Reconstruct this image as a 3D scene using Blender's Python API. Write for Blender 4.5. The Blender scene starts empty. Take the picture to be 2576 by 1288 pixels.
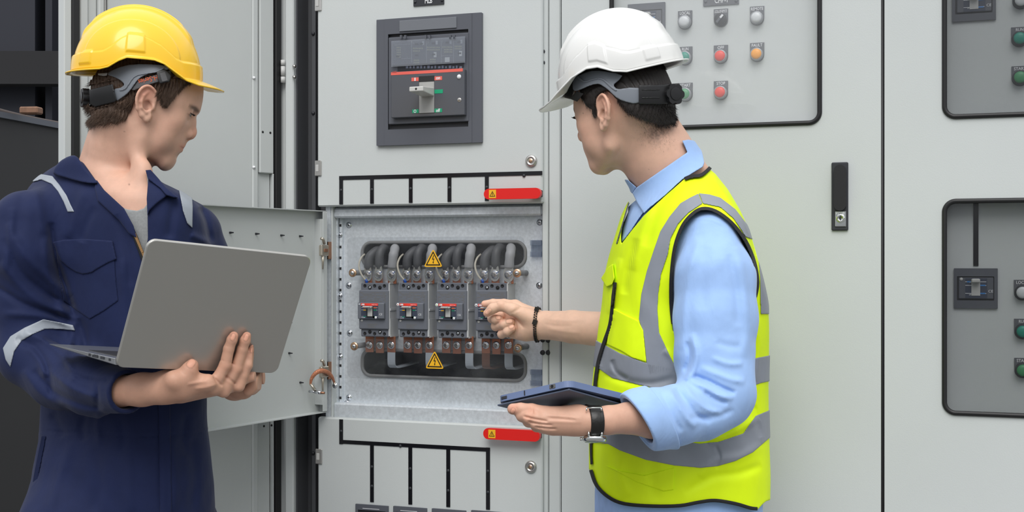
import bpy, math, random
import numpy as np
from mathutils import Vector, Matrix
from mathutils.geometry import tessellate_polygon
import openvdb as vdb

random.seed(7)
PI = math.pi
scene = bpy.context.scene
COL = scene.collection

# ------------------------------------------------------------------ camera
W_IMG, H_IMG = 2576.0, 1288.0
FPX = 3213.0                     # focal length in pixels
CX, HY = 1288.0, 655.0           # principal column, horizon row
TH = math.radians(20.0)          # the camera looks 20 degrees to the left of the wall normal
CAM = Vector((0.0, -2.753, 1.35))
FW = Vector((-math.sin(TH), math.cos(TH), 0.0))
RT = Vector((math.cos(TH), math.sin(TH), 0.0))
UP = Vector((0, 0, 1))
cd = bpy.data.cameras.new('camera')
cam = bpy.data.objects.new('camera', cd)
COL.objects.link(cam)
cam.location = CAM
cam.rotation_euler = (PI / 2, 0, TH)
cd.sensor_width = 36.0
cd.lens = 36.0 * FPX / W_IMG
cd.shift_y = (HY - H_IMG / 2) / W_IMG
cd.clip_start = 0.05
cd.clip_end = 200
scene.camera = cam


def c2w(p):                      # (right, up, depth) seen from the camera -> world
    return CAM + RT * float(p[0]) + UP * float(p[1]) + FW * float(p[2])


def w2c(v):
    d = Vector(v) - CAM
    return np.array((d.dot(RT), d.dot(UP), d.dot(FW)))


def cp(px, py, Z):               # a point at depth Z, in camera axes
    return np.array(((px - CX) * Z / FPX, (HY - py) * Z / FPX, Z), dtype=np.float64)


def WX(px, y=0.0):               # world x on the plane at world y for a picture column
    u = (px - CX) / FPX
    t = (y - CAM.y) / (FW.y + u * RT.y)
    return t * (FW.x + u * RT.x)


def WZ(px, py, y=0.0):
    u = (px - CX) / FPX
    t = (y - CAM.y) / (FW.y + u * RT.y)
    return CAM.z + t * (HY - py) / FPX


def WP(px, py, y=0.0):
    return Vector((WX(px, y), y, WZ(px, py, y)))


# ------------------------------------------------------------------ materials
MATS = {}


def mat(name, col, rough=0.5, metal=0.0, bump=None, spec=0.5, noise=None, emit=None, trans=0.0, ior=1.45, coat=0.0,
        sss=None, attr=None, alpha=None, sheen=0.0, wrinkle=None):
    """bump = (scale, strength, distance[, detail]); noise = (scale, amount) or (scale, colour2)"""
    if name in MATS:
        return MATS[name]
    m = bpy.data.materials.new(name)
    m.use_nodes = True
    nt = m.node_tree
    b = nt.nodes['Principled BSDF']
    L = nt.links.new
    c = (*col, 1.0)
    b.inputs['Base Color'].default_value = c
    b.inputs['Roughness'].default_value = rough
    b.inputs['Metallic'].default_value = metal
    b.inputs['Specular IOR Level'].default_value = spec
    b.inputs['IOR'].default_value = ior
    b.inputs['Transmission Weight'].default_value = trans
    b.inputs['Coat Weight'].default_value = coat
    b.inputs['Coat Roughness'].default_value = 0.08
    if sheen:
        b.inputs['Sheen Weight'].default_value = sheen
        b.inputs['Sheen Roughness'].default_value = 0.5
    if alpha is not None:
        b.inputs['Alpha'].default_value = alpha
    if emit:
        b.inputs['Emission Color'].default_value = (*emit[:3], 1)
        b.inputs['Emission Strength'].default_value = emit[3]
    tc = nt.nodes.new('ShaderNodeTexCoord')
    src = None
    if attr:
        at = nt.nodes.new('ShaderNodeAttribute')
        at.attribute_name = attr
        src = at.outputs['Color']
    if noise:
        n = nt.nodes.new('ShaderNodeTexNoise')
        n.inputs['Scale'].default_value = noise[0]
        n.inputs['Detail'].default_value = 6
        n.inputs['Roughness'].default_value = 0.6
        L(tc.outputs['Object'], n.inputs['Vector'])
        mx = nt.nodes.new('ShaderNodeMix')
        mx.data_type = 'RGBA'
        if isinstance(noise[1], (tuple, list)):
            mx.blend_type = 'MIX'
            mx.inputs[7].default_value = (*noise[1], 1)
            rp = nt.nodes.new('ShaderNodeMapRange')
            rp.inputs[1].default_value = 0.35
            rp.inputs[2].default_value = 0.65
            L(n.outputs['Fac'], rp.inputs[0])
            L(rp.outputs[0], mx.inputs[0])
        else:
            mx.blend_type = 'MULTIPLY'
            mx.inputs[0].default_value = 1.0
            rp = nt.nodes.new('ShaderNodeMapRange')
            rp.inputs[1].default_value = 0.3
            rp.inputs[2].default_value = 0.7
            rp.inputs[3].default_value = 1 - noise[1]
            rp.inputs[4].default_value = 1 + noise[1]
            L(n.outputs['Fac'], rp.inputs[0])
            cb = nt.nodes.new('ShaderNodeCombineColor')
            for i in range(3):
                L(rp.outputs[0], cb.inputs[i])
            L(cb.outputs[0], mx.inputs[7])
        if src is not None:
            L(src, mx.inputs[6])
        else:
            mx.inputs[6].default_value = c
        src = mx.outputs[2]
    if src is not None:
        L(src, b.inputs['Base Color'])
    if sss:
        b.inputs['Subsurface Weight'].default_value = sss[0]
        b.inputs['Subsurface Radius'].default_value = sss[1:4]
        b.inputs['Subsurface Scale'].default_value = sss[4]
    if bump:
        n = nt.nodes.new('ShaderNodeTexNoise')
        n.inputs['Scale'].default_value = bump[0]
        n.inputs['Detail'].default_value = bump[3] if len(bump) > 3 else 2
        L(tc.outputs['Object'], n.inputs['Vector'])
        bp = nt.nodes.new('ShaderNodeBump')
        bp.inputs['Strength'].default_value = bump[1]
        bp.inputs['Distance'].default_value = bump[2]
        L(n.outputs['Fac'], bp.inputs['Height'])
        L(bp.outputs['Normal'], b.inputs['Normal'])
        if wrinkle:
            # soft creases: a stretched, distorted noise under the weave
            mp = nt.nodes.new('ShaderNodeMapping')
            mp.inputs['Scale'].default_value = wrinkle[3] if len(wrinkle) > 3 else (1, 1, .45)
            mp.inputs['Rotation'].default_value = (.3, .5, .2)
            L(tc.outputs['Object'], mp.inputs['Vector'])
            n2 = nt.nodes.new('ShaderNodeTexNoise')
            n2.inputs['Scale'].default_value = wrinkle[0]
            n2.inputs['Detail'].default_value = 3
            n2.inputs['Distortion'].default_value = .4
            L(mp.outputs[0], n2.inputs['Vector'])
            b2 = nt.nodes.new('ShaderNodeBump')
            b2.inputs['Strength'].default_value = wrinkle[1]
            b2.inputs['Distance'].default_value = wrinkle[2]
            L(n2.outputs['Fac'], b2.inputs['Height'])
            L(b2.outputs['Normal'], bp.inputs['Normal'])
    MATS[name] = m
    return m


# ------------------------------------------------------------------ tagging
def tag(o, label=None, cat=None, group=None, kind=None):
    if label:
        o['label'] = label
    if cat:
        o['category'] = cat
    if group:
        o['group'] = group
    if kind:
        o['kind'] = kind
    return o


def empty(name, loc, label=None, cat=None, group=None, kind=None):
    o = bpy.data.objects.new(name, None)
    o.empty_display_size = 0.05
    COL.objects.link(o)
    o.location = loc
    return tag(o, label, cat, group, kind)


def link(name, me, parent=None, mats=None):
    """mesh given in world coordinates; origin is moved to the mesh base, then parented keeping place"""
    o = bpy.data.objects.new(name, me)
    COL.objects.link(o)
    if mats:
        for m in (mats if isinstance(mats, (list, tuple)) else [mats]):
            me.materials.append(m)
    n = len(me.vertices)
    if n:
        co = np.empty(n * 3, np.float32)
        me.vertices.foreach_get('co', co)
        co = co.reshape(-1, 3)
        lo, hi = co.min(0), co.max(0)
        org = np.array(((lo[0] + hi[0]) / 2, (lo[1] + hi[1]) / 2, lo[2]), np.float32)
        me.vertices.foreach_set('co', (co - org).ravel())
        me.update()
        wl = Vector([float(v) for v in org])
    else:
        wl = Vector((0, 0, 0))
    if parent is not None:
        o.parent = parent
        pw = parent
        base = Vector((0, 0, 0))
        while pw is not None:
            base += pw.location
            pw = pw.parent
        o.location = wl - base
    else:
        o.location = wl
    return o


# ------------------------------------------------------------------ mesh builder
class MB:
    def __init__(self):
        self.v, self.f, self.m, self.s = [], [], [], []

    def add(self, vs, fs, mi=0, smooth=False, M=None):
        k = len(self.v)
        for v in vs:
            v = Vector(v)
            if M is not None:
                v = M @ v
            self.v.append(tuple(v))
        for f in fs:
            self.f.append([i + k for i in f])
            self.m.append(mi)
            self.s.append(smooth)
        return self

    def box(self, x0, x1, y0, y1, z0, z1, mi=0, M=None, bev=0.0):
        if x0 > x1: x0, x1 = x1, x0
        if y0 > y1: y0, y1 = y1, y0
        if z0 > z1: z0, z1 = z1, z0
        if bev > 0:
            bev = min(bev, (x1 - x0) * .45, (z1 - z0) * .45, (y1 - y0) * .45)
            # bevelled box: octagonal ring sections along y
            def loop(i, y):
                return [(x0 + i, y, z0 + bev), (x0 + bev, y, z0 + i), (x1 - bev, y, z0 + i), (x1 - i, y, z0 + bev),
                        (x1 - i, y, z1 - bev), (x1 - bev, y, z1 - i), (x0 + bev, y, z1 - i), (x0 + i, y, z1 - bev)]
            b2 = bev * .999
            vs = loop(b2, y0) + loop(0, y0 + bev) + loop(0, y1 - bev) + loop(b2, y1)
            fs = [list(range(7, -1, -1))[::-1], [24 + i for i in range(8)][::-1]]
            for r in range(3):
                for i in range(8):
                    j = (i + 1) % 8
                    fs.append([r * 8 + i, (r + 1) * 8 + i, (r + 1) * 8 + j, r * 8 + j])
            return self.add(vs, fs, mi, False, M)
        vs = [(x0, y0, z0), (x1, y0, z0), (x1, y1, z0), (x0, y1, z0), (x0, y0, z1), (x1, y0, z1), (x1, y1, z1), (x0, y1, z1)]
        fs = [(0, 3, 2, 1), (4, 5, 6, 7), (0, 1, 5, 4), (1, 2, 6, 5), (2, 3, 7, 6), (3, 0, 4, 7)]
        return self.add(vs, fs, mi, False, M)

    def prism(self, loops, y0, y1, mi=0, M=None, bev=0.0, smooth=False):
        """loops: outer then holes, points (x, z); front face at y0, back at y1"""
        off, idx = [], 0
        pts = []
        for lp in loops:
            off.append(len(pts))
            pts += lp
        tri = tessellate_polygon([[Vector((p[0], p[1], 0)) for p in lp] for lp in loops])
        n = len(pts)
        vs = [(p[0], y0, p[1]) for p in pts] + [(p[0], y1, p[1]) for p in pts]
        fs = []
        for t in tri:
            a, b, c = [Vector((pts[i][0], pts[i][1], 0)) for i in t]
            if (b - a).cross(c - a).z < 0:
                t = (t[0], t[2], t[1])
            # front faces -y : (x,z) ccw seen from -y
            fs.append((t[0], t[1], t[2]))
            fs.append((t[0] + n, t[2] + n, t[1] + n))
        self.add(vs, fs, mi, False, M)
        for li, lp in enumerate(loops):
            area = sum(lp[i][0] * lp[(i + 1) % len(lp)][1] - lp[(i + 1) % len(lp)][0] * lp[i][1] for i in range(len(lp)))
            ccw = area > 0
            vv = [(p[0], y0, p[1]) for p in lp] + [(p[0], y1, p[1]) for p in lp]
            m = len(lp)
            ff = []
            for i in range(m):
                j = (i + 1) % m
                q = (i, i + m, j + m, j)
                if (ccw and li == 0) or (not ccw and li > 0):
                    ff.append(q)
                else:
                    ff.append(q[::-1])
            self.add(vv, ff, mi, smooth, M)
        return self

    def lathe(self, prof, n=32, M=None, mi=0, smooth=True):
        """prof = [(radius, y)], around the y axis; -y is the front"""
        vs = []
        for r, y in prof:
            for i in range(n):
                a = 2 * PI * i / n
                vs.append((r * math.cos(a), y, r * math.sin(a)))
        fs = []
        for k in range(len(prof) - 1):
            for i in range(n):
                j = (i + 1) % n
                fs.append((k * n + i, (k + 1) * n + i, (k + 1) * n + j, k * n + j))
        if prof[0][0] > 1e-6:
            fs.append(tuple(range(n)))
        if prof[-1][0] > 1e-6:
            fs.append(tuple(range((len(prof) - 1) * n, len(prof) * n))[::-1])
        return self.add(vs, fs, mi, smooth, M)

    def cyl(self, c, r, y0, y1, n=24, mi=0, r2=None):
        r2 = r if r2 is None else r2
        return self.lathe([(r, y0), (r2, y1)], n, Matrix.Translation((c[0], 0, c[1])), mi)

    def tube(self, pts, r, n=10, mi=0, caps=True, closed=False):
        P = [Vector(p) for p in pts]
        m = len(P)
        rr = r if isinstance(r, (list, tuple)) else [r] * m
        nrm = None
        vs = []
        for i in range(m):
            if closed:
                t = (P[(i + 1) % m] - P[i - 1]).normalized()
            else:
                t = (P[min(i + 1, m - 1)] - P[max(i - 1, 0)]).normalized()
            if nrm is None:
                nrm = t.orthogonal().normalized()
            nrm = (nrm - t * nrm.dot(t)).normalized()
            bn = t.cross(nrm)
            for k in range(n):
                a = 2 * PI * k / n
                vs.append(P[i] + (nrm * math.cos(a) + bn * math.sin(a)) * rr[i])
        fs = []
        for i in range(m if closed else m - 1):
            i2 = (i + 1) % m
            for k in range(n):
                k2 = (k + 1) % n
                fs.append((i * n + k, i * n + k2, i2 * n + k2, i2 * n + k))
        if caps and not closed:
            fs.append(tuple(range(n))[::-1])
            fs.append(tuple(range((m - 1) * n, m * n)))
        return self.add(vs, fs, mi, True)

    def mesh(self, name):
        me = bpy.data.meshes.new(name)
        me.from_pydata(self.v, [], self.f)
        me.polygons.foreach_set('material_index', self.m)
        me.polygons.foreach_set('use_smooth', self.s)
        me.update()
        return me

    def build(self, name, mats, parent=None, bevel=0.0, seg=2):
        o = link(name, self.mesh(name), parent, mats)
        if bevel:
            md = o.modifiers.new('edge', 'BEVEL')
            md.width = bevel
            md.segments = seg
            md.limit_method = 'ANGLE'
            md.angle_limit = math.radians(40)
            md.harden_normals = False
        return o


def rrect(x0, z0, x1, z1, r, n=6):
    if x0 > x1: x0, x1 = x1, x0
    if z0 > z1: z0, z1 = z1, z0
    r = min(r, (x1 - x0) / 2 * .999, (z1 - z0) / 2 * .999)
    pts = []
    for cx_, cz_, a0 in ((x1 - r, z0 + r, -90), (x1 - r, z1 - r, 0), (x0 + r, z1 - r, 90), (x0 + r, z0 + r, 180)):
        for k in range(n + 1):
            a = math.radians(a0 + 90 * k / n)
            pts.append((cx_ + r * math.cos(a), cz_ + r * math.sin(a)))
    return pts


def text_mesh(s, size, mw=None, bold=0.0):
    """flat lettering as (verts, faces) in x,z; centred; width limited to mw"""
    cu = bpy.data.curves.new('t', 'FONT')
    cu.body = s
    cu.size = size
    cu.align_x = 'CENTER'
    cu.align_y = 'CENTER'
    cu.offset = bold
    cu.resolution_u = 3
    o = bpy.data.objects.new('t', cu)
    COL.objects.link(o)
    dg = bpy.context.evaluated_depsgraph_get()
    ev = o.evaluated_get(dg)
    me = ev.to_mesh()
    vs = [(v.co.x, v.co.y) for v in me.vertices]
    fs = [tuple(p.vertices) for p in me.polygons]
    ev.to_mesh_clear()
    bpy.data.objects.remove(o)
    bpy.data.curves.remove(cu)
    if vs:
        x0 = min(v[0] for v in vs); x1 = max(v[0] for v in vs)
        z0 = min(v[1] for v in vs); z1 = max(v[1] for v in vs)
        sx = 1.0
        if mw and (x1 - x0) > 0:
            sx = mw / (x1 - x0)
        vs = [((v[0] - (x0 + x1) / 2) * sx, v[1] - (z0 + z1) / 2) for v in vs]
    return vs, fs


def lettering(mb, s, x, z, y, size, mw=None, mi=0, bold=0.0, M=None):
    vs, fs = text_mesh(s, size, mw, bold)
    mb.add([(x + v[0], y, z + v[1]) for v in vs], fs, mi, False, M)


# ------------------------------------------------------------------ distance-field modelling (camera axes: right, up, depth)
F32 = np.float32


def A3(p):
    return np.asarray(p, dtype=F32)


def smin(a, b, k):
    h = np.clip(0.5 + 0.5 * (b - a) / k, 0, 1)
    return b + (a - b) * h - k * h * (1 - h)


def smax(a, b, k):
    return -smin(-a, -b, k)


def sd_cone(P, a, b, ra, rb):
    a = A3(a); b = A3(b)
    ba = b - a
    L2 = float(ba @ ba) + 1e-12
    t = np.clip(((P - a) @ ba) / L2, 0, 1)
    q = P - (a + t[:, None] * ba)
    return np.sqrt((q * q).sum(1)) - (ra + (rb - ra) * t)


def sd_chain(P, pts, rad, k=None):
    """smooth chain of tapered capsules"""
    d = None
    for i in range(len(pts) - 1):
        e = sd_cone(P, pts[i], pts[i + 1], rad[i], rad[i + 1])
        kk = (min(rad[i], rad[i + 1]) * .5 if k is None else k)
        d = e if d is None else smin(d, e, kk)
    return d


def rotm(yaw=0, pitch=0, roll=0):
    """rotation in camera axes: yaw about up, pitch about right, roll about depth (degrees)"""
    y, p, r = [math.radians(v) for v in (yaw, pitch, roll)]
    Ry = np.array([[math.cos(y), 0, math.sin(y)], [0, 1, 0], [-math.sin(y), 0, math.cos(y)]])
    Rx = np.array([[1, 0, 0], [0, math.cos(p), -math.sin(p)], [0, math.sin(p), math.cos(p)]])
    Rz = np.array([[math.cos(r), -math.sin(r), 0], [math.sin(r), math.cos(r), 0], [0, 0, 1]])
    return (Rz @ Ry @ Rx).astype(F32)


def sd_ell(P, c, r, R=None):
    q = P - A3(c)
    if R is not None:
        q = q @ R
    r = A3(r)
    k0 = np.sqrt(((q / r) ** 2).sum(1))
    k1 = np.sqrt(((q / (r * r)) ** 2).sum(1)) + 1e-9
    return np.where(k0 < 1e-4, -float(min(r)), k0 * (k0 - 1) / k1)


def sd_box(P, c, h, r=0.0, R=None):
    q = P - A3(c)
    if R is not None:
        q = q @ R
    q = np.abs(q) - (A3(h) - r)
    return np.sqrt((np.maximum(q, 0) ** 2).sum(1)) + np.minimum(q.max(1), 0) - r


def poly_sd(x, y, poly):
    """signed distance in the plane to a closed polygon, negative inside"""
    poly = np.asarray(poly, dtype=F32)
    n = len(poly)
    d = np.full(x.shape, 1e9, F32)
    ins = np.zeros(x.shape, bool)
    for i in range(n):
        ax, ay = poly[i]
        bx, by = poly[(i + 1) % n]
        ex, ey = bx - ax, by - ay
        t = np.clip(((x - ax) * ex + (y - ay) * ey) / (ex * ex + ey * ey + 1e-12), 0, 1)
        dx = x - (ax + t * ex); dy = y - (ay + t * ey)
        d = np.minimum(d, dx * dx + dy * dy)
        if ay != by:
            c = ((ay > y) != (by > y)) & (x < (bx - ax) * (y - ay) / (by - ay) + ax)
            ins ^= c
    d = np.sqrt(d)
    return np.where(ins, -d, d)


def line_sd(x, y, pts):
    """distance in the plane to an open line, and the position 0..1 along it"""
    pts = np.asarray(pts, dtype=F32)
    d = np.full(x.shape, 1e18, F32)
    s = np.zeros(x.shape, F32)
    n = len(pts) - 1
    for i in range(n):
        ax, ay = pts[i]
        bx, by = pts[i + 1]
        ex, ey = bx - ax, by - ay
        t = np.clip(((x - ax) * ex + (y - ay) * ey) / (ex * ex + ey * ey + 1e-12), 0, 1)
        dx = x - (ax + t * ex); dy = y - (ay + t * ey)
        dd = dx * dx + dy * dy
        m = dd < d
        d = np.where(m, dd, d)
        s = np.where(m, (i + t) / n, s)
    return np.sqrt(d), s


def smooth_pts(pts, sub=6, closed=False):
    P = [np.array(p, float) for p in pts]
    n = len(P)
    out = []
    rng = range(n) if closed else range(n - 1)
    for i in rng:
        p0 = P[i - 1] if (closed or i > 0) else P[0]
        p1 = P[i]
        p2 = P[(i + 1) % n]
        p3 = P[(i + 2) % n] if (closed or i + 2 < n) else P[-1]
        for k in range(sub):
            t = k / sub
            out.append(0.5 * ((2 * p1) + (-p0 + p2) * t + (2 * p0 - 5 * p1 + 4 * p2 - p3) * t * t + (-p0 + 3 * p1 - 3 * p2 + p3) * t ** 3))
    if not closed:
        out.append(P[-1])
    return out


def to_px(P):
    return CX + P[:, 0] / P[:, 2] * FPX, HY - P[:, 1] / P[:, 2] * FPX


def folds(P, lst, base=0.0):
    """ridges (+) and valleys (-) laid along picture-plane lines; lst = (points, width px, height m)"""
    x, y = to_px(P)
    out = np.zeros(x.shape, F32) + base
    for pts, w, hgt in lst:
        pts = smooth_pts(pts, 4) if len(pts) > 2 else pts
        a = np.asarray(pts)
        sel = (x > a[:, 0].min() - 3 * w) & (x < a[:, 0].max() + 3 * w) & (y > a[:, 1].min() - 3 * w) & (y < a[:, 1].max() + 3 * w)
        if not sel.any():
            continue
        d, s = line_sd(x[sel], y[sel], pts)
        env = np.clip(np.minimum(s, 1 - s) * 5, 0, 1) ** .6
        out[sel] += hgt * np.exp(-(d / w) ** 2) * env
    return out


def wob(P, f, seed=0, warp=0.6):
    """smooth pseudo-noise, about -1..1"""
    r = np.random.RandomState(seed)
    o = np.zeros(P.shape[0], F32)
    q = P * F32(f)
    w = np.stack([np.sin(q[:, 1] * 1.3 + 1.7 + seed), np.sin(q[:, 2] * 1.1 + .3 + seed), np.sin(q[:, 0] * 1.2 + 2.9)], 1) * F32(warp)
    q = q + w
    for i in range(5):
        v = r.normal(size=3)
        v /= np.linalg.norm(v)
        fr = 1.0 + .45 * i
        o += np.sin(q @ A3(v * fr * 2) + r.uniform(0, 6.28)).astype(F32) / (1 + .35 * i)
    return o / 2.4


def mesh_sdf(fn, lo, hi, h, marg=1.7):
    lo = np.array(lo, float) - 3 * h
    hi = np.array(hi, float) + 3 * h
    B = 4
    nb = np.ceil((hi - lo) / (h * B)).astype(int)
    ii = np.stack(np.meshgrid(*[np.arange(n) for n in nb], indexing='ij'), -1).reshape(-1, 3)
    ctr = (lo + (ii * B + (B - 1) / 2) * h).astype(F32)
    dc = np.empty(len(ctr), F32)
    for s in range(0, len(ctr), 200000):
        dc[s:s + 200000] = fn(ctr[s:s + 200000])
    act = np.abs(dc) < h * B * .87 * marg + 2 * h
    bg = 3 * h
    D = np.full(tuple(nb * B), bg, F32)
    D = D.reshape(nb[0], B, nb[1], B, nb[2], B).transpose(0, 2, 4, 1, 3, 5).copy()
    sg = np.where(dc.reshape(tuple(nb)) < 0, -bg, bg).astype(F32)
    D[:] = sg[..., None, None, None]
    D = D.reshape(-1, B ** 3)
    loc = np.stack(np.meshgrid(np.arange(B), np.arange(B), np.arange(B), indexing='ij'), -1).reshape(-1, 3)
    ai = np.nonzero(act)[0]
    CH = 4000
    for s in range(0, len(ai), CH):
        a = ai[s:s + CH]
        P = (lo + (ii[a][:, None, :] * B + loc[None]) * h).reshape(-1, 3).astype(F32)
        D[a] = np.clip(fn(P).reshape(len(a), -1), -bg, bg)
    D = D.reshape(nb[0], nb[1], nb[2], B, B, B).transpose(0, 3, 1, 4, 2, 5).reshape(tuple(nb * B))
    g = vdb.FloatGrid(background=bg)
    g.copyFromArray(np.ascontiguousarray(D))
    v, q = g.convertToQuads(isovalue=0.0)
    return v * h + lo, q


RTn, UPn, FWn, CAMn = [np.array(v) for v in (RT, UP, FW, CAM)]


def sdf_object(name, fn, lo, hi, h, mats, parent=None, color=None, clean=True):
    v, q = mesh_sdf(fn, lo, hi, h)
    if clean and len(v):
        # drop stray islands smaller than 2 % of the whole
        lab = np.arange(len(v))
        e = np.concatenate([q[:, [0, 1]], q[:, [1, 2]], q[:, [2, 3]]]).astype(np.int64)
        for _ in range(4000):
            la, lb = lab[e[:, 0]], lab[e[:, 1]]
            df = la != lb
            if not df.any():
                break
            e2 = e[df]
            m = np.minimum(la[df], lb[df])
            M_ = np.maximum(la[df], lb[df])
            np.minimum.at(lab, M_, m)            # hook the larger root onto the smaller
            for _j in range(64):
                l2 = lab[lab]
                if (l2 == lab).all():
                    break
                lab = l2
        u, inv, cnt = np.unique(lab, return_inverse=True, return_counts=True)
        if clean == 'nearest':            # a patch: only the piece on the near side of the body
            dep = np.bincount(inv, weights=v[:, 2]) / cnt
            dep[cnt < .25 * cnt.max()] = 1e9
            keepv = inv == int(np.argmin(dep))
        else:
            keepv = cnt[inv] > .02 * len(v)
        kq = keepv[q].all(1)
        q = q[kq]
        mp = np.cumsum(keepv) - 1
        q = mp[q]
        v = v[keepv]
    wv = CAMn + v[:, :1] * RTn + v[:, 1:2] * UPn + v[:, 2:3] * FWn
    me = bpy.data.meshes.new(name)
    me.vertices.add(len(wv))
    me.vertices.foreach_set('co', wv.astype(F32).ravel())
    me.loops.add(len(q) * 4)
    me.loops.foreach_set('vertex_index', q[:, ::-1].astype(np.int32).ravel())
    me.polygons.add(len(q))
    me.polygons.foreach_set('loop_start', np.arange(0, len(q) * 4, 4, dtype=np.int32))
    me.polygons.foreach_set('use_smooth', np.ones(len(q), bool))
    me.update()
    me.validate()
    if color is not None:
        c = color(v.astype(F32))
        at = me.color_attributes.new('tint', 'FLOAT_COLOR', 'POINT')
        cc = np.ones((len(v), 4), F32)
        cc[:, :3] = c
        at.data.foreach_set('color', cc.ravel())
    return link(name, me, parent, mats)
# ------------------------------------------------------------------ shared materials
PANEL = mat('powder_coat_grey', (.56, .588, .585), rough=.42, bump=(420, .10, .0012), spec=.4, noise=(1.6, .03))
PANEL2 = mat('powder_coat_inner', (.53, .555, .55), rough=.5, bump=(420, .07, .001), spec=.35, noise=(2.2, .03))
DARKP = mat('charcoal_plastic', (.095, .101, .120), rough=.42, bump=(900, .05, .0004))
DARKP2 = mat('charcoal_plastic_deep', (.028, .03, .036), rough=.5)
BLK = mat('black_rubber', (.012, .012, .013), rough=.45)
BLKG = mat('black_gloss_strip', (.008, .008, .01), rough=.22)
GALV = mat('galvanised_steel', (.68, .72, .76), rough=.42, metal=.35, noise=(130, .13), bump=(260, .05, .0005))
STEEL = mat('brushed_steel', (.62, .6, .57), rough=.3, metal=1.0)
ZINC = mat('zinc_screw', (.72, .74, .78), rough=.22, metal=1.0)
ZINCY = mat('yellow_zinc_washer', (.62, .40, .26), rough=.3, metal=.9)
COPPER = mat('copper_bar', (.50, .20, .12), rough=.38, metal=.75, noise=(60, .15))
RED = mat('red_enamel', (.72, .015, .012), rough=.3)
YEL = mat('sign_yellow', (.86, .46, .02), rough=.45)
SBLK = mat('sign_black', (.015, .012, .01), rough=.5)
WHT = mat('white_print', (.75, .76, .78), rough=.5)
LGREY = mat('light_grey_plastic', (.5, .5, .49), rough=.4)
SHADE = mat('dark_interior_steel', (.075, .078, .085), rough=.55, bump=(300, .05, .0008))
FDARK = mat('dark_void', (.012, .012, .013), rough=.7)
GASK = mat('grey_edge_rubber', (.2, .2, .2), rough=.55)
SIDEG = mat('grey_breaker_side', (.50, .51, .52), rough=.38)
TRENCH = mat('faint_print', (.15, .14, .12), rough=.5)


def glassmat(name, tint=(1, 1, 1), haze=0.05, hazecol=(.6, .62, .64), ior=1.5, rough=0.0, patch=None):
    m = bpy.data.materials.new(name)
    m.use_nodes = True
    nt = m.node_tree
    nt.nodes.clear()
    N = nt.nodes.new
    L = nt.links.new
    out = N('ShaderNodeOutputMaterial')
    tr = N('ShaderNodeBsdfTransparent'); tr.inputs[0].default_value = (*tint, 1)
    df = N('ShaderNodeBsdfDiffuse'); df.inputs[0].default_value = (*hazecol, 1)
    gl = N('ShaderNodeBsdfGlossy'); gl.inputs['Roughness'].default_value = rough
    lw = N('ShaderNodeLayerWeight'); lw.inputs[0].default_value = .5
    pw = N('ShaderNodeMath'); pw.operation = 'POWER'; pw.inputs[1].default_value = 5
    fr = N('ShaderNodeMath'); fr.operation = 'MULTIPLY_ADD'
    f0 = ((ior - 1) / (ior + 1)) ** 2
    fr.inputs[1].default_value = (1 - f0) * (.9 if ior > 1.2 else .2); fr.inputs[2].default_value = f0
    L(lw.outputs['Facing'], pw.inputs[0]); L(pw.outputs[0], fr.inputs[0])
    m1 = N('ShaderNodeMixShader'); m2 = N('ShaderNodeMixShader')
    m1.inputs[0].default_value = haze
    if patch:
        tc = N('ShaderNodeTexCoord'); n = N('ShaderNodeTexNoise'); n.inputs['Scale'].default_value = patch
        n.inputs['Detail'].default_value = 5
        rp = N('ShaderNodeMapRange'); rp.inputs[1].default_value = .35; rp.inputs[2].default_value = .75
        rp.inputs[3].default_value = haze * .4; rp.inputs[4].default_value = haze * 1.8
        L(tc.outputs['Object'], n.inputs['Vector']); L(n.outputs['Fac'], rp.inputs[0]); L(rp.outputs[0], m1.inputs[0])
    L(tr.outputs[0], m1.inputs[1]); L(df.outputs[0], m1.inputs[2])
    L(fr.outputs[0], m2.inputs[0]); L(m1.outputs[0], m2.inputs[1]); L(gl.outputs[0], m2.inputs[2])
    L(m2.outputs[0], out.inputs[0])
    return m


ACRYL = glassmat('clear_acrylic', (.95, .955, .96), .032, (.45, .47, .5), patch=14)
GLASSB = glassmat('sky_haze_window_glass', (.99, .99, .99), .13, (.84, .87, .89))  # pale diffuse layer painted in for the bright sky reflection
GLASSD = glassmat('tinted_window_glass', (.66, .665, .67), .03, (.30, .31, .32), patch=4)
GLASSC = glassmat('clear_back_face', (1, 1, 1), .0, ior=1.05)
CLEARP = glassmat('clear_plastic_clip', (.8, .83, .88), .12, (.6, .65, .72))


def rect(px0, px1, py0, py1, yf, dep, mi=0, mb=None, bev=0.0, ref=None):
    """bevelled box whose front face on plane yf covers that part of the wall"""
    mb = mb or MB()
    xm = (px0 + px1) / 2 if ref is None else ref
    mb.box(WX(px0, yf), WX(px1, yf), yf, yf + dep, WZ(xm, py1, yf), WZ(xm, py0, yf), mi, None, bev)
    return mb


def rz(px, py0, py1, y=0.0):
    return WZ(px, py1, y), WZ(px, py0, y)


# ------------------------------------------------------------------ ground
gb = MB().box(-9, 9, -8, 14, -.05, 0)
g = gb.build('floor', mat('yard_concrete', (.17, .17, .165), rough=.9, noise=(2.5, .15), bump=(30, .2, .01)))
g['kind'] = 'structure'

# ================================================================== centre cabinet
ZT, ZB = 2.12, 0.08
XL, XR = WX(705), WX(1380)
cab = empty('switchgear_cabinet', ((XL + XR) / 2, .2, 0), 'tall light grey switchgear cabinet in the middle with its breaker compartment standing open', 'cabinet')
XDL = WX(798)             # left edge of the compartment doors
XPL = WX(1364)            # right edge of the compartment doors
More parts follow.
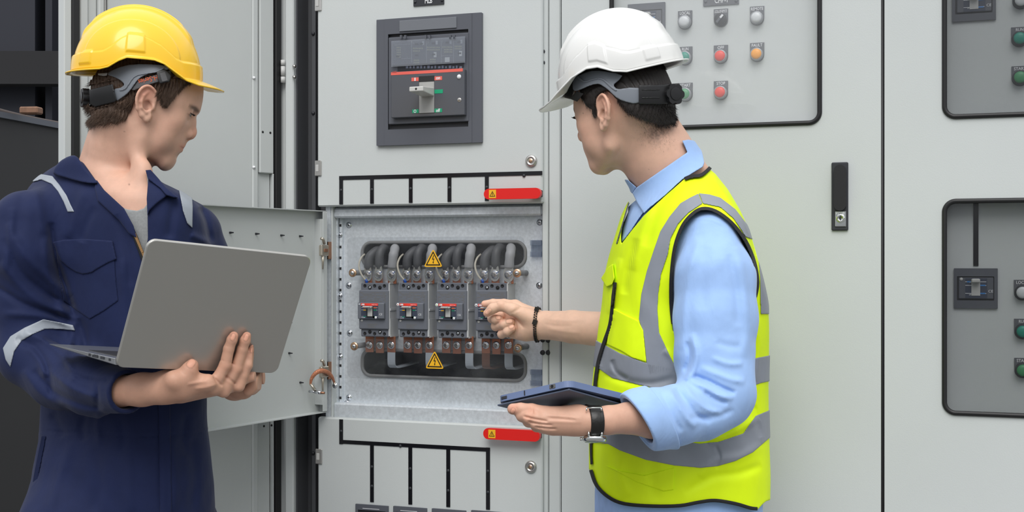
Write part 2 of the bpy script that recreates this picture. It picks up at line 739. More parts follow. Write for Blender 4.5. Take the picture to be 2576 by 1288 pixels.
# frame: back, sides, roof, plinth, posts
fb = MB()
fb.box(XL, XR, .42, .44, ZB, ZT)
fb.box(XR - .012, XR, .03, .42, ZB, ZT)
fb.box(XL, XL + .012, .03, .42, ZB, ZT)
fb.box(XL, XR, 0, .44, ZT, ZT + .03)
fb.box(XL, XR, 0, .44, 0, ZB)
fb.build('cabinet_body', PANEL2, cab)
# right post with its folded edge
pb = MB()
pb.box(XPL + .001, XR, -.004, .03, ZB, ZT, bev=.002)
pb.build('frame_post', PANEL, cab)
pb = MB()
pb.box(XL, WX(721), -.002, .03, ZB, ZT, bev=.002)
pb.box(WX(722.5), WX(744), -.012, .03, ZB, ZT, bev=.003)
pb.build('frame_post', PANEL, cab)
# dark vertical channel between post and compartment doors
pb = MB()
pb.box(WX(744), WX(744) + .004, .0, .06, ZB, ZT)
pb.box(WX(744), XDL + .02, .055, .06, ZB, ZT)
pb.box(WX(786, .03), WX(795, .03), .028, .055, ZB, ZT)
pb.build('side_channel', SHADE, cab)
for py_ in (85, 285, 1140):
    MB().lathe([(.0, -.004), (.004, -.003), (.005, 0)], 12, Matrix.Translation(WP(788, py_, .028))).build('rivet', DARKP2, cab)
# outer hinge knuckles on the left post
hb = MB()
for a, b in ((152, 166), (168, 192), (194, 209)):
    z0, z1 = rz(714, a, b, -.01)
    hb.lathe([(.0055, z0), (.0055, z1)], 16, Matrix.Translation(Vector((WX(714, -.012), -.016, 0))) @ Matrix(((1, 0, 0, 0), (0, 0, 1, 0), (0, 1, 0, 0), (0, 0, 0, 1))))
hb.build('hinge', LGREY, cab)
for py_ in (167, 194):
    MB().lathe([(.0, -.005), (.0035, -.004), (.0045, 0)], 14, Matrix.Translation(WP(741, py_, -.012))).build('rivet', STEEL, cab)
# screws on the right post (dark holes)
for px_, py_ in ((1365, 130), (1365, 158), (1365, 855), (1365, 887), (1379, 856), (1379, 887)):
    MB().lathe([(.0, -.0045), (.005, -.004), (.006, 0)], 14, Matrix.Translation(WP(px_, py_, -.004))).build('screw', DARKP2, cab)

# --- upper compartment door
DY, DT = -.018, .018
zu0 = WZ(1080, 515.5, DY)
ud = MB().box(WX(798, DY), WX(1364, DY), DY, 0, zu0, ZT - .01, bev=.0035).build('compartment_door', PANEL, cab)
zl1 = WZ(1080, 1062, DY)
ld = MB().box(WX(799, DY), WX(1364, DY), DY, 0, ZB + .01, zl1, bev=.0035).build('compartment_door', PANEL, cab)
ud['label'] = 'upper grey door with the large breaker and a red handle'
ld['label'] = 'lower grey door with a red handle and round lock'


def hinge(px, py0, py1, door):
    b = MB()
    z0, z1 = rz(px, py0, py1, DY)
    x = WX(px, DY)
    b.box(x - .009, x + .009, DY - .004, DY, z0, z1, bev=.0015)
    b.box(x - .005, x + .003, DY - .0055, DY - .004, (z0 * .72 + z1 * .28), (z0 * .28 + z1 * .72), 1, bev=.001)
    b.build('hinge', [STEEL, LGREY], door)


hinge(801, 404, 443, ud)
hinge(801, -12, 28, ud)
hinge(803, 1129, 1167, ld)


def mimic(door, H, V, y=DY - .0015):
    """black mimic bus lines: H = (px0, px1, py0 (left), py1 (left)), V = list of (px, py0, py1)"""
    b = MB()
    px0, px1, a, c, px2, a2, c2 = H
    z0, z1 = rz((px0 + px1) / 2, a, c, y)
    b.box(WX(px0, y), WX(px1, y), y, DY, z0, z1)
    dots = []
    for px, p0, p1, w in V:
        q0, q1 = rz(px, p0, p1, y)
        b.box(WX(px - w / 2, y), WX(px + w / 2, y), y - .0003, DY, q0, q1)
        dots += [(px, p0 + (p1 - p0) * .48)] if p1 - p0 < 90 else [(px, p0 + (p1 - p0) * .38), (px, p0 + (p1 - p0) * .72)]
    for px, py in dots + [(px2, (a + c) / 2 + .4)]:
        b.lathe([(0, -.0022), (.003, -.0018), (.004, 0)], 12, Matrix.Translation(WP(px, py, y)), 1)
    return b.build('mimic_bus', [BLKG, DARKP2], door)


# upper mimic: horizontal bar at z of y=441 in the middle
mimic(ud, (853, 1364, 436.5, 446.5, 1318, 0, 0), [(858, 446, 514, 9), (935.5, 445, 512, 9), (1033, 442, 510, 9), (1130.5, 440, 507.5, 9.3), (1224.5, 440, 505, 9.5)])
mimic(ld, (853.5, 1232.5, 1116.5, 1126, 1007, 0, 0), [(858, 1055, 1117, 9), (935.5, 1120, 1263, 9), (1032, 1124, 1269, 9.3), (1127.5, 1128, 1275.5, 9.6), (1227.5, 1126, 1282, 9.8)])


def bolt_sign(mb, x, z, w, y, mi_y=0, mi_b=1, tri=True):
    """yellow triangle with black border and lightning arrow"""
    h = w * .90
    def T(s):
        return [(x - w / 2 * s, z - h * .36 * s - (1 - s) * 0), (x + w / 2 * s, z - h * .36 * s), (x, z + h * .62 * s)]
    def rnd(t, r):
        out = []
        n = len(t)
        for i in range(n):
            p, c, q = Vector(t[i - 1]), Vector(t[i]), Vector(t[(i + 1) % n])
            a = (p - c).normalized(); b = (q - c).normalized()
            s0 = c + a * r; s1 = c + b * r
            for k in range(6):
                u = k / 5
                out.append(tuple((s0 * (1 - u) ** 2) + c * 2 * u * (1 - u) + s1 * u * u))
        return out
    if tri:
        mb.prism([rnd(T(1), w * .13)], y - .0006, y, mi_y)
    mb.prism([rnd(T(.80), w * .04), rnd(T(.62), w * .02)[::-1]], y - .0009, y - .0005, mi_b)
    s = w * .36
    bolt = [(.02, .62), (-.17, .02), (.05, .06), (-.03, -.3), (-.10, -.29), (.03, -.55), (.12, -.26), (.05, -.27), (.2, .19), (-.02, .14), (.13, .62)]
    mb.prism([[(x + a * s, z + b * s + h * .02) for a, b in bolt]], y - .0009, y - .0005, mi_b)


def red_handle(px0, px1, py0, py1, door, lab):
    b = MB()
    yf = DY - .03
    x0, x1 = WX(px0, yf), WX(px1, yf)
    z0, z1 = rz((px0 + px1) / 2, py0, py1, yf)
    b.prism([rrect(x0, z0, x1, z1, .012, 8)], yf, yf + .012, 0, None)
    b.box(x1 - .03, x1 - .004, yf + .012, DY, z0 + .004, z1 - .004, 1)
    o = b.build('door_handle', [RED, DARKP2], door, bevel=.002)
    o['label'] = lab
    s = MB()
    sx = WX(px0 + 22, yf)
    zc = (z0 + z1) / 2
    s.box(sx - .0085, sx + .0085, yf - .0005, yf, zc - .0095, zc + .0095, 0)
    bolt_sign(s, sx, zc - .001, .017, yf - .0004, 0, 1, tri=False)
    s.build('warning_sticker', [YEL, SBLK], door)


red_handle(1217, 1359.5, 473.5, 500.5, ud, 'red handle on the upper door')
red_handle(1215.5, 1357.5, 1080, 1108, ld, 'red handle on the lower door')


def cam_lock(px, py, door):
    b = MB()
    T = Matrix.Translation(WP(px, py, DY))
    b.lathe([(.0, -.006), (.005, -.006), (.0065, -.0045), (.0065, -.006), (.010, -.0065), (.0135, -.004), (.0138, 0)], 36, T)
    b.lathe([(.0, -.0065), (.0035, -.007), (.0045, -.006)], 16, T, 1)
    b.build('lock', [STEEL, ZINCY], door)


cam_lock(1337, 405, ud)
cam_lock(1336, 1174, ld)
# nameplate MLB
nb = rect(1040, 1116.5, -24, 13, DY - .003, .003)
nb.lathe([(0, -.002), (.003, -.0015), (.0035, 0)], 12, Matrix.Translation(WP(1044, 5, DY - .003)))
nb.lathe([(0, -.002), (.003, -.0015), (.0035, 0)], 12, Matrix.Translation(WP(1112, 1, DY - .003)))
npl = nb.build('nameplate', DARKP2, cab)
tb = MB(); p = WP(1078, 1.5, DY - .0035); lettering(tb, 'MLB', p.x, p.z, p.y, .017, .0185, bold=.0004)
tb.build('lettering', WHT, npl)
npl['label'] = 'dark nameplate reading MLB'

# --- open breaker compartment: galvanised interior
yM = .032                                   # mounting plate plane
zc0, zc1 = WZ(1080, 1062, 0), WZ(1080, 515, 0)
ib = MB()
# rails top and bottom (folded channels)
za0, za1 = rz(1100, 519, 545, .004)
ib.box(WX(838, .004), WX(1363, .004), .004, yM + .01, za0, za1, bev=.004)
ib.box(WX(838, .004), WX(1363, .004), .02, yM + .01, za1, zc1 + .01)
zb0, zb1 = rz(1100, 1024, 1064, .004)
ib.build('rail', GALV, cab)
ib = MB().box(WX(838, .004), WX(1363, .004), .004, yM + .01, zb0 - .01, zb1, bev=.004)
ib.build('rail', GALV, cab)
# left galvanised frame strip beside the door hinge
sb = MB()
sb.box(WX(820, 0), WX(833, 0), -.002, .03, zc0 - .005, zc1 + .005, bev=.001)
sb.build('hinge_post', GALV, cab)
sb = MB()
sb.box(WX(834.5, 0), WX(838.5, 0), -.004, .03, zc0 - .004, zc1 + .004, bev=.001)
sb.build('post_flange', PANEL, cab)
# perforated strip
sb = MB()
xa, xb = WX(838.5, .012), WX(863, .028)
xm_ = WX(851, .02)
sb.box(xa, xm_, .016, .05, zc0, zc1)
sb.box(xm_ + .0015, xb, .024, .05, zc0, zc1)
ps = sb.build('perforated_strip', GALV, cab)
hb = MB()
nh = 18
for i in range(nh):
    py_ = 566 + (1027 - 566) * i / (nh - 1)
    q = WP(845, py_, .016)
    hb.box(q.x - .0015, q.x + .0015, .0153, .016, q.z - .002, q.z + .002)
    q = WP(856.5, py_ + 1, .024)
    hb.box(q.x - .0026, q.x + .0026, .0233, .024, q.z - .003, q.z + .003)
hb.build('slot', FDARK, ps)
# mounting plate with two rounded cut-outs
x0, x1 = WX(864, yM), WX(1364, yM)
op1 = rrect(WX(912, yM), WZ(1110, 671, yM), WX(1322, yM), WZ(1110, 609, yM), .024, 8)
op2 = rrect(WX(912, yM), WZ(1110, 951, yM), WX(1322, yM), WZ(1110, 884, yM), .024, 8)
mp = MB().prism([[(x0, zc0), (x1, zc0), (x1, zc1), (x0, zc1)], op1, op2], yM, yM + .002)
mp.build('mounting_plate', GALV, cab)
for op in (op1, op2):
    cxx = sum(p[0] for p in op) / len(op); czz = sum(p[1] for p in op) / len(op)
    MB().tube([(p[0], yM - .001, p[1]) for p in op], .0042, 8, closed=True).build('edge_trim', GASK, cab)
# dark void behind
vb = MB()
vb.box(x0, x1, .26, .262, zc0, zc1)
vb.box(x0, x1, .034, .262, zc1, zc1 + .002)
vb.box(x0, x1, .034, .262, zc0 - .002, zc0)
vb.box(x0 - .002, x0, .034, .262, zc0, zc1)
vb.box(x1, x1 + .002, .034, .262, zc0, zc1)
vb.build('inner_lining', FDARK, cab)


def pan_screw(px, py, y, r=.0058, parent=cab, m=ZINC):
    b = MB()
    T = Matrix.Translation(WP(px, py, y))
    b.lathe([(0, -.0042), (r * .55, -.004), (r, -.0018), (r * 1.02, -.001), (r * 1.3, -.001), (r * 1.3, 0)], 20, T)
    b.box(-r * .5, r * .5, -.0046, -.0041, -.0007, .0007, 1, T)
    b.box(-.0007, .0007, -.0046, -.0041, -r * .5, r * .5, 1, T)
    return b.build('screw', [m, DARKP2], parent)


for px_, py_ in ((878, 566), (1358, 559), (877.5, 718), (1357, 718), (880, 838), (878, 1000), (872, 1015)):
    pan_screw(px_, py_, yM)
for px_, py_ in ((856, 591), (856, 744), (857, 898)):
    pan_screw(px_, py_, .024, .005)
# clear hinge clips at right
for a, b_ in ((604, 646), (930, 971)):
    q = MB()
    z0, z1 = rz(1347, a, b_, yM - .012)
    q.box(WX(1333, yM - .012), WX(1362, yM - .012), yM - .006, yM, z0, z1, bev=.001)
    q.box(WX(1333, yM - .012), WX(1362, yM - .012), yM - .012, yM - .006, z0, z0 + .012, bev=.001)
    q.box(WX(1333, yM - .012), WX(1362, yM - .012), yM - .012, yM - .006, z1 - .012, z1, bev=.001)
    q.build('clear_clip', CLEARP, cab)

BRKM = mat('slate_breaker_plastic', (.135, .145, .17), rough=.42, bump=(900, .05, .0004))
# ------------------------------------------------------------------ moulded-case breakers
BY0 = -.020                        # front of the breaker body
HOLEM = mat('screw_pocket', (.012, .012, .014), rough=.6)
BLUEM = mat('ink_blue', (.02, .07, .3), rough=.5)
GRN = mat('print_green', (.005, .22, .10), rough=.5)
ORG = mat('print_orange', (.8, .16, .03), rough=.5)
LABN = mat('label_navy', (.045, .055, .085), rough=.45)
LABR = mat('label_red', (.78, .05, .03), rough=.4)


def make_breaker(px, top, bot, lab, sticker):
    """px = left edge of the body on the picture"""
    s = 76.0 / 73.6
    x0 = WX(px, BY0)
    x1 = WX(px + 74.5 * (1 + (px - 902) * .0002), BY0)
    w = x1 - x0
    zt = WZ(px + 37, top, BY0); zb = WZ(px + 37, bot, BY0)
    h = zt - zb
    def Z(f): return zt - f * h               # f = 0 top .. 1 bottom
    def X(f): return x0 + f * w
    e = empty('circuit_breaker', ((x0 + x1) / 2, yM, zb), lab, 'circuit breaker', 'moulded case breakers in a row on the mounting plate')
    b = MB()
    b.box(X(0), X(1), BY0, yM, Z(.86), Z(.13), bev=.0022)
    b.box(X(.035), X(.985), BY0 + .006, yM, Z(1), Z(0), bev=.0018)
    b.build('breaker_body', BRKM, e)
    # grey base that shows on the right flank
    g2 = MB()
    g2.box(X(1) - .002, X(1) + .0015, BY0 + .004, yM, Z(.985), Z(.012), bev=.0006)
    g2.box(X(1), X(1) + .003, BY0 + .004, yM, Z(.012), Z(-.012))
    g2.box(X(1), X(1) + .003, BY0 + .006, yM, Z(.51), Z(.47))
    g2.box(X(1), X(1) + .0022, BY0 + .006, yM, Z(.975), Z(.66))
    g2.box(X(1), X(1) + .003, BY0 + .008, yM, Z(1.0), Z(.965))
    g2.build('side_cover', SIDEG, e)
    for k, (fz, scr) in enumerate(((.062, (.34, .68)), (.93, (.34, .68)))):
        for i, fx in enumerate((.17, .5, .83)):
            c = Matrix.Translation((X(fx), BY0 + .006, Z(fz + (.012 if k else -.01))))
            MB().lathe([(0.0005, .0), (.0028, -.0002), (.0036, -.0008), (.0042, -.0001)], 18, c).build('screw_pocket', HOLEM, e)
        for i, fx in enumerate(scr):
            c = Matrix.Translation((X(fx), BY0 + .006, Z(fz + (-.02 if k else .022))))
            dark = (i == 1) != (k == 1)
            q = MB().lathe([(0, -.0012), (.0022, -.0012), (.003, -.0004)], 16, c, 0)
            q.lathe([(.003, -.0004), (.0042, -.0012), (.0046, 0)], 16, c, 1)
            q.build('terminal_screw', [HOLEM if dark else ZINC, HOLEM], e)
    # faint printed table on the upper half
    q = MB()
    rr = random.Random(5)
    for r in range(7):
        fz = .175 + r * .027
        f = .05
        while f < .92:
            l = rr.uniform(.03, .12)
            if rr.random() < .8:
                q.box(X(f), X(min(f + l, .93)), BY0 - .0002, BY0, Z(fz + .008), Z(fz))
            f += l + .02
    for r in range(4):
        q.box(X(.3), X(.3 + rr.uniform(.2, .5)), BY0 - .0002, BY0, Z(.765 + r * .02), Z(.76 + r * .02))
    q.build('marking', TRENCH, e)
    # escutcheon
    es = MB()
    es.box(X(.0), X(.90), BY0 - .006, BY0, Z(.665), Z(.365), bev=.001)
    es.box(X(.70), X(.90), BY0 - .0085, BY0 - .005, Z(.655), Z(.375), bev=.001)
    es.build('escutcheon', BRKM, e)
    lb = MB()
    yl = BY0 - .0063
    lb.box(X(.115), X(.70), yl, yl + .0004, Z(.655), Z(.375), 0)
    lb.box(X(.115), X(.70), yl - .0002, yl, Z(.42), Z(.375), 1)
    for fx, a in ((.13, 0), (.56, 1)):
        for fz, c in ((.452, 4), (.498, 5 if a == 0 else 3), (.617, 3)):
            lb.box(X(fx), X(fx + .12), yl - .0003, yl, Z(fz + .004), Z(fz), 2)
            lb.box(X(fx + (.07 if a == 0 else -.02)), X(fx + (.16 if a == 0 else .08)), yl - .0004, yl, Z(fz + .011), Z(fz - .003), c)
    lb.lathe([(0, -.0008), (.0028, -.0006), (.0033, 0)], 14, Matrix.Translation((X(.615), yl, Z(.637))), 2)
    lb.lathe([(0.0015, -.0004), (.0026, -.0004)], 14, Matrix.Translation((X(.545), yl, Z(.63))), 2)
    lb.box(X(.13), X(.26), yl - .0003, yl, Z(.648), Z(.641), 2)
    lb.box(X(.20), X(.26), yl - .0003, yl, Z(.634), Z(.622), 6)
    lo_ = lb.build('label', [LABN, LABR, WHT, GRN, ORG, YEL, mat('print_blue', (.15, .25, .5), rough=.5)], e)
    lt = MB()
    lettering(lt, 'ABB', X(.185), Z(.398), yl - .0005, .0048, .0085, bold=.0003)
    lettering(lt, 'SACE Tmax', X(.575), Z(.40), yl - .0005, .003, .0145)
    lettering(lt, 'CE', X(.80), Z(.575), BY0 - .0088, .0065, .0075)
    lt.build('lettering', WHT, lo_)
    # toggle recess and toggle
    t = MB()
    t.box(X(.31), X(.53), yl - .0004, yl, Z(.64), Z(.43), 0)
    t.box(X(.345), X(.505), yl - .0012, yl - .0002, Z(.615), Z(.455), 1)
    t.build('toggle_slot', [HOLEM, LGREY], e)
    t = MB()
    vsx = [(X(.33), yl - .001), (X(.52), yl - .001), (X(.51), yl - .014), (X(.22), yl - .014)]
    zt0, zt1 = Z(.452), Z(.43)
    t.box(X(.33), X(.52), yl - .012, yl, Z(.462), Z(.428), bev=.0015)
    t.box(X(.26), X(.50), yl - .017, yl - .009, Z(.452), Z(.425), bev=.0022)
    t.build('toggle', LGREY, e)
    # small trip button and round seal
    q = MB().lathe([(0, -.0008), (.0026, -.0008), (.0033, 0)], 16, Matrix.Translation((X(.105), BY0, Z(.695))))
    q.build('seal_screw', LGREY, e)
    st = MB()
    if sticker:
        st.lathe([(.0016, -.0005), (.0038, -.0005), (.004, 0)], 6, Matrix.Translation((X(.055), BY0 - .006, Z(.40))), 0)
        st.box(X(.045), X(.07), BY0 - .0067, BY0 - .006, Z(.41), Z(.39), sticker)
    else:
        st.box(X(.03), X(.09), BY0 - .0064, BY0 - .006, Z(.40), Z(.385), 0)
    st.build('trip_button', [WHT, mat('dot_red', (.6, .1, .05)), mat('dot_green', (.35, .6, .1)), HOLEM], e)
    return e


BRK = [(902.5, 712, 847.5), (999.5, 711.5, 849), (1097, 711.5, 851), (1196, 712, 852.5)]
BL = ['charcoal circuit breaker in the open compartment, nearest the small open door',
      'charcoal circuit breaker second from the hinge side of the open compartment',
      'charcoal circuit breaker just left of the one being pointed at',
      'charcoal circuit breaker being touched by the pointing finger']
for i, (px_, t_, b_) in enumerate(BRK):
    make_breaker(px_, t_, b_, BL[i], (0, 1, 2, 3)[i])

# ------------------------------------------------------------------ lugs, copper tabs, cables, straps
LUGM = mat('tinned_lug', (.72, .70, .64), rough=.3, metal=.85)
CABG = mat('grey_sheath', (.20, .20, .205), rough=.5)
CABK = mat('black_cable', (.035, .035, .038), rough=.5)
STRAPG = mat('grey_insulated_bar', (.33, .36, .40), rough=.45)
BOLTB = mat('bolt_head', (.66, .62, .58), rough=.25, metal=1.0)
WIREW = mat('cream_wire', (.50, .46, .38), rough=.5)
FERR = mat('blue_ferrule', (.01, .08, .40), rough=.4)
UP3 = [(925, 952, 985), (1022, 1048, 1080), (1119, 1147, 1178), (1217, 1245, 1279)]
LO3 = [(929, 955, 984), (1025, 1051, 1080), (1122, 1149, 1180), (1222, 1248.5, 1279)]
nth = ('first', 'second', 'third', 'fourth')
yL = .012
for i in range(4):
    for k in range(3):
        px_ = UP3[i][k]
        c = WP(px_, 691, yL - .012 * (k == 2))
        yl_ = c.y
        wl = .011 if k == 2 else .0095
        e = empty('power_cable', (c.x, c.y, c.z), '%s power cable rising behind the clear cover from the %s breaker' % (
            ('left dark grey', 'middle dark grey', 'right light grey sleeved')[k], nth[i]), 'cable', 'power cables above the breakers')
        b = MB().box(c.x - wl, c.x + wl, yl_ + .002, yl_ + .006, WZ(px_, 714, yL), WZ(px_, 688, yL), bev=.001)
        b.build('copper_tab', COPPER, e)
        # lug: rounded eye plus neck
        zt_ = WZ(px_, 674, yL)
        pts = [(c.x + wl * math.cos(a) * 1.1, c.z - .004 + wl * math.sin(a) * 1.25) for a in [PI + PI * q / 12 for q in range(13)]]
        pts += [(c.x + wl * 1.15, c.z + .008), (c.x + wl * .8, zt_ + .006), (c.x - wl * .6, zt_ + .006), (c.x - wl * 1.1, c.z + .006)]
        MB().prism([pts], yl_ - .001, yl_ + .002).build('lug', LUGM, e, bevel=.0008)
        T = Matrix.Translation((c.x, yl_ - .001, c.z))
        q = MB().lathe([(.0098, 0), (.0098, -.0012), (.0085, -.0018), (.006, -.002)], 24, T, 0)
        q.lathe([(0, -.0085), (.0035, -.0085), (.0042, -.0075), (.0042, -.0045), (.0066, -.004), (.0066, -.0015)], 6, T, 1, False)
        q.build('bolt', [ZINC, BOLTB], e)
        q = MB()
        q.tube([(c.x + .001, yl_ - .006, c.z + .001), (c.x + .007, yl_ - .0025, c.z + .005), (c.x + .010, yl_ - .0015, c.z + .0075)], .0008, 6)
        q.build('marker_line', BLUEM, e)
        # cable: rises, bends back through the opening
        r_ = (.0112, .0105, .0106)[k]
        if k == 2:
            path = [(c.x, yl_ + .004, zt_), (c.x + .002, yl_ + .004, zt_ + .025), (c.x + .001, yl_ + .014, zt_ + .040), (c.x - .008, yl_ + .038, zt_ + .048), (c.x - .03, .09, zt_ + .036), (c.x - .05, .16, zt_)]
        elif k == 0:
            path = [(c.x, yl_ + .006, zt_ - .004), (c.x + .0, yl_ + .006, zt_ + .018), (c.x + .006, yl_ + .014, zt_ + .034), (c.x + .020, .05, zt_ + .044), (c.x + .045, .1, zt_ + .030), (c.x + .06, .17, zt_ - .01)]
        else:
            path = [(c.x, yl_ + .006, zt_ - .002), (c.x + .0, yl_ + .006, zt_ + .025), (c.x + .002, yl_ + .014, zt_ + .043), (c.x + .010, .05, zt_ + .054), (c.x + .028, .10, zt_ + .050), (c.x + .05, .2, zt_ + .03)]
        sp = smooth_pts(path, 6)
        q = MB().tube(sp, [r_ * (.78 if j < 2 else 1) for j in range(len(sp))], 16)
        q.build('sheath', CABG if k == 2 else mat('dim_sheath', (.065, .065, .07), rough=.5), e)
        if k == 2:
            s2 = sp[:17]
            MB().tube(s2, [r_ * (1.05 + .04 * math.sin(j)) for j in range(len(s2))], 18).build('sleeve', mat('pale_sleeve', (.32, .32, .33), rough=.45), e)
    # thin control wire with blue ferrule
    pxs = UP3[i][0]
    w0 = [(pxs - 5, 716), (pxs - 2, 708), (pxs - 16, 690), (pxs - 22, 668), (pxs - 17, 650), (pxs - 8, 640)]
    W3 = [WP(a, b2, y_) for (a, b2), y_ in zip(w0, (.0, -.002, -.004, .0, .01, .03))]
    e = empty('control_wire', W3[0], 'thin cream control wire with a blue ferrule beside the %s breaker' % nth[i], 'wire', 'thin control wires above the breakers')
    MB().tube(smooth_pts(W3[1:], 6), .0024, 10).build('wire', WIREW, e)
    MB().tube([W3[0], W3[1], W3[1] + (W3[2] - W3[1]) * .25], [.0026, .0036, .0036], 10).build('ferrule', FERR, e)
    for k in range(3):
        px_ = LO3[i][k]
        c = WP(px_, 868, yL - .008 * (k == 2))
        grey = (k == 2)
        e = empty('busbar_link', (c.x, c.y, WZ(px_, 900, yL)), 'copper link below the %s breaker, %s of its three' % (nth[i], ('left', 'middle', 'right')[k]), 'copper bar', 'copper links below the breakers')
        zb_ = WZ(px_, 886 + i + (2 if k == 1 else 0), yL)
        MB().box(c.x - .0105, c.x + .0105, c.y, c.y + .004, zb_, WZ(px_, 846, yL), bev=.0008).build('copper_tab', COPPER, e)
        T = Matrix.Translation((c.x, c.y, c.z))
        q = MB().lathe([(.009, 0), (.009, -.0012), (.006, -.002)], 24, T, 0)
        q.lathe([(0, -.0085), (.0035, -.0085), (.004, -.0075), (.004, -.0045), (.006, -.004), (.006, -.0015)], 6, T, 1, False)
        q.build('bolt', [ZINC, BOLTB], e)
        if grey or (i == 3 and k == 0):
            q = MB()
            path = [(c.x, c.y + .002, zb_ + .002), (c.x, c.y + .002, zb_ - .024), (c.x + .001, c.y + .006, zb_ - .033), (c.x + .006, c.y + .02, zb_ - .036), (c.x + .02, .10, zb_ - .03)]
            for a, bq in zip(smooth_pts(path, 5)[:-1], smooth_pts(path, 5)[1:]):
                a = Vector(a); bq = Vector(bq)
                n_ = Vector((0, -(bq - a).z, (bq - a).y)).normalized() * .0015
                wv_ = Vector((.0098, 0, 0))
                q.add([a - wv_ - n_, a + wv_ - n_, bq + wv_ - n_, bq - wv_ - n_, a - wv_ + n_, a + wv_ + n_, bq + wv_ + n_, bq - wv_ + n_],
                      [(0, 1, 2, 3), (7, 6, 5, 4), (0, 4, 5, 1), (3, 2, 6, 7), (0, 3, 7, 4), (1, 5, 6, 2)])
            q.build('insulated_strap', STRAPG if grey else mat('dark_copper', (.16, .07, .045), rough=.4, metal=.4), e)

# vague dark cable loops inside the lower opening
for j in range(3):
    rr = random.Random(j)
    P_ = [WP(930 + 130 * j, 935, .12), WP(970 + 130 * j, 915, .09), WP(1010 + 130 * j, 940, .13), WP(1060 + 130 * j, 925, .17)]
    o = MB().tube(smooth_pts(P_, 6), .011, 12).build('loose_cable', mat('black_wrapped_cable', (.05, .05, .052), rough=.35), None)
    tag(o, 'black cable bundle lying inside the lower cut-out, %s' % ('nearest the hinges', 'in the middle', 'under the right breakers')[j], 'cable', 'black cables behind the lower cut-out')

# ------------------------------------------------------------------ clear covers on stand-offs
yA = -.028
for (t_, b_, sc, lab, tri) in ((596, 707.5, ((887.5, 686.5), (1301, 687)), 'clear acrylic guard over the cable lugs with a yellow triangle', (1090, 653.5)),
                               (856.5, 958, ((891.5, 871), (1303, 875.5)), 'clear acrylic guard below the breakers with a yellow triangle', (1093.7, 909.5))):
    x0_, x1_ = WX(874, yA), WX(1318, yA)
    z0, z1 = rz(1095, t_, b_, yA)
    e = empty('clear_guard', ((x0_ + x1_) / 2, yA, z0), lab, 'guard')
    MB().prism([rrect(x0_, z0, x1_, z1, .012, 5)], yA, yA + .003).build('acrylic_sheet', ACRYL, e)
    for px_, py_ in sc:
        c = WP(px_, py_, yA)
        MB().lathe([(.0065, 0.0032), (.0065, yM - yA)], 18, Matrix.Translation(c)).build('standoff', CABG, e)
        q = MB().lathe([(.0098, 0), (.0098, -.0016), (.005, -.0018)], 24, Matrix.Translation(c), 1)
        q.lathe([(0, -.006), (.003, -.0058), (.0052, -.003), (.0052, -.0016)], 20, Matrix.Translation(c), 0)
        q.box(-.003, .003, -.0064, -.0059, -.0007, .0007, 2, Matrix.Translation(c))
        q.build('screw', [ZINC, ZINCY, DARKP2], e)
    q = MB()
    c = WP(tri[0], tri[1], yA)
    bolt_sign(q, c.x, c.z - .001, .0475, yA - .0003, 0, 1)
    q.build('warning_sign', [YEL, SBLK], e)


# ------------------------------------------------------------------ big breaker on the upper door
def frame_px(mb, px0, px1, pyt, pyb, qx0, qx1, qyt, qyb, yf, dep, mi=0, r=.001):
    xm = (px0 + px1) / 2
    o = rrect(WX(px0, yf), WZ(xm, pyb, yf), WX(px1, yf), WZ(xm, pyt, yf), r, 2)
    i = rrect(WX(qx0, yf), WZ(xm, qyb, yf), WX(qx1, yf), WZ(xm, qyt, yf), r, 2)
    mb.prism([o, i], yf, yf + dep, mi)


e = empty('main_breaker', WP(1080, 365, DY), 'large charcoal main breaker panel with a protruding pale toggle on the upper cabinet door', 'circuit breaker')
yF = DY - .008
b = MB()
frame_px(b, 947, 1212, 40.5, 362.5, 967.5, 1187, 80, 322, yF, .008)
b.build('frame', DARKP, e, bevel=.0015)
b = MB()
frame_px(b, 967.5, 1187, 40.5, 362.5, 976, 1178, 79.5, 323, yF - .0012, .003)
b.build('frame_insert', DARKP, e, bevel=.0008)
b = MB().box(WX(967, yF), WX(1188, yF), DY - .001, DY, WZ(1080, 323, yF), WZ(1080, 79, yF))
b.build('recess', DARKP2, e)
b = rect(1004, 1148, 47, 75, yF - .004, .003, bev=.001)
b.build('label_holder', mat('grey_label_window', (.16, .17, .19), rough=.15), e)
yb = DY - .012
b = rect(977, 1178, 88, 309, yb, .012, bev=.0015)
b.build('breaker_body', DARKP, e)
yc = yb - .006
yd = yb - .014
b = rect(983.5, 1168, 178, 293, yd, .014, bev=.0015)
b.build('front_cover', mat('charcoal_gloss', (.085, .09, .105), rough=.25), e)
b = rect(983.5, 1164, 177, 184.5, yd - .0004, .001)
b.build('red_band', mat('faded_red_band', (.75, .13, .10), rough=.4), e)
tb = MB(); q = WP(992, 181, yd - .0008); lettering(tb, 'ABB', q.x, q.z, q.y, .006, .011); tb.build('lettering', mat('darker_red', (.45, .06, .05)), e)
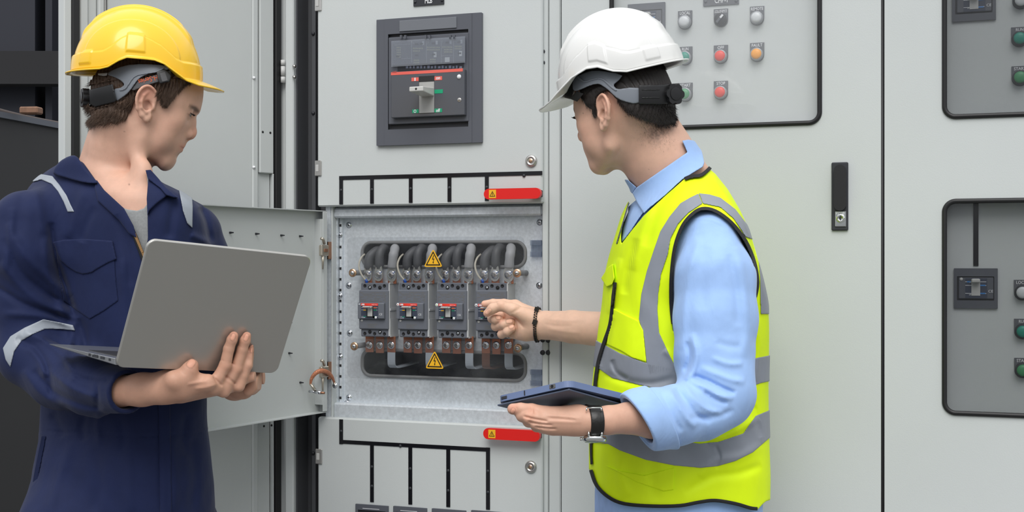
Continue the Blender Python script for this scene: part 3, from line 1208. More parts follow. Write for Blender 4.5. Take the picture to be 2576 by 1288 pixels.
# trip unit with transparent lid
b = rect(985, 1168, 98, 160, yc, .006, bev=.001)
b.build('trip_unit', mat('trip_unit_grey', (.10, .105, .125), rough=.4), e)
b = rect(1000, 1166, 163, 174, yb - .001, .002)
for i in range(16):
    rect(1021 + i * 9, 1027 + i * 9 - (i % 3), 165 + (i % 2) * 1.5, 172, yb - .0015, .001, 1, b)
b.build('printed_strip', [DARKP2, mat('print_greyblue', (.16, .18, .24))], e)
q = MB()
rr = random.Random(11)
y_ = yc - .0004
def dash(px0, px1, py0, py1, mi=0):
    rect(px0, px1, py0, py1, y_, .0004, mi, q)
for bx in (1035.5, 1073, 1110, 1141):
    dash(bx - .4, bx + .5, 103, 158)
dash(1110, 1141, 139.5, 140.3); dash(1010, 1034, 146.5, 147.3); dash(992, 1032, 112, 112.7)
for gx, gy, nx, ny in ((1039, 120, 7, 1), (1039, 126.5, 5, 1), (1041, 150, 4, 2), (1074, 117.5, 9, 2), (1082, 148, 4, 2), (1113, 117, 7, 1), (1117, 123, 6, 2), (1144, 115, 5, 2), (998, 118, 3, 5)):
    for a in range(nx):
        for c_ in range(ny):
            dash(gx + a * 3.7, gx + a * 3.7 + 2, gy + c_ * 6, gy + c_ * 6 + 3.4, 1)
for gx, gy in ((1044, 111), (1056, 110), (1086, 108.5), (1121, 106.5), (1151, 105.5), (996, 142), (1044, 139), (1087, 137), (1152, 134)):
    dash(gx, gx + 8, gy - 2, gy + 2, 2)
for gx, gy in ((1062, 104), (1096, 102.5), (1131, 101), (1158, 100)):
    dash(gx, gx + 5, gy, gy + 9.5, 0)
for gx, gy, w_, h_ in ((1091, 131, 7, 13), (1155, 128, 7, 13), (1119, 144, 12, 12)):
    dash(gx, gx + w_, gy, gy + h_, 3)
q.build('marking', [mat('dim_print', (.33, .34, .36)), mat('olive_led', (.36, .36, .24)), DARKP2, mat('pale_switch', (.55, .55, .53))], e)
tb = MB()
for s_, px_, py_ in (('L', 1041, 108), ('S', 1077, 106.5), ('I', 1113.5, 104.5), ('G', 1144, 103.5)):
    p = WP(px_, py_, y_ - .0002)
    lettering(tb, s_, p.x, p.z, p.y, .0062)
p = WP(1159, 171.5, yb - .0018); lettering(tb, 'CE', p.x, p.z, p.y, .007, .0078)
tb.build('lettering', mat('dim_print', (.33, .34, .36)), e)
b = rect(984, 1170, 97, 163, yc - .006, .0012)
b.build('clear_lid', glassmat('lid_plastic', (.88, .9, .93), .14, (.5, .53, .58)), e)
b = MB()
for px_ in (1008, 1018.5, 1070, 1080, 1132, 1142):
    rect(px_ - 2, px_ + 2.4, 88, 97.5, yc - .006, .006, 0, b)
b.build('lid_hinge', DARKP, e)
# toggle
b = rect(1053.5, 1092.5, 191, 285, yd - .0005, .001)
b.build('toggle_slot', mat('slot_black', (.02, .02, .022), rough=.4), e)
b = rect(1054, 1092, 206, 284, yd - .001, .001, bev=.0004)
b.build('toggle_cover', mat('toggle_grey', (.36, .36, .35), rough=.4), e)
# protruding handle: a slanted block reaching toward the viewer
b = MB()
zt0, zt1 = rz(1075, 228, 240, yd)
xa_, xb_ = WX(1060, yd), WX(1092, yd)
prj = .062
yh = yd - prj
za_, zb_ = WZ(1048, 229.5, yh), WZ(1048, 217.5, yh)
xc_, xd_ = WX(1029, yh), WX(1064, yh)
zmT, zmB = WZ(1075, 221, yd), WZ(1075, 243, yd)
vs = [(xa_, yd, zmB), (xb_, yd, zmB), (xb_, yd, zmT), (xa_, yd, zmT), (xc_, yh, za_), (xd_, yh, za_), (xd_, yh, zb_), (xc_, yh, zb_)]
b.add(vs, [(0, 1, 2, 3), (7, 6, 5, 4), (0, 4, 5, 1), (1, 5, 6, 2), (2, 6, 7, 3), (3, 7, 4, 0)])
b.build('toggle', mat('toggle_white', (.55, .55, .53), rough=.35), e, bevel=.002, seg=3)
b = MB().lathe([(0, -.0006), (.0022, -.0005), (.0026, 0)], 14, Matrix.Translation(WP(1046.5, 223.5, yh)))
b.build('toggle_hole', FDARK, e)
b = rect(1035, 1053, 195, 204, yd - .0006, .0006, 0)
rect(1093, 1112, 192, 201.5, yd - .0006, .0006, 0, b)
rect(1093, 1114, 225, 235, yd - .0006, .0006, 1, b)
rect(1037, 1053, 275, 284.5, yd - .0006, .0006, 1, b)
rect(1093, 1112, 273, 282.5, yd - .0006, .0006, 1, b)
b.build('marking', [mat('faded_red_band', (.75, .13, .10)), mat('mark_green', (.01, .33, .16), rough=.4)], e)
tb = MB()
for s_, px_, py_, w_ in (('I', 1044, 199.5, .003), ('on', 1102, 197, .0105), ('O', 1044, 279.8, .007), ('off', 1102, 277.6, .0105)):
    p = WP(px_, py_, yd - .0009)
    lettering(tb, s_, p.x, p.z, p.y, .0105, w_, bold=.0003)
tb.build('lettering', WHT, e)
b = MB().lathe([(0, -.0025), (.0045, -.0022), (.0055, 0)], 22, Matrix.Translation(WP(1155, 193, yd)), 0)
b.build('push_button', WHT, e)
b = MB().lathe([(0, -.0005), (.0045, -.0005), (.0052, -.0002)], 22, Matrix.Translation(WP(1155.5, 251.5, yd)), 0)
b.box(-.003, .003, -.0009, -.0004, -.0006, .0006, 1, Matrix.Translation(WP(1155.5, 251.5, yd)))
b.build('cover_screw', [STEEL, DARKP2], e)

# small breaker faceplates at the bottom edge of the lower door
for i, (a, c_, t_, lab) in enumerate(((894, 976, 1270.5, 'nearest the hinge side'), (989, 1073, 1276, 'under the second bus line'), (1086, 1171.5, 1282, 'third from the hinge side'), (1185, 1271, 1286.5, 'nearest the round lock'))):
    e = empty('outgoing_breaker', WP((a + c_) / 2, t_ + 140, DY), 'dark breaker faceplate low on the lower door, %s' % lab, 'circuit breaker', 'outgoing breakers at the foot of the lower door')
    b = MB()
    frame_px(b, a, c_, t_, t_ + 140, a + 6, c_ - 6, t_ + 14, t_ + 126, DY - .005, .005)
    b.build('frame', DARKP, e, bevel=.001)
    rect(a + 6, c_ - 6, t_ + 14, t_ + 126, DY - .001, .001).build('recess', DARKP2, e)
    rect(a + 14, c_ - 14, t_ + 24, t_ + 116, DY - .008, .007, bev=.001).build('breaker_body', DARKP, e)
    rect((a + c_) / 2 - 8, (a + c_) / 2 + 8, t_ + 40, t_ + 56, DY - .024, .016, bev=.002).build('toggle', LGREY, e)
    tb = rect(a + 18, a + 60, t_ + 9, t_ + 10.2, DY - .0053, .0005)
    tb.build('index_line', WHT, e)
# ================================================================== right-hand cabinets
RY = -.018


def cab_door_with_window(e, px0, px1, wins, name_lab):
    """door slab with rounded window openings; wins = list of pixel rects (px0, px1, z-bottom py at px, z-top py at px, ref)"""
    x0, x1 = WX(px0, RY), WX(px1, RY)
    loops = [[(x0, ZB + .01), (x1, ZB + .01), (x1, ZT - .01), (x0, ZT - .01)]]
    for w in wins:
        loops.append(rrect(w[0], w[1], w[2], w[3], .022, 8))
    o = MB().prism(loops, RY, RY + .018).build('door', PANEL, e, bevel=.003)
    o['label'] = name_lab
    return o


def window(e, x0, z0, x1, z1, gm, lab):
    lp = rrect(x0, z0, x1, z1, .022, 10)
    s = MB().tube([(p[0], RY - .001, p[1]) for p in lp], .0052, 10, closed=True).build('window_seal', BLK, e)
    g_ = MB().prism([rrect(x0 + .001, z0 + .001, x1 - .001, z1 - .001, .021, 8)], RY + .004, RY + .008).build('window_glass', gm, e)
    g_['label'] = lab
    g_.data.materials.append(GLASSC)
    for p in g_.data.polygons:
        if p.normal.y > -.5:
            p.material_index = 1
    return s


YI = .016       # instrument panel behind the glass


def plate_light(e, txt, pxc, pyt, pyb, col, lab, lens=None, w=35.5, yi=None, small=False):
    """legend plate (square top, round foot) with a round indicator or push button"""
    yi = YI if yi is None else yi
    c0 = WX(pxc - w / 2, yi); c1 = WX(pxc + w / 2, yi)
    zt_, zb_ = WZ(pxc, pyt, yi), WZ(pxc, pyb, yi)
    r = (c1 - c0) / 2
    xc = (c0 + c1) / 2
    pts = [(c0, zt_)] + [(xc - r * math.cos(a), zb_ + r - r * math.sin(a)) for a in [PI * k / 16 for k in range(17)]] + [(c1, zt_)]
    pts = pts[::-1]
    o = MB().prism([pts], yi - .0025, yi).build('indicator_light' if lens != 'sw' else 'selector_switch', mat('legend_plate', (.11, .115, .13), rough=.5), e)
    o['label'] = lab
    tb = MB()
    lettering(tb, txt, xc, zt_ - .0052, yi - .0028, .0092 if not small else .0085, min(r * 1.75, .0044 * len(txt) + .001), bold=.0001)
    tb.build('lettering', WHT, o)
    c = Matrix.Translation((xc, yi - .0025, zb_ + r * 1.02))
    if lens == 'sw':
        q = MB().lathe([(0, -.012), (r * .78, -.012), (r * .86, -.009), (r * .86, 0)], 28, c)
        q.build('knob', DARKP2, o)
        a = math.radians(-42)
        M_ = Matrix.Translation((xc, yi - .0145, zb_ + r * 1.02)) @ Matrix.Rotation(-a, 4, 'Y')
        MB().box(-.0028, .0028, -.004, .001, -r * .7, r * .75, 0, M_).build('lever', DARKP, o, bevel=.0012)
        MB().box(-.0022, .0022, -.0046, -.0040, r * .15, r * .7, 0, M_).build('pointer', WHT, o)
        return o
    q = MB().lathe([(r * .76, -.0125), (r * .86, -.0125), (r * .93, -.0095), (r * .95, 0)], 32, c)
    q.build('bezel', mat('bezel_grey', (.30, .31, .33), rough=.3, metal=.3) if not small else DARKP2, o)
    q = MB().lathe([(0, -.0165), (r * .35, -.016), (r * .62, -.0148), (r * .74, -.0125), (r * .76, -.011)], 32, c)
    q.build('lens', col, o)
    return o


LW = mat('lens_white', (.62, .64, .66), rough=.3)
LG = mat('lens_green', (.02, .26, .19), rough=.35)
LG2 = mat('button_green', (.06, .28, .12), rough=.35)
LR = mat('lens_red', (.80, .06, .04), rough=.35)
LO = mat('lens_amber', (.90, .36, .02), rough=.35)

XA, XB = WX(1381.5), WX(2219)
e1 = empty('control_cabinet', ((XA + XB) / 2, .2, 0), 'wide grey control cabinet with one glazed window and a black swing handle', 'cabinet')
fb = MB()
fb.box(XA, XB, .42, .44, ZB, ZT)
fb.box(XA, XA + .012, .02, .42, ZB, ZT)
fb.box(XB - .012, XB, .02, .42, ZB, ZT)
fb.box(XA, XB, .0, .44, ZT, ZT + .03)
fb.box(XA, XB, 0, .44, 0, ZB)
fb.build('cabinet_body', PANEL2, e1)
MB().box(XA + .0005, WX(1412), -.006, .02, ZB, ZT, bev=.003).build('frame_post', PANEL, e1)
wx0, wx1 = WX(1539, RY), WX(2062, RY)
wz0, wz1 = WZ(1900, 314, RY), ZT - .08
cab_door_with_window(e1, 1413, 2216.5, [(wx0, wz0, wx1, wz1)], 'grey door with a black swing handle')
window(e1, wx0, wz0, wx1, wz1, GLASSB, 'glass with painted sky haze over the row of indicator lights')
MB().box(wx0 - .03, wx1 + .03, YI, YI + .002, wz0 - .04, wz1 + .02).build('instrument_panel', PANEL, e1)
plate_light(e1, 'LOCAL', 1724, 27.5, 75, LW, 'white round light under the word LOCAL')
plate_light(e1, 'LOCAL-OFF-REMOTE', 1814, 23, 68.5, None, 'black rotary switch marked LOCAL-OFF-REMOTE', lens='sw')
plate_light(e1, 'REMOTE', 1905, 16.5, 64.5, LW, 'white round light under the word REMOTE')
plate_light(e1, 'RUN', 1724.5, 118, 165, LG, 'green round light under the word RUN')
plate_light(e1, 'OFF', 1814, 114, 161, LR, 'red round light under the word OFF')
plate_light(e1, 'FAULT', 1905, 108, 156, LO, 'amber round light under the word FAULT')
plate_light(e1, 'START', 1725, 209, 256.5, LG2, 'green push button under the word START')
plate_light(e1, 'STOP', 1814, 204, 252, LR, 'red push button under the word STOP')
b = rect(1769, 1858.5, -24, 12.5, YI - .003, .003)
b.lathe([(0, -.002), (.003, -.0015), (.0035, 0)], 12, Matrix.Translation(WP(1775, 4, YI - .003)))
b.lathe([(0, -.002), (.003, -.0015), (.0035, 0)], 12, Matrix.Translation(WP(1852, 2, YI - .003)))
o = b.build('nameplate', mat('legend_plate', (.11, .115, .13)), e1)
o['label'] = 'dark nameplate reading CHP-1'
tb = MB(); p = WP(1814, 0, YI - .0035); lettering(tb, 'CHP-1', p.x, p.z, p.y, .017, .028, bold=.0002); tb.build('lettering', WHT, o)


def small_breaker(px0, px1, pyt, pyb, lab, yi=YI):
    e = empty('panel_breaker', WP((px0 + px1) / 2, pyb, yi), lab, 'circuit breaker')
    w, h = px1 - px0, pyb - pyt
    def R(a, c_, d, f, y, dep, mb=None, mi=0, bev=0):
        return rect(px0 + a * w, px0 + c_ * w, pyt + d * h, pyt + f * h, y, dep, mi, mb, bev)
    b = MB()
    frame_px(b, px0, px1, pyt, pyb, px0 + .07 * w, px1 - .08 * w, pyt + .20 * h, pyt + .80 * h, yi - .005, .005)
    b.build('frame', DARKP, e, bevel=.001)
    R(.02, .98, .02, .98, yi - .001, .001).build('recess', DARKP2, e)
    R(.11, .90, .23, .76, yi - .006, .006, bev=.001).build('breaker_body', DARKP, e)
    b = R(.26, .76, .25, .74, yi - .0065, .0005)
    for fz in (.33, .42, .62):
        R(.26, .74, fz, fz + .012, yi - .0068, .0003, b, 1)
        R(.3 + .3 * (fz > .4), .38 + .34 * (fz > .4), fz - .01, fz + .02, yi - .007, .0003, b, 2)
    b.build('label', [LABN, WHT, mat('label_blue', (.05, .22, .55))], e)
    b = R(.40, .60, .27, .68, yi - .0072, .0006)
    b.build('toggle_slot', LGREY, e)
    R(.40, .60, .26, .36, yi - .022, .016, bev=.002).build('toggle', LGREY, e)
    q = MB().lathe([(0, -.0012), (.003, -.001), (.0035, 0)], 14, Matrix.Translation(WP(px0 + .17 * w, pyt + .27 * h, yi - .006)))
    q.build('push_button', LGREY, e)
    tb = MB(); p = WP(px0 + .84 * w, pyt + .57 * h, yi - .0063); lettering(tb, 'CE', p.x, p.z, p.y, .0075, .009)
    p = WP(px0 + .37 * w, pyt + .655 * h, yi - .007); lettering(tb, 'off', p.x, p.z, p.y, .004)
    p = WP(px0 + .37 * w, pyt + .35 * h, yi - .007); lettering(tb, 'on', p.x, p.z, p.y, .004)
    tb.build('lettering', WHT, e)
    return e


small_breaker(1579, 1673, 8, 92, 'grey panel breaker behind glass, partly hidden by the white hard hat')
# black swing handle
b = rect(2091.5, 2133.5, 408, 580, RY - .006, .006, bev=.002)
sh = b.build('swing_handle', DARKP2, e1)
sh['label'] = 'black swing handle with a chrome push lock'
xh0, xh1 = WX(2098, RY - .012), WX(2128, RY - .012)
q = MB().prism([rrect(xh0, WZ(2112, 530, RY - .016), xh1, WZ(2112, 414, RY - .016), .0125, 8)], RY - .016, RY - .006)
q.build('lever', mat('black_lever', (.016, .016, .018), rough=.4), sh, bevel=.003)
q = rect(2101, 2128, 531, 570, RY - .0085, .003, bev=.001)
CHR = mat('chrome', (.75, .77, .75), rough=.08, metal=1)
T = Matrix.Translation(WP(2114.5, 549, RY - .0085))
q.lathe([(0, -.002), (.0035, -.002), (.0038, -.004), (.008, -.0045), (.0095, -.002), (.0098, 0)], 30, T)
q.build('push_lock', CHR, sh)
tb = MB(); p = WP(2113.5, 535.5, RY - .0089); lettering(tb, 'PUSH', p.x, p.z, p.y, .0075, .0165, bold=.0003); tb.build('lettering', WHT, sh)
q = MB().box(-.0009, .0009, -.0045, -.004, -.005, .005, 0, T); q.build('keyhole', DARKP2, sh)

# gap strip between the cabinets
XC = WX(2576) + .35
e2 = empty('feeder_cabinet', ((XB + XC) / 2, .2, 0), 'grey cabinet at the right end of the row with two glazed windows', 'cabinet')
fb = MB()
x0c = WX(2219.5)
fb.box(x0c, XC, .42, .44, ZB, ZT)
fb.box(x0c, x0c + .012, .02, .42, ZB, ZT)
fb.box(XC - .012, XC, .02, .42, ZB, ZT)
fb.box(x0c, XC, .0, .44, ZT, ZT + .03)
fb.box(x0c, XC, 0, .44, 0, ZB)
fb.build('cabinet_body', PANEL2, e2)
b = MB().box(WX(2216.9, RY + .004), WX(2224.6, RY + .004), RY + .004, -.0003, ZB, ZT)
b.lathe([(.003, ZB), (.003, ZT)], 12, Matrix.Translation(Vector((WX(2219, RY), RY + .002, 0))) @ Matrix(((1, 0, 0, 0), (0, 0, 1, 0), (0, 1, 0, 0), (0, 0, 0, 1))))
b.build('door_gasket', BLK, e2)
xw0 = WX(2376, RY)
xw1 = XC - .12
uz0, uz1 = WZ(2480, 291, RY), ZT - .08
lz0, lz1 = WZ(2480, 1042, RY), WZ(2480, 505, RY)
x0d = WX(2225, RY)
loops = [[(x0d, ZB + .01), (XC, ZB + .01), (XC, ZT - .01), (x0d, ZT - .01)], rrect(xw0, uz0, xw1, uz1, .024, 8), rrect(xw0, lz0, xw1, lz1, .024, 8)]
MB().prism(loops, RY, RY + .018).build('door', PANEL, e2, bevel=.003)
window(e2, xw0, uz0, xw1, uz1, GLASSD, 'upper tinted window')
window(e2, xw0, lz0, xw1, lz1, GLASSD, 'lower tinted window')
YI2 = .016
MB().box(xw0 - .03, xw1 + .03, YI2, YI2 + .002, lz0 - .04, ZT - .06).build('instrument_panel', PANEL, e2)
small_breaker(2395, 2505.5, -40, 52, 'dark panel breaker behind the upper tinted window at the right end', YI2)
small_breaker(2399.5, 2510, 675, 776, 'dark panel breaker behind the lower tinted window, under a black line', YI2)
rect(2448.5, 2461.5, 440, 669, YI2 - .002, .002).build('mimic_bus', BLKG, e2)
for txt, px_, a, c_, m_, lab in (('LOCAL', 2568, -24, 24, LW, 'white light at the top right behind the upper tinted window'),
                                 ('RUN', 2565, 68.5, 119, LG, 'green RUN light behind the upper tinted window'),
                                 ('START', 2566, 166.5, 217, LG2, 'green START button behind the upper tinted window'),
                                 ('LOCAL', 2572, 704, 756, LW, 'white LOCAL light behind the lower tinted window'),
                                 ('RUN', 2572.5, 802, 853.5, LG, 'green RUN light behind the lower tinted window'),
                                 ('START', 2573, 900.5, 951, LG2, 'green START button behind the lower tinted window')):
    plate_light(e2, txt, px_, a, c_, m_, lab, w=43, yi=YI2, small=True)


# ================================================================== tall outer door, swung open to the left
hx = WX(712) - .004
H0 = Vector((hx, -.014, 0))
ANG = math.radians(22)                     # direction from the hinge: toward the viewer and left
DL = .60
dv = Vector((-math.sin(ANG), -math.cos(ANG), 0))
nv = Vector((math.cos(ANG), -math.sin(ANG), 0))     # inner face looks right / toward the viewer


def dpx(px):
    """distance along the door (from the hinge) for a picture column"""
    u = (px - CX) / FPX
    a = H0 - CAM
    # (a + s dv).RT = u (a + s dv).FW
    return (u * a.dot(FW) - a.dot(RT)) / (dv.dot(RT) - u * dv.dot(FW))


def dz(px, py):
    s = dpx(px)
    p = H0 + dv * s - CAM
    return CAM.z + p.dot(FW) * (HY - py) / FPX


MD = Matrix(((dv.x, -nv.x, 0, H0.x), (dv.y, -nv.y, 0, H0.y), (0, 0, 1, 0), (0, 0, 0, 1)))
# local door axes: x = along the door away from hinge, y = -(inner normal) so that -y is the visible inner face
sFree = dpx(159)
eD = empty('open_cabinet_door', H0 + dv * .3 + Vector((0, 0, ZB)), 'tall grey outer cabinet door swung open behind the worker in the yellow hard hat', 'cabinet door')


def dbox(s0, s1, y0, y1, z0, z1, bev=0.0, mb=None, mi=0):
    mb = mb or MB()
    mb.box(min(s0, s1), max(s0, s1), y0, y1, z0, z1, mi, MD, bev)
    return mb


zt_, zb_ = ZT - .01, ZB + .01
o = dbox(0.0, sFree, .018, .020, zb_, zt_)
dbox(dpx(178), sFree, -.004, .02, zb_, zt_, .002, o)
dbox(0.001, .004, -.004, .02, zb_, zt_, 0, o)
o.build('door_panel', PANEL, eD)
o = dbox(dpx(199), dpx(178.5), -.006, .018, zb_ + .01, zt_ - .01, .003)
dbox(dpx(705), dpx(690.5), -.006, .018, zb_ + .01, zt_ - .01, .002, o)
o.build('door_gasket', BLK, eD)
# stiffener profiles
o = dbox(dpx(222), dpx(200.5), -.002, .018, zb_ + .02, zt_ - .02, .003)
dbox(dpx(246), dpx(223), .004, .018, zb_ + .02, zt_ - .02, .002, o)
dbox(dpx(261), dpx(247), -.004, .018, zb_ + .02, zt_ - .02, .003, o)
o.build('stiffener', PANEL2, eD)
dbox(dpx(272), dpx(266), .006, .016, zb_ + .02, zt_ - .02, .002).build('stiffener_edge', LGREY, eD)
# main inner sheet with bent edge on the right
zs = dz(670, 436)
o = dbox(dpx(638), dpx(275), .006, .012, zb_ + .03, zt_ - .02, .002)
dbox(dpx(652), dpx(637), .002, .012, zb_ + .03, zt_ - .02, .003, o)
dbox(dpx(689), dpx(654), .000, .012, zs, zt_ - .02, .002, o)
dbox(dpx(689), dpx(686), -.001, .012, zb_ + .03, zs, .001, o)
dbox(dpx(684), dpx(654), .010, .012, zb_ + .03, zs, 0, o)
ip = o.build('inner_sheet', PANEL2, eD)


def dlathe(px, py, prof, y=0.0, n=14, mi=0):
    s = dpx(px)
    return MB().lathe(prof, n, MD @ Matrix.Translation((s, y, dz(px, py))), mi)


for a, c_ in ((640, 196), (640, 421)):
    dlathe(a, c_, [(0, -.006), (.0035, -.004), (.004, 0)], .004).build('cap_screw', WHT, eD)
for a, c_ in ((661, 332), (680, 334), (664, 1072), (683, 1070)):
    dlathe(a, c_, [(0, -.0008), (.0028, -.0006), (.003, 0)], .0, 10).build('hole', FDARK, eD)

# ================================================================== small compartment door, open toward the viewer
hx2 = WX(821, -.02)
H2 = Vector((hx2, -.024, 0))
A2 = math.radians(10.5)
dv2 = Vector((-math.sin(A2), -math.cos(A2), 0))
nv2 = Vector((math.cos(A2), -math.sin(A2), 0))
H0, dv, nv = H2, dv2, nv2                  # reuse the helpers for this door
MD = Matrix(((dv.x, -nv.x, 0, H0.x), (dv.y, -nv.y, 0, H0.y), (0, 0, 1, 0), (0, 0, 0, 1)))
z1 = dz(819, 530.5); z0 = dz(819, 1037)
eS = empty('compartment_door', H2 + dv2 * .25 + Vector((0, 0, z0)), 'small grey compartment door standing open behind the laptop', 'cabinet door')
LD = .54
o = dbox(0.0, LD, .016, .018, z0, z1)
dbox(0, LD, -.004, .018, z1 - .002, z1, 0, o)
dbox(0, LD, -.004, .018, z0, z0 + .002, 0, o)
dbox(0, .002, -.004, .018, z0, z1, 0, o)
dbox(LD - .002, LD, -.004, .018, z0, z1, 0, o)
dbox(.001, .017, -.006, -.004, z0 + .003, z1 - .003, .001, o)
dbox(.017, .021, -.005, .016, z0 + .02, z1 - .02, 0, o)
o.build('door_panel', PANEL2, eS)
for a, c_ in ((592, 585), (657, 588), (720, 592), (767, 594), (740, 889), (768, 963), (739, 812)):
    dlathe(a, c_, [(0, -.012), (.0012, -.011), (.0022, -.004), (.0026, 0)], .016, 10).build('stud', DARKP2, eS)
CLIPM = mat('nickel_hinge', (.55, .50, .42), rough=.35, metal=.8)
BRZ = mat('bronze_hinge', (.35, .18, .11), rough=.4, metal=.7)
for py_ in (630, 934):
    hbE = MB()
    zc = dz(812, py_)
    hbE.box(.006, .034, -.016, -.006, zc - .013, zc + .013, 0, MD, .002)
    hbE.box(.012, .026, -.018, -.014, zc - .004, zc + .004, 1, MD, .001)
    hbE.tube([MD @ Vector((.024, -.011, zc - .008)), MD @ Vector((.024, -.011, zc - .045))], [.004, .002], 10, 0)
    hbE.tube([MD @ Vector((.022, -.014, zc + .016)), MD @ Vector((.030, -.017, zc + .026)), MD @ Vector((.037, -.017, zc + .028))], .0038, 10, 0)
    hbE.build('hinge', [CLIPM, BRZ], eS)
    hbF = MB()
    q = WP(828, py_, -.004)
    hbF.box(q.x - .011, q.x + .003, -.016, -.002, zc - .021, zc + .021, 1, None, .001)
    hbF.box(q.x + .003, q.x + .0065, -.018, -.002, zc - .021, zc + .021, 0, None, .001)
    for d_ in (-.012, .012):
        hbF.lathe([(0, -.004), (.004, -.003), (.0045, 0)], 14, Matrix.Translation((q.x - .004, -.016, zc + d_)), 2)
    hbF.build('hinge_bracket', [BRZ, DARKP2, ZINC], eS)

# braided earth strap from the small door to the frame
BRD = mat('copper_braid', (.55, .22, .12), rough=.5, metal=.5, bump=(500, .8, .002), noise=(500, .3))
A_ = MD @ Vector((dpx(781), -.014, dz(781, 985)))
pA = MD @ Vector((dpx(779), -.004, dz(779, 987)))
pB = WP(843, 970, -.016)
arc = []
for (px_, py_, t) in ((781, 968, 0), (784, 952, .1), (795, 938, .3), (808, 933, .5), (823, 936, .7), (835, 948, .88), (841, 962, 1)):
    Z_ = w2c(A_)[2] * (1 - t) + w2c(pB)[2] * t - .02 * math.sin(PI * t)
    arc.append(c2w(cp(px_, py_, Z_)))
eE = empty('earth_strap', arc[0], 'copper braided earth strap between the small open door and the frame', 'strap')
sp = smooth_pts([tuple(p) for p in arc], 6)
MB().tube(sp, [.0024 + .0032 * math.sin(PI * i / (len(sp) - 1)) for i in range(len(sp))], 12).build('braid', BRD, eE)
q = MB().tube([arc[0] + Vector((0, 0, .002)), A_ + Vector((0, 0, .004))], [.0032, .004], 10)
q.tube([arc[-1], pB], [.0032, .004], 10)
q.build('ferrule', CLIPM, eE)
q = MB().tube([A_, A_ + nv * .002 + Vector((.016, -.004, -.001))], .0045, 6, 0)
q.tube([A_ + Vector((.008, -.003, -.001)), A_ + Vector((.028, -.006, -.001))], .0028, 10, 1)
q.tube([A_ - nv * .018, A_], .003, 8)
q.build('bolt', [ZINC, BRZ], eE)
pan_screw(843, 970, -.016, .005, eE)

# ================================================================== far left background
DK = mat('dark_tank_paint', (.022, .022, .023), rough=.6, bump=(3, .1, .01), noise=(1.5, .1))
bx = empty('equipment_tank', c2w(cp(60, 1288, 3.9)), 'matt dark grey steel tank at the left edge behind the worker', 'tank')
P0, P1 = c2w(cp(-160, 275, 3.6)), c2w(cp(220, 317, 4.4))
P0.z = P1.z = (c2w(cp(40, 287, 3.9))).z
dirx = (P1 - P0); dirx.z = 0; L_ = dirx.length; dirx.normalize()
ny = Vector((-dirx.y, dirx.x, 0))
MT = Matrix(((dirx.x, ny.x, 0, P0.x), (dirx.y, ny.y, 0, P0.y), (0, 0, 1, 0), (0, 0, 0, 1)))
tz = P0.z
MB().box(-.6, L_ + .5, 0, .9, 0, tz, 0, MT, .01).build('tank_body', DK, bx)
MB().box(-.6, L_ + .5, -.012, .01, tz - .012, tz + .006, 0, MT).build('rim', mat('tank_rim', (.09, .10, .12), rough=.5), bx)
wood = mat('weathered_wood', (.20, .11, .07), rough=.8, noise=(30, .3))
wc = c2w(cp(48, 288, 3.9))
o = MB().box(-.035, .025, -.02, .02, 0, .022, 0, Matrix.Translation((wc.x, wc.y + .06, tz + .006)) @ Matrix.Rotation(.25, 4, 'Z'), .004).build('wood_block', wood)
tag(o, 'small offcut of brown wood lying on the dark tank', 'wood block')
c_ = [MT @ Vector((s, .07 + .02 * math.sin(s * 5), tz + .018 + h)) for s, h in ((-.4, .01), (0, .01), (.3, .012), (.6, -.002), (1.2, 0))]
o = MB().tube(smooth_pts([tuple(p) for p in c_], 6), .011, 8).build('old_cable', mat('old_cable_brown', (.07, .055, .05), rough=.8))
tag(o, 'thin brown cable lying along the top of the dark tank', 'cable')
# dim building far behind
bd = empty('background_building', c2w(cp(60, 655, 9)) - Vector((0, 0, 1.35)), 'dark blue grey building far behind at the left edge', 'building')
MF = Matrix(((RT.x, FW.x, 0, CAM.x), (RT.y, FW.y, 0, CAM.y), (0, 0, 1, CAM.z), (0, 0, 0, 1)))
def fb_(px0, px1, py0, py1, Z, dep, m, name):
    s = Z / FPX
    MB().box((px0 - CX) * s, (px1 - CX) * s, Z, Z + dep, (HY - py1) * s, (HY - py0) * s, 0, MF).build(name, m, bd)
WALLB = mat('bluegrey_cladding', (.022, .024, .034), rough=.7)
WALLC = mat('navy_recess', (.008, .009, .016), rough=.6)
fb_(-700, 420, -900, 1130, 9.4, .2, WALLC, 'back_wall')
fb_(-700, 88, -900, 1130, 9.1, .25, WALLB, 'wall_panel')
fb_(114, 131, -900, 1130, 9.1, .25, WALLB, 'column')
fb_(-700, 420, 128, 211, 8.9, .15, mat('beam_dark', (.016, .016, .018), rough=.8), 'beam')

# ================================================================== daylight
wd = bpy.data.worlds.new('overcast_sky')
scene.world = wd
wd.use_nodes = True
nt = wd.node_tree
bgn = nt.nodes['Background']
tc = nt.nodes.new('ShaderNodeTexCoord')
sep = nt.nodes.new('ShaderNodeSeparateXYZ')
rmp = nt.nodes.new('ShaderNodeValToRGB')
mr = nt.nodes.new('ShaderNodeMapRange')
mr.inputs[1].default_value = -1; mr.inputs[2].default_value = 1
nt.links.new(tc.outputs['Generated'], sep.inputs[0])
nt.links.new(sep.outputs['Z'], mr.inputs[0])
nt.links.new(mr.outputs[0], rmp.inputs[0])
nt.links.new(rmp.outputs[0], bgn.inputs[0])
cr = rmp.color_ramp
cr.elements[0].position = 0.0; cr.elements[0].color = (.04, .04, .04, 1)
cr.elements[1].position = 1.0; cr.elements[1].color = (1, 1.02, 1.06, 1)
a = cr.elements.new(.49); a.color = (.08, .082, .085, 1)
a = cr.elements.new(.56); a.color = (.55, .57, .60, 1)
bgn.inputs[1].default_value = 1.35
sd = bpy.data.lights.new('sun_through_cloud', 'SUN')
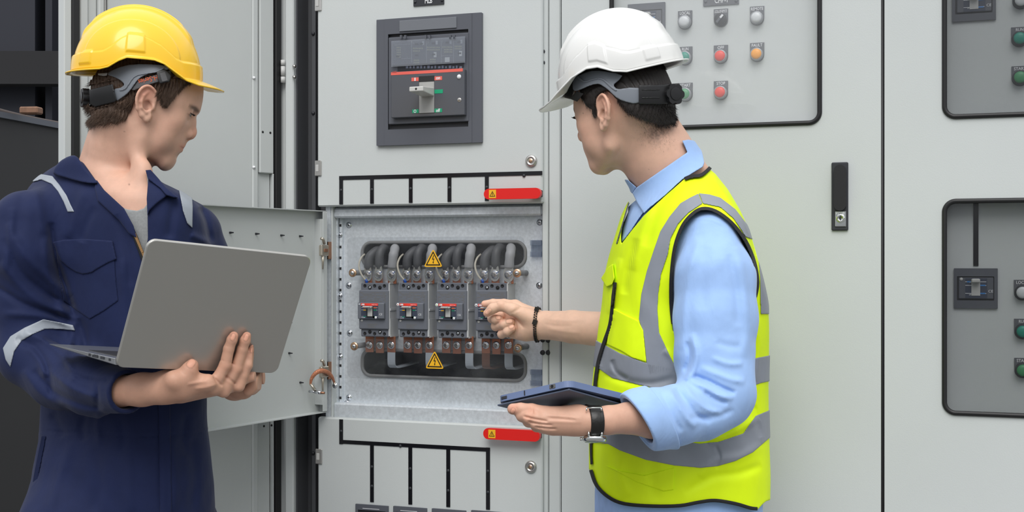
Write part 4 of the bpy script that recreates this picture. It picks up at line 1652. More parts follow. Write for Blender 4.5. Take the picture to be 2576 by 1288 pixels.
sd.energy = 2.1
sd.angle = math.radians(40)
sd.color = (1, .98, .95)
so = bpy.data.objects.new('sun_through_cloud', sd)
COL.objects.link(so)
d = Vector((-.25, 1.0, -1.15)).normalized()
so.rotation_euler = d.to_track_quat('-Z', 'Y').to_euler()
so.location = (0, -3, 5)

scene.view_settings.view_transform = 'Standard'
scene.view_settings.look = 'None'
scene.view_settings.gamma = 1
scene.view_settings.exposure = 0.0
scene.cycles.max_bounces = 8
scene.cycles.transparent_max_bounces = 12
# ================================================================== people: shared head, hands, hard hats
SKIN = mat('skin', (.62, .38, .29), rough=.48, attr='tint', noise=(55, .06), bump=(420, .12, .0006), sss=(.12, 1.0, .35, .2, .006), spec=.4)
SKINC = np.array((.655, .395, .29), F32)


class Frame:
    """head or hat axes: x forward, y to the wearer's left, z up; all in camera coordinates (right, up, depth)"""
    def __init__(self, org, side, yaw, pitch, roll=0.0, scale=1.0):
        # side = +1 faces picture right, -1 faces picture left; yaw turns the face away from the camera
        y, p, r = math.radians(yaw), math.radians(pitch), math.radians(roll)
        fwd = np.array((side * math.cos(y), 0, math.sin(y)))
        up = np.array((0, 1.0, 0))
        f2 = fwd * math.cos(p) - up * math.sin(p)
        u2 = up * math.cos(p) + fwd * math.sin(p)
        # left = up x forward in true right-handed space; in (right, up, depth) axes flip the cross product
        l2 = -np.cross(u2, f2)
        u3 = u2 * math.cos(r) + l2 * math.sin(r)
        l3 = l2 * math.cos(r) - u2 * math.sin(r)
        self.R = np.stack([f2, l3, u3], 1).astype(F32)      # columns
        self.o = A3(org)
        self.s = F32(scale)

    def loc(self, P):
        return ((P - self.o) @ self.R) / self.s

    def out(self, q):
        q = np.asarray(q, dtype=np.float64)
        return self.o + (self.R.astype(float) @ q) * float(self.s)

    def world(self, q):
        return c2w(self.out(q))

    def mat4(self):
        f, l, u = [self.R[:, i] for i in range(3)]
        def W(v): return RT * float(v[0]) + UP * float(v[1]) + FW * float(v[2])
        f, l, u = W(f), W(l), W(u)
        o = c2w(self.o)
        s = float(self.s)
        return Matrix(((f.x * s, l.x * s, u.x * s, o.x), (f.y * s, l.y * s, u.y * s, o.y), (f.z * s, l.z * s, u.z * s, o.z), (0, 0, 0, 1)))


def ear_frame(px, py, Z, side, yaw, pitch, roll, scale, near):
    f = Frame((0, 0, 0), side, yaw, pitch, roll, scale)
    f.o = A3(cp(px, py, Z) - (f.R.astype(float) @ np.array((0, near * .073, 0))) * scale)
    return f


CHR = mat('chrome', (.75, .77, .75), rough=.08, metal=1)


def mm(*a):
    return np.array(a, F32) / 1000


def face_warp(q, fx, fz):
    """individual face proportions: shorter from ear to brow, longer from eye to chin"""
    q = q.copy()
    q[:, 0] = np.where(q[:, 0] > 0, q[:, 0] * F32(fx), q[:, 0])
    q[:, 2] = np.where(q[:, 2] < .025, .025 + (q[:, 2] - .025) / F32(fz), q[:, 2])
    return q


def face_unwarp(p, fx, fz):
    x, y, z = p
    return np.array((x / fx if x > 0 else x, y, .025 + (z - .025) * fz if z < .025 else z))


def head_sdf(q, fx=1.19, fz=1.08):
    """q in head axes, metres, origin midway between the ear canals"""
    raw = q
    q = face_warp(q, fx, fz)
    a = q.copy()
    a[:, 1] = np.abs(a[:, 1])                  # mirror
    d = sd_ell(q, mm(-1, 0, 38), mm(98, 77, 92))
    d = smin(d, sd_ell(q, mm(42, 0, 28), mm(54, 62, 46)), .02)
    d = smin(d, sd_ell(q, mm(40, 0, -14), mm(55, 60, 50)), .02)
    d = smin(d, sd_ell(q, mm(36, 0, -44), mm(56, 47, 34)), .018)
    d = smin(d, sd_cone(a, mm(2, 60, -6), mm(10, 48, -46), .010, .010), .016)
    d = smin(d, sd_cone(a, mm(10, 47, -48), mm(70, 14, -70), .011, .013), .018)
    d = smin(d, sd_ell(q, mm(76, 0, -68), mm(19, 24, 17)), .014)
    d = smin(d, sd_ell(q, mm(70, 0, -36), mm(27, 33, 27)), .016)
    d = smin(d, sd_ell(a, mm(58, 45, -2), mm(22, 14, 13)), .018)
    d = smin(d, sd_ell(a, mm(52, 40, -28), mm(24, 17, 26)), .018)
    d = smin(d, sd_cone(a, mm(88, 8, 31), mm(76, 42, 29), .0085, .007), .010)
    # eye sockets
    d = smax(d, -sd_ell(a, mm(97, 31, 17), mm(13, 17, 10)), .012)
    # nose
    d = smax(d, -sd_ell(q, mm(103, 0, 16), mm(8, 10, 9)), .008)
    n = sd_cone(q, mm(84, 0, 20), mm(106, 0, -5), .0055, .0070)
    n = smin(n, sd_ell(q, mm(107, 0, -9.5), mm(9, 9, 8.5)), .005)
    n = smin(n, sd_ell(a, mm(100, 11.5, -14), mm(9, 6, 7)), .005)
    n = smin(n, sd_cone(q, mm(96, 0, -23), mm(108, 0, -15), .005, .004), .004)
    n = smin(n, sd_ell(q, mm(90, 0, 2), mm(15, 13, 20)), .008)
    d = smin(d, n, .008)
    d = smax(d, -sd_ell(a, mm(101, 6.5, -20), mm(5.5, 3, 4)), .003)
    # lids
    d = smin(d, sd_ell(a, mm(78.5, 32, 18), mm(13.2, 15.0, 12.6)), .004)
    # open eye slit
    d = smax(d, -sd_ell(a, mm(93, 31, 16.5), mm(9, 11.5, 2.9)), .0012)
    # lips
    d = smin(d, sd_cone(a, mm(95, 2, -32.5), mm(83, 22, -37), .0052, .003), .005)
    d = smin(d, sd_cone(a, mm(93.5, 0, -43.5), mm(82, 20, -39), .0060, .003), .005)
    d = smax(d, -sd_cone(a, mm(101, 0, -38.2), mm(84, 26, -38.2), .0012, .0012), .002)
    d = smax(d, -sd_ell(q, mm(97, 0, -54), mm(6, 14, 4.5)), .008)
    # ears (keep their true proportions)
    e = raw.copy()
    e[:, 1] = np.abs(e[:, 1])
    e = e - mm(-1, 73, 0)
    # ear axes: u forward, v up, w outward
    ca, sa = math.cos(.42), math.sin(.42)
    u = e[:, 0] * ca - e[:, 1] * sa
    w = e[:, 0] * sa + e[:, 1] * ca
    v = e[:, 2]
    # lean the ear back
    cl, sl = math.cos(.22), math.sin(.22)
    u, v = u * cl + v * sl, -u * sl + v * cl
    E = np.stack([u, v, w], 1).astype(F32)
    near = np.abs(E).max(1) < .06
    if near.any():
        En = E[near]
        out = [(3, 12), (4, 22), (-3, 31), (-13, 34), (-24, 29), (-30, 17), (-30, 4), (-25, -9), (-18, -20), (-10, -29), (-3, -31), (3, -25), (3, -14)]
        plate = poly_sd(En[:, 0], En[:, 1], np.array(out) / 1000)
        pl = np.maximum(plate + .001, np.abs(En[:, 2] - .0045 + .02 * np.clip(-En[:, 0] - .028, 0, 1)) - .0022)
        hel = [(5, 5, 5), (5, 15, 7), (3, 25, 8), (-5, 32, 8.5), (-14, 34.5, 9), (-24, 29, 10), (-30, 17, 10), (-30, 3, 9), (-25, -10, 7.5)]
        hx_ = sd_chain(En, [mm(*p) for p in smooth_pts(hel, 4)], [.0028] * 40, .0005)
        lobe = sd_chain(En, [mm(-25, -10, 6), mm(-15, -21, 5), mm(-5, -27, 4), mm(1, -20, 3)], [.0030, .0042, .0048, .0035], .004)
        ant = sd_chain(En, [mm(-11, 24, 5), mm(-18, 16, 6.5), (mm(-21, 4, 7)), mm(-17, -7, 7), mm(-8, -15, 6)], [.0026, .003, .0032, .003, .003], .002)
        trg = sd_ell(En, mm(3.5, -2, 5), mm(4, 6.5, 4.5))
        ee = smin(pl, hx_, .003)
        ee = smin(ee, lobe, .004)
        ee = smin(ee, ant, .003)
        ee = smax(ee, -sd_ell(En, mm(-8, -1, 8), mm(8.5, 10, 7)), .003)
        ee = smin(ee, trg, .003)
        ee = smax(ee, -sd_ell(En, mm(-2, -2, 4), mm(3, 5, 8)), .002)
        dn = d[near]
        d = d.copy()
        d[near] = smin(dn, ee, .005)
    return d


def head_color(q, base, stub=.5, flush=1.0, fx=1.19, fz=1.08):
    """tint for skin vertices, q in head axes (mm)"""
    q = face_warp(q, fx, fz) * 1000
    a = q.copy(); a[:, 1] = np.abs(a[:, 1])
    def g(c, r):
        return np.exp(-(((a - np.array(c, F32)) / np.array(r, F32)) ** 2).sum(1))
    red = np.array((1.06, .78, .74), F32)
    t = np.ones((len(q), 3), F32)
    w = np.clip(g((60, 45, -12), (26, 26, 22)) * .22 + g((110, 0, -10), (14, 16, 14)) * .6 + g((-18, 84, 20), (20, 14, 24)) * .8 * flush, 0, 1)[:, None]
    t = t * (1 - w) + t * red * w
    # lips
    w = np.clip(g((93, 0, -38), (11, 21, 6.5)) * 1.4, 0, 1)[:, None]
    t = t * (1 - w * .8) + np.array((.95, .55, .5), F32) * w * .8
    # stubble
    w = np.clip(g((60, 30, -58), (46, 40, 24)) + g((92, 0, -27), (12, 22, 6)) * .7, 0, 1)[:, None] * stub
    t = t * (1 - w * .3) + np.array((.50, .50, .52), F32) * w * .3
    # brows and lash line
    b = np.exp(-(((a[:, 2] - 28 - (40 - np.abs(a[:, 1] - 34)) * .06) / 4.0) ** 2)) * np.clip((a[:, 0] - 60) / 12, 0, 1) * np.clip(1 - np.abs((a[:, 1] - 30) / 24), 0, 1) ** .3
    b = np.clip(b * 1.3, 0, 1)[:, None]
    t = t * (1 - b * .8) + np.array((.10, .08, .07), F32) * b * .8
    b = (np.exp(-((a[:, 2] - 15.5) / 1.6) ** 2) * np.exp(-((a[:, 1] - 32) / 14) ** 4) * (a[:, 0] > 80))[:, None]
    t = t * (1 - b * .85) + np.array((.10, .07, .06), F32) * b * .85
    b = (np.exp(-((a[:, 2] + 38.2) / 1.2) ** 2) * np.exp(-((a[:, 1]) / 22) ** 4) * (a[:, 0] > 78))[:, None]
    t = t * (1 - b * .6) + np.array((.25, .10, .09), F32) * b * .6
    return base * t


def add_eyes(F, parent, fx, fz, near):
    """eyeball seated behind the lids plus a row of lashes, on the side seen from here"""
    def warp(P):
        return face_warp(F.loc(P), fx, fz)

    def fn(P):
        return sd_ell(warp(P), mm(78.2, near * 32, 17.5), mm(12.5, 13, 12.4))

    def colr(P):
        q = warp(P) * 1000
        r = np.hypot(q[:, 1] - near * 32, q[:, 2] - 16.5)
        c = np.tile(np.array((.62, .58, .55), F32), (len(P), 1))
        c[(r < 6) & (q[:, 0] > 80)] = (.06, .035, .02)
        c[(r < 2.4) & (q[:, 0] > 80)] = (.005, .005, .005)
        return c
    o = F.out(face_unwarp((.078, near * .032, .0175), fx, fz))
    sdf_object('eye', fn, o - .018, o + .018, .0012, mat('eyeball', (.6, .6, .58), rough=.15, attr='tint'), parent, colr)
    q = MB()
    for i in range(26):
        y = near * (20 + 24 * i / 25)
        x = 92.5 - ((abs(y) - 30) / 14) ** 2 * 5
        U = lambda *p: F.out(face_unwarp(np.array(p) / 1000, fx, fz))
        a = U(x, y, 19.2)
        b = U(x + 4.5, y + near * .12 * (abs(y) - 28), 18.0)
        c = U(x + 7, y + near * .18 * (abs(y) - 28), 19.4)
        q.tube([c2w(a), c2w(b), c2w(c)], [.0005, .0004, .0001], 5)
    q.build('eyelashes', mat('lash_black', (.01, .008, .007), rough=.6), parent)


# ------------------------------------------------------------------ hard hat
def hard_hat(parent, F, col, A=.121, B=.106, H=.124, rim=None, peak=.052, name='hard_hat', lab=None):
    NU, NV, NF = 360, 110, 16
    vs = []
    rim = rim or (lambda ph: 0.0)
    for i in range(NU):
        ph = 2 * PI * i / NU
        cx_, sy_ = math.cos(ph), math.sin(ph)
        Rr = 1 / math.sqrt((cx_ / A) ** 2 + (sy_ / B) ** 2)
        zr = rim(ph)
        for j in range(NV + NF):
            if j < NV:
                # from top to rim
                tt = j / (NV - 1)
                # angle param
                zmin = min(zr, 0)
                if zr >= 0:
                    t0 = math.asin(min(zr / H, 1))
                    t = PI / 2 + (t0 - PI / 2) * tt
                    r, z = Rr * math.cos(t), H * math.sin(t)
                else:
                    arc = PI / 2 * H
                    L_ = arc - zr
                    s = tt * L_
                    if s < arc:
                        t = PI / 2 - s / H
                        r, z = Rr * math.cos(t), H * math.sin(t)
                    else:
                        r, z = Rr, -(s - arc)
                # flatten the front a little, as on the real shell
                x, y = r * cx_, r * sy_
                dz = z - zr
                nx, ny, nz = x / A ** 2, y / B ** 2, max(z, 0) / H ** 2
                nl = math.sqrt(nx * nx + ny * ny + nz * nz) + 1e-9
                nx, ny, nz = nx / nl, ny / nl, nz / nl
                disp = 0.0
                def sst(a, b, v):
                    v = min(max((v - a) / (b - a), 0), 1)
                    return v * v * (3 - 2 * v)
                # raised lower band with two accessory blocks each side
                band = .028 + .010 * math.exp(-((abs(math.degrees(math.atan2(sy_, cx_))) - 90) / 22) ** 4)
                disp += .0038 * (1 - sst(band, band + .003, dz))
                dg = abs(math.degrees(math.atan2(sy_, cx_)))
                for c_, w_ in ((84, 9), (138, 7)):
                    disp += .0024 * (1 - sst(w_, w_ + 1.2, abs(dg - c_))) * (1 - sst(band + .003, band + .006, dz)) * sst(.006, .010, dz)
                # central crown rib and flanking ribs
                ay = abs(y)
                up_ = sst(.055, .075, z)
                disp += .0042 * (1 - sst(.022, .030, ay)) * up_
                disp += .0022 * (1 - sst(.003, .005, abs(ay - .012))) * up_ * (1 - sst(.07, .085, abs(x)))
                # raised crescent line on the flank
                rr_ = math.hypot(x / .088, (z - .02) / .075)
                disp += .0026 * (1 - sst(.96, 1.0, rr_)) * sst(.045, .06, ay) * sst(band, band + .004, dz)
                x += nx * disp; y += ny * disp; z += nz * disp
            else:
                k = (j - NV + 1) / NF
                fr = max(math.cos(ph), 0)
                bk = max(-math.cos(ph), 0)
                w_ = .0045 + .006 * bk ** 2 + peak * sst(.30, .98, fr)
                droop = -.10 * bk - .20 * fr
                rr_ = Rr + .0028 + w_ * k
                x, y = rr_ * cx_, rr_ * sy_
                z = zr + w_ * k * droop - .0015 * math.sin(k * PI / 2) - .006 * fr * (k ** 2) * (1 - (abs(sy_)) * .6) * sst(.4, 1, fr)
                z -= .006 * (sy_ ** 2) * k * sst(.30, .98, fr)
            vs.append((x, y, z))
    M = F.mat4()
    NT = NV + NF
    mb = MB()
    fs = []
    for i in range(NU):
        i2 = (i + 1) % NU
        for j in range(1, NT - 1):
            fs.append((i * NT + j, i * NT + j + 1, i2 * NT + j + 1, i2 * NT + j))
        fs.append((0, i * NT + 1, i2 * NT + 1))
    mb.add(vs, fs, 0, True, M)
    o = mb.build(name, col, parent)
    if lab:
        o['label'] = lab
    md = o.modifiers.new('thickness', 'SOLIDIFY')
    md.thickness = .0028
    md.offset = -1
    return o


def under_hat(F, P, A, B, H, gap=.006):
    """positive where a point above the hat rim would stick out through the shell"""
    q = F.loc(P)
    z = q[:, 2].copy()
    q[:, 2] = np.maximum(z, 0)
    d = sd_ell(q, (0, 0, 0), (A - gap, B - gap, H - gap))
    return np.where(z > -.011, d, -.05).astype(F32)


def px_shell(name, base, t0, t1, poly, h, mats, parent, near=None, zr=(1.5, 3.2), k=.0012, extra=None, sub=0, soft=None, color=None):
    """a patch of cloth or plastic lying on a body surface: between base+t0 and base+t1, inside a traced outline"""
    poly = np.array(smooth_pts(poly, sub, True) if sub else poly, float)
    x0, x1 = poly[:, 0].min() - 6, poly[:, 0].max() + 6
    y0, y1 = poly[:, 1].min() - 6, poly[:, 1].max() + 6
    za, zb = zr
    lo = np.array((min((x0 - CX) * za, (x0 - CX) * zb) / FPX, min((HY - y1) * za, (HY - y1) * zb) / FPX, za))
    hi = np.array((max((x1 - CX) * za, (x1 - CX) * zb) / FPX, max((HY - y0) * za, (HY - y0) * zb) / FPX, zb))

    def fn(P):
        x, y = to_px(P)
        ps = poly_sd(x, y, poly) * P[:, 2] / FPX
        d = base(P)
        r = smax(np.maximum(t0 - d, d - t1), ps, k)
        if extra is not None:
            r = np.maximum(r, extra(P))
        return r
    return sdf_object(name, fn, lo, hi, h, mats, parent, color, clean='nearest')


def loft(P, rows, yaw=0.0, n=2.3):
    """torso-like body: rows = (py, left px, right px, Z, half depth m)"""
    rows = np.asarray(rows, float)
    py = HY - P[:, 1] / P[:, 2] * FPX
    t = rows[:, 0]
    # smooth interpolation
    tt = np.linspace(t[0], t[-1], 160)
    def ip(c):
        v = np.interp(tt, t, rows[:, c])
        ker = np.array([1, 2, 3, 4, 3, 2, 1], float); ker /= ker.sum()
        vp = np.concatenate([np.full(3, v[0]), v, np.full(3, v[-1])])
        return np.interp(py, tt, np.convolve(vp, ker, 'valid')).astype(F32)
    xl, xr, Z, b = ip(1), ip(2), ip(3), ip(4)
    cx_ = ((xl + xr) / 2 - CX) * Z / FPX
    w = (xr - xl) / 2 * Z / FPX
    y = math.radians(yaw)
    c, s = math.cos(y), math.sin(y)
    qd = n / (n - 1)
    a = np.maximum(w ** qd - np.abs(b * s) ** qd, .0004) ** (1 / qd) / c
    dx = P[:, 0] - cx_; dz = P[:, 2] - Z
    u = dx * c + dz * s
    v = -dx * s + dz * c
    k = ((np.abs(u) / a) ** n + (np.abs(v) / b) ** n) ** (1 / n)
    d = (k - 1) * np.minimum(a, b)
    return d


def nail_mask(P, lst):
    """1 on the fingernails: lst = (px, py, half length px, half width px, angle degrees)"""
    x, y = to_px(P)
    o = np.zeros(len(P), F32)
    for cx_, cy_, a, b, an in lst:
        t = math.radians(an)
        u = (x - cx_) * math.cos(t) + (y - cy_) * math.sin(t)
        v = -(x - cx_) * math.sin(t) + (y - cy_) * math.cos(t)
        r = (np.abs(u / a) ** 3 + np.abs(v / b) ** 3) ** (1 / 3)
        o = np.maximum(o, np.clip((1.12 - r) * 5, 0, 1))
    return o


def hand_color(P, base, tips, knk, nails):
    t = np.ones((len(P), 3), F32)
    for c in tips:
        w = np.exp(-(((P - A3(c)) ** 2).sum(1)) / .009 ** 2)[:, None] * .55
        t = t * (1 - w) + np.array((1.08, .74, .72), F32) * w
    for c in knk:
        w = np.exp(-(((P - A3(c)) ** 2).sum(1)) / .008 ** 2)[:, None] * .35
        t = t * (1 - w) + np.array((1.03, .74, .66), F32) * w
    w = nail_mask(P, nails)[:, None] * .75
    t = t * (1 - w) + np.array((1.22, 1.08, 1.06), F32) * w
    big = nail_mask(P, [(a, b, c + 1.6, e + 1.6, f) for a, b, c, e, f in nails])[:, None]
    t = t * (1 - .28 * np.clip(big - w / .75, 0, 1))
    return t


def hair_strands(name, roots, dirs, length, m, parent, r=.00035, seg=4, curl=.15, seed=1):
    """fine hair as thin four-sided tubes; roots and dirs in camera axes"""
    rr = np.random.RandomState(seed)
    n = len(roots)
    L = length * rr.uniform(.6, 1.15, n)
    P = roots.copy().astype(float)
    D = dirs.astype(float)
    pts = [P.copy()]
    bend = rr.normal(0, curl, (n, 3))
    for s in range(seg):
        D = D + bend / seg
        D /= np.linalg.norm(D, axis=1, keepdims=True)
        P = P + D * (L / seg)[:, None]
        pts.append(P.copy())
    pts = np.stack(pts, 1)
    side = np.cross(D, np.array((0, 0, 1.0)))
    side /= np.linalg.norm(side, axis=1, keepdims=True) + 1e-9
    bn = np.cross(D, side)
    V = []
    for s in range(seg + 1):
        rad = r * (1 - .8 * s / seg)
        for k in range(3):
            a = 2 * PI * k / 3
            V.append(pts[:, s] + (side * math.cos(a) + bn * math.sin(a)) * rad)
    V = np.stack(V, 1)                     # n, (seg+1)*3, 3
    nv = (seg + 1) * 3
    Fq = []
    for s in range(seg):
        for k in range(3):
            k2 = (k + 1) % 3
            Fq.append((s * 3 + k, s * 3 + k2, s * 3 + 3 + k2, s * 3 + 3 + k))
    Fq = np.array(Fq)
    Q = (Fq[None] + (np.arange(n) * nv)[:, None, None]).reshape(-1, 4)
    V = V.reshape(-1, 3)
    wv = CAMn + V[:, :1] * RTn + V[:, 1:2] * UPn + V[:, 2:3] * FWn
    me = bpy.data.meshes.new(name)
    me.vertices.add(len(wv)); me.vertices.foreach_set('co', wv.astype(F32).ravel())
    me.loops.add(len(Q) * 4); me.loops.foreach_set('vertex_index', Q.astype(np.int32).ravel())
    me.polygons.add(len(Q)); me.polygons.foreach_set('loop_start', np.arange(0, len(Q) * 4, 4, dtype=np.int32))
    me.update()
    return link(name, me, parent, m)


def surface_samples(fn, lo, hi, n, seed=0, tries=14):
    """points on the zero surface of fn inside a box, with outward normals (camera axes)"""
    r = np.random.RandomState(seed)
    P = r.uniform(lo, hi, (n * 6, 3)).astype(F32)
    e = 1e-3
    for _ in range(tries):
        d = fn(P)
        g = np.stack([fn(P + A3(v)) - d for v in ((e, 0, 0), (0, e, 0), (0, 0, e))], 1) / e
        gl = np.sqrt((g * g).sum(1, keepdims=True)) + 1e-6
        P = P - (g / gl) * np.clip(d / np.maximum(gl[:, 0], .3), -.02, .02)[:, None]
    d = fn(P)
    ok = (np.abs(d) < 5e-4) & ((P >= A3(lo)) & (P <= A3(hi))).all(1)
    return P[ok][:n], (g / gl)[ok][:n]


def outside_px(Pt, polys):
    x, y = to_px(Pt)
    k = np.ones(len(Pt), bool)
    for p in polys:
        k &= poly_sd(x, y, p) > 0
    return k


GREYP = mat('grey_harness_plastic', (.20, .22, .25), rough=.45)
BLKP = mat('black_harness_plastic', (.014, .014, .015), rough=.38)


def knob_mb(center, axis, r, depth, parent, lobes=6, hole=True):
    q = MB()
    az = c2w(center + axis) - c2w(center)
    az = Vector(az).normalized()
    up_ = Vector((0, 0, 1)); xx = up_.cross(az).normalized(); yy = az.cross(xx)
    M_ = Matrix(((xx.x, -az.x, yy.x, c2w(center).x), (xx.y, -az.y, yy.y, c2w(center).y), (xx.z, -az.z, yy.z, c2w(center).z), (0, 0, 0, 1)))
    pts = []
    n = 96
    for i in range(n):
        a = 2 * PI * i / n
        rr_ = r * (1 - .16 * (0.5 - .5 * math.cos(lobes * a)) ** 2)
        pts.append((rr_ * math.cos(a), rr_ * math.sin(a)))
    hole_ = [(r * .36 * math.cos(2 * PI * i / 32), r * .36 * math.sin(2 * PI * i / 32)) for i in range(32)][::-1]
    q.prism([pts, hole_], -depth, 0, 0, M_, smooth=False)
    q.lathe([(r * .62, -depth - .0012), (r * .40, -depth - .0004), (r * .36, -depth + .001)], 32, M_)
    q.lathe([(0, -.002), (r * .37, -.002)], 32, M_)
    o = q.build('adjuster_knob', BLKP, parent, bevel=.0012)
    return o


# ================================================================== worker in the navy coverall
m1 = empty('person', c2w(cp(300, 655, 2.48)) - Vector((0, 0, 1.35)), 'person in a navy coverall and yellow hard hat, holding an open laptop', 'person')
NAVY = mat('navy_cotton', (.0088, .0155, .060), rough=.75, bump=(900, .25, .0006), noise=(14, .10), sheen=.08, spec=.25, wrinkle=(13, .40, .010, (1, 1, .6)))
NAVYD = mat('navy_cotton_seam', (.007, .012, .046), rough=.8, bump=(900, .25, .0006), spec=.2)
REFL = mat('reflective_tape', (.30, .33, .37), rough=.45, bump=(1400, .15, .0003), noise=(20, .06))
TEE = mat('grey_marl_tee', (.30, .31, .31), rough=.9, noise=(260, .12), bump=(500, .2, .0005))


HF1 = ear_frame(380, 266, 2.38, 1, 11, 22, 0, 1.0, -1)
FX1, FZ1 = 1.29, 1.13

HT1 = Frame(cp(346, 184, 2.45), 1, 8, 2, -4, 1.0)
# --- laptop geometry first: the hands rest against it
p0 = cp(290, 925, 2.06); p1 = cp(697, 940, 2.25); p2 = cp(375, 602, 1.996)
lu = p1 - p0; lw_ = np.linalg.norm(lu); lu = lu / lw_
lv = p2 - p0; lv = lv - lu * (lv @ lu) * .55; lh_ = np.linalg.norm(lv)
lv = (p2 - p0) ; lh_ = np.linalg.norm(lv); lv = lv / lh_
ln = np.cross(lu, lv); ln /= np.linalg.norm(ln)
if ln[2] > 0: ln = -ln                       # faces the camera


def lid_pt(px, py, off=0.0):
    """point on the lid's outer face seen at that pixel, moved off toward the camera"""
    r = cp(px, py, 1.0)
    t = (p0 @ ln) / (r @ ln)
    return r * t + ln * off


# --- body core shared by skin and clothes
rows1 = [(380, 80, 460, 2.475, .086), (455, 56, 492, 2.47, .092), (480, 42, 510, 2.46, .100), (520, 44, 524, 2.46, .108), (560, 54, 532, 2.46, .114), (640, 75, 535, 2.46, .118), (720, 88, 532, 2.46, .116),
         (850, 98, 527, 2.46, .112), (980, 96, 526, 2.46, .110), (1085, 92, 531, 2.46, .115), (1180, 78, 541, 2.46, .125), (1290, 60, 546, 2.46, .130), (1420, 66, 540, 2.46, .125), (1560, 90, 515, 2.46, .105)]
YAW1 = -24
SH = cp(66, 562, 2.38); SHn = cp(484, 588, 2.52)
TOP1 = [(-60, 600), (0, 520), (36, 487), (72, 455), (108, 437), (150, 412), (190, 404), (300, 420), (374, 436), (412, 462), (452, 480), (505, 513), (540, 552), (580, 640)]
EL = cp(78, 895, 2.36); WR = cp(325, 985, 2.17)


def torso1(P):
    d = loft(P, rows1, YAW1)
    x, y = to_px(P)
    t = np.interp(x, [p[0] for p in TOP1], [p[1] for p in TOP1]).astype(F32)
    return smax(d, (t - y) * .8 * P[:, 2] / FPX, .022)


def sleeve1(P):
    d = sd_chain(P, [SH, cp(62, 640, 2.37), cp(66, 770, 2.38), EL, cp(150, 948, 2.33), cp(235, 972, 2.25), cp(322, 985, 2.17)],
                 [.062, .060, .056, .053, .052, .045, .038], .03)
    d = smin(d, sd_chain(P, [SHn, cp(500, 660, 2.54), cp(548, 850, 2.50), cp(570, 950, 2.36)], [.058, .055, .050, .034], .03), .02)
    return d


F1 = [
    # armpit and sleeve folds
    ([(128, 560), (138, 640), (170, 740), (190, 800)], 9, -.010),
    ([(112, 600), (120, 680), (150, 760), (165, 810)], 10, .006),
    ([(20, 560), (60, 640), (120, 700), (180, 745)], 12, .006),
    ([(10, 600), (50, 680), (110, 735), (185, 775)], 9, -.006),
    ([(0, 660), (50, 720), (110, 765), (190, 795)], 12, .007),
    ([(-10, 720), (60, 765), (130, 790), (190, 812)], 8, -.007),
    ([(5, 790), (70, 792), (130, 800), (185, 822)], 9, .006),
    ([(60, 480), (50, 540), (40, 600)], 14, -.004),
    ([(90, 470), (100, 530), (110, 590)], 12, .004),
    ([(30, 520), (25, 600), (10, 690)], 10, .004),
    ([(40, 850), (90, 880), (120, 930), (130, 1000)], 9, -.007),
    ([(60, 835), (120, 860), (165, 905), (190, 960)], 9, .007),
    ([(70, 870), (100, 905), (115, 950)], 8, .006),
    ([(110, 850), (160, 870), (205, 880)], 7, -.006),
    ([(85, 930), (130, 980), (200, 1015), (260, 1025)], 9, -.006),
    ([(60, 930), (100, 990), (160, 1028)], 10, .005),
    ([(120, 930), (180, 975), (240, 1000)], 9, .006),
    ([(150, 915), (200, 950), (250, 960), (285, 955)], 7, -.005),
    ([(243, 960), (246, 1000), (242, 1030)], 5, -.004),
    # chest and waist
    ([(215, 470), (190, 540), (170, 600)], 12, .004),
    ([(240, 520), (215, 570), (205, 610)], 10, -.004),
    ([(290, 540), (320, 620), (330, 720)], 9, -.004),
    ([(305, 650), (312, 760), (318, 860)], 11, .004),
    ([(200, 800), (215, 860), (210, 900)], 10, -.005),
    ([(185, 790), (180, 850), (160, 900)], 10, .004),
    ([(440, 500), (430, 560), (425, 600)], 11, -.004),
    ([(505, 520), (520, 560), (530, 610)], 9, -.006),
    ([(480, 590), (500, 600), (525, 610)], 8, .004),
    ([(130, 1040), (150, 1075), (160, 1100)], 12, -.005),
    ([(215, 1045), (205, 1080), (212, 1110)], 9, -.005),
    ([(250, 1040), (245, 1080), (250, 1120)], 9, .004),
    ([(300, 1045), (310, 1100), (305, 1140)], 11, -.004),
    ([(470, 1040), (460, 1100), (470, 1150)], 11, -.004),
    ([(400, 1030), (402, 1150), (405, 1290)], 5, -.003),
    ([(432, 1100), (440, 1200), (438, 1290)], 12, .004),
    ([(480, 1100), (490, 1200), (480, 1290)], 13, -.004),
    ([(180, 1110), (150, 1200), (120, 1290)], 14, .004),
    ([(105, 1095), (95, 1150), (80, 1220)], 7, -.003),
    ([(240, 1130), (250, 1220), (235, 1290)], 15, -.004),
    ([(320, 1120), (325, 1220), (330, 1290)], 15, .004),
]
F1_SEAM = [([(92, 1083), (200, 1088), (320, 1096), (440, 1094), (531, 1084)], 3, -.0018), ([(92, 1078), (200, 1083), (320, 1091), (440, 1089), (531, 1079)], 3, .0012)]


def legs1(P):
    out = None
    for a, b, z in ((175, 165, 2.40), (425, 430, 2.52)):
        e = sd_chain(P, [cp(a, 1350, z), cp(b, 1850, z), cp(b, 2330, z)], [.100, .072, .062], .05)
        out = e if out is None else smin(out, e, .02)
    return out


def cov1(P):
    d = torso1(P)
    d = smin(d, sleeve1(P), .042)
    d = smin(d, legs1(P), .04)
    f = folds(P, F1) + folds(P, F1_SEAM)
    f += .0016 * wob(P, 9, 3) + .0010 * wob(P, 23, 5)
    return d - f * .85


Vpoly1 = [(186, 360), (200, 395), (243, 456), (262, 492), (312, 528), (336, 572), (351, 622), (362, 650), (372, 600), (371, 545), (376, 510), (374, 470), (368, 432), (372, 380), (330, 340)]
CAV = np.array(Vpoly1, float)


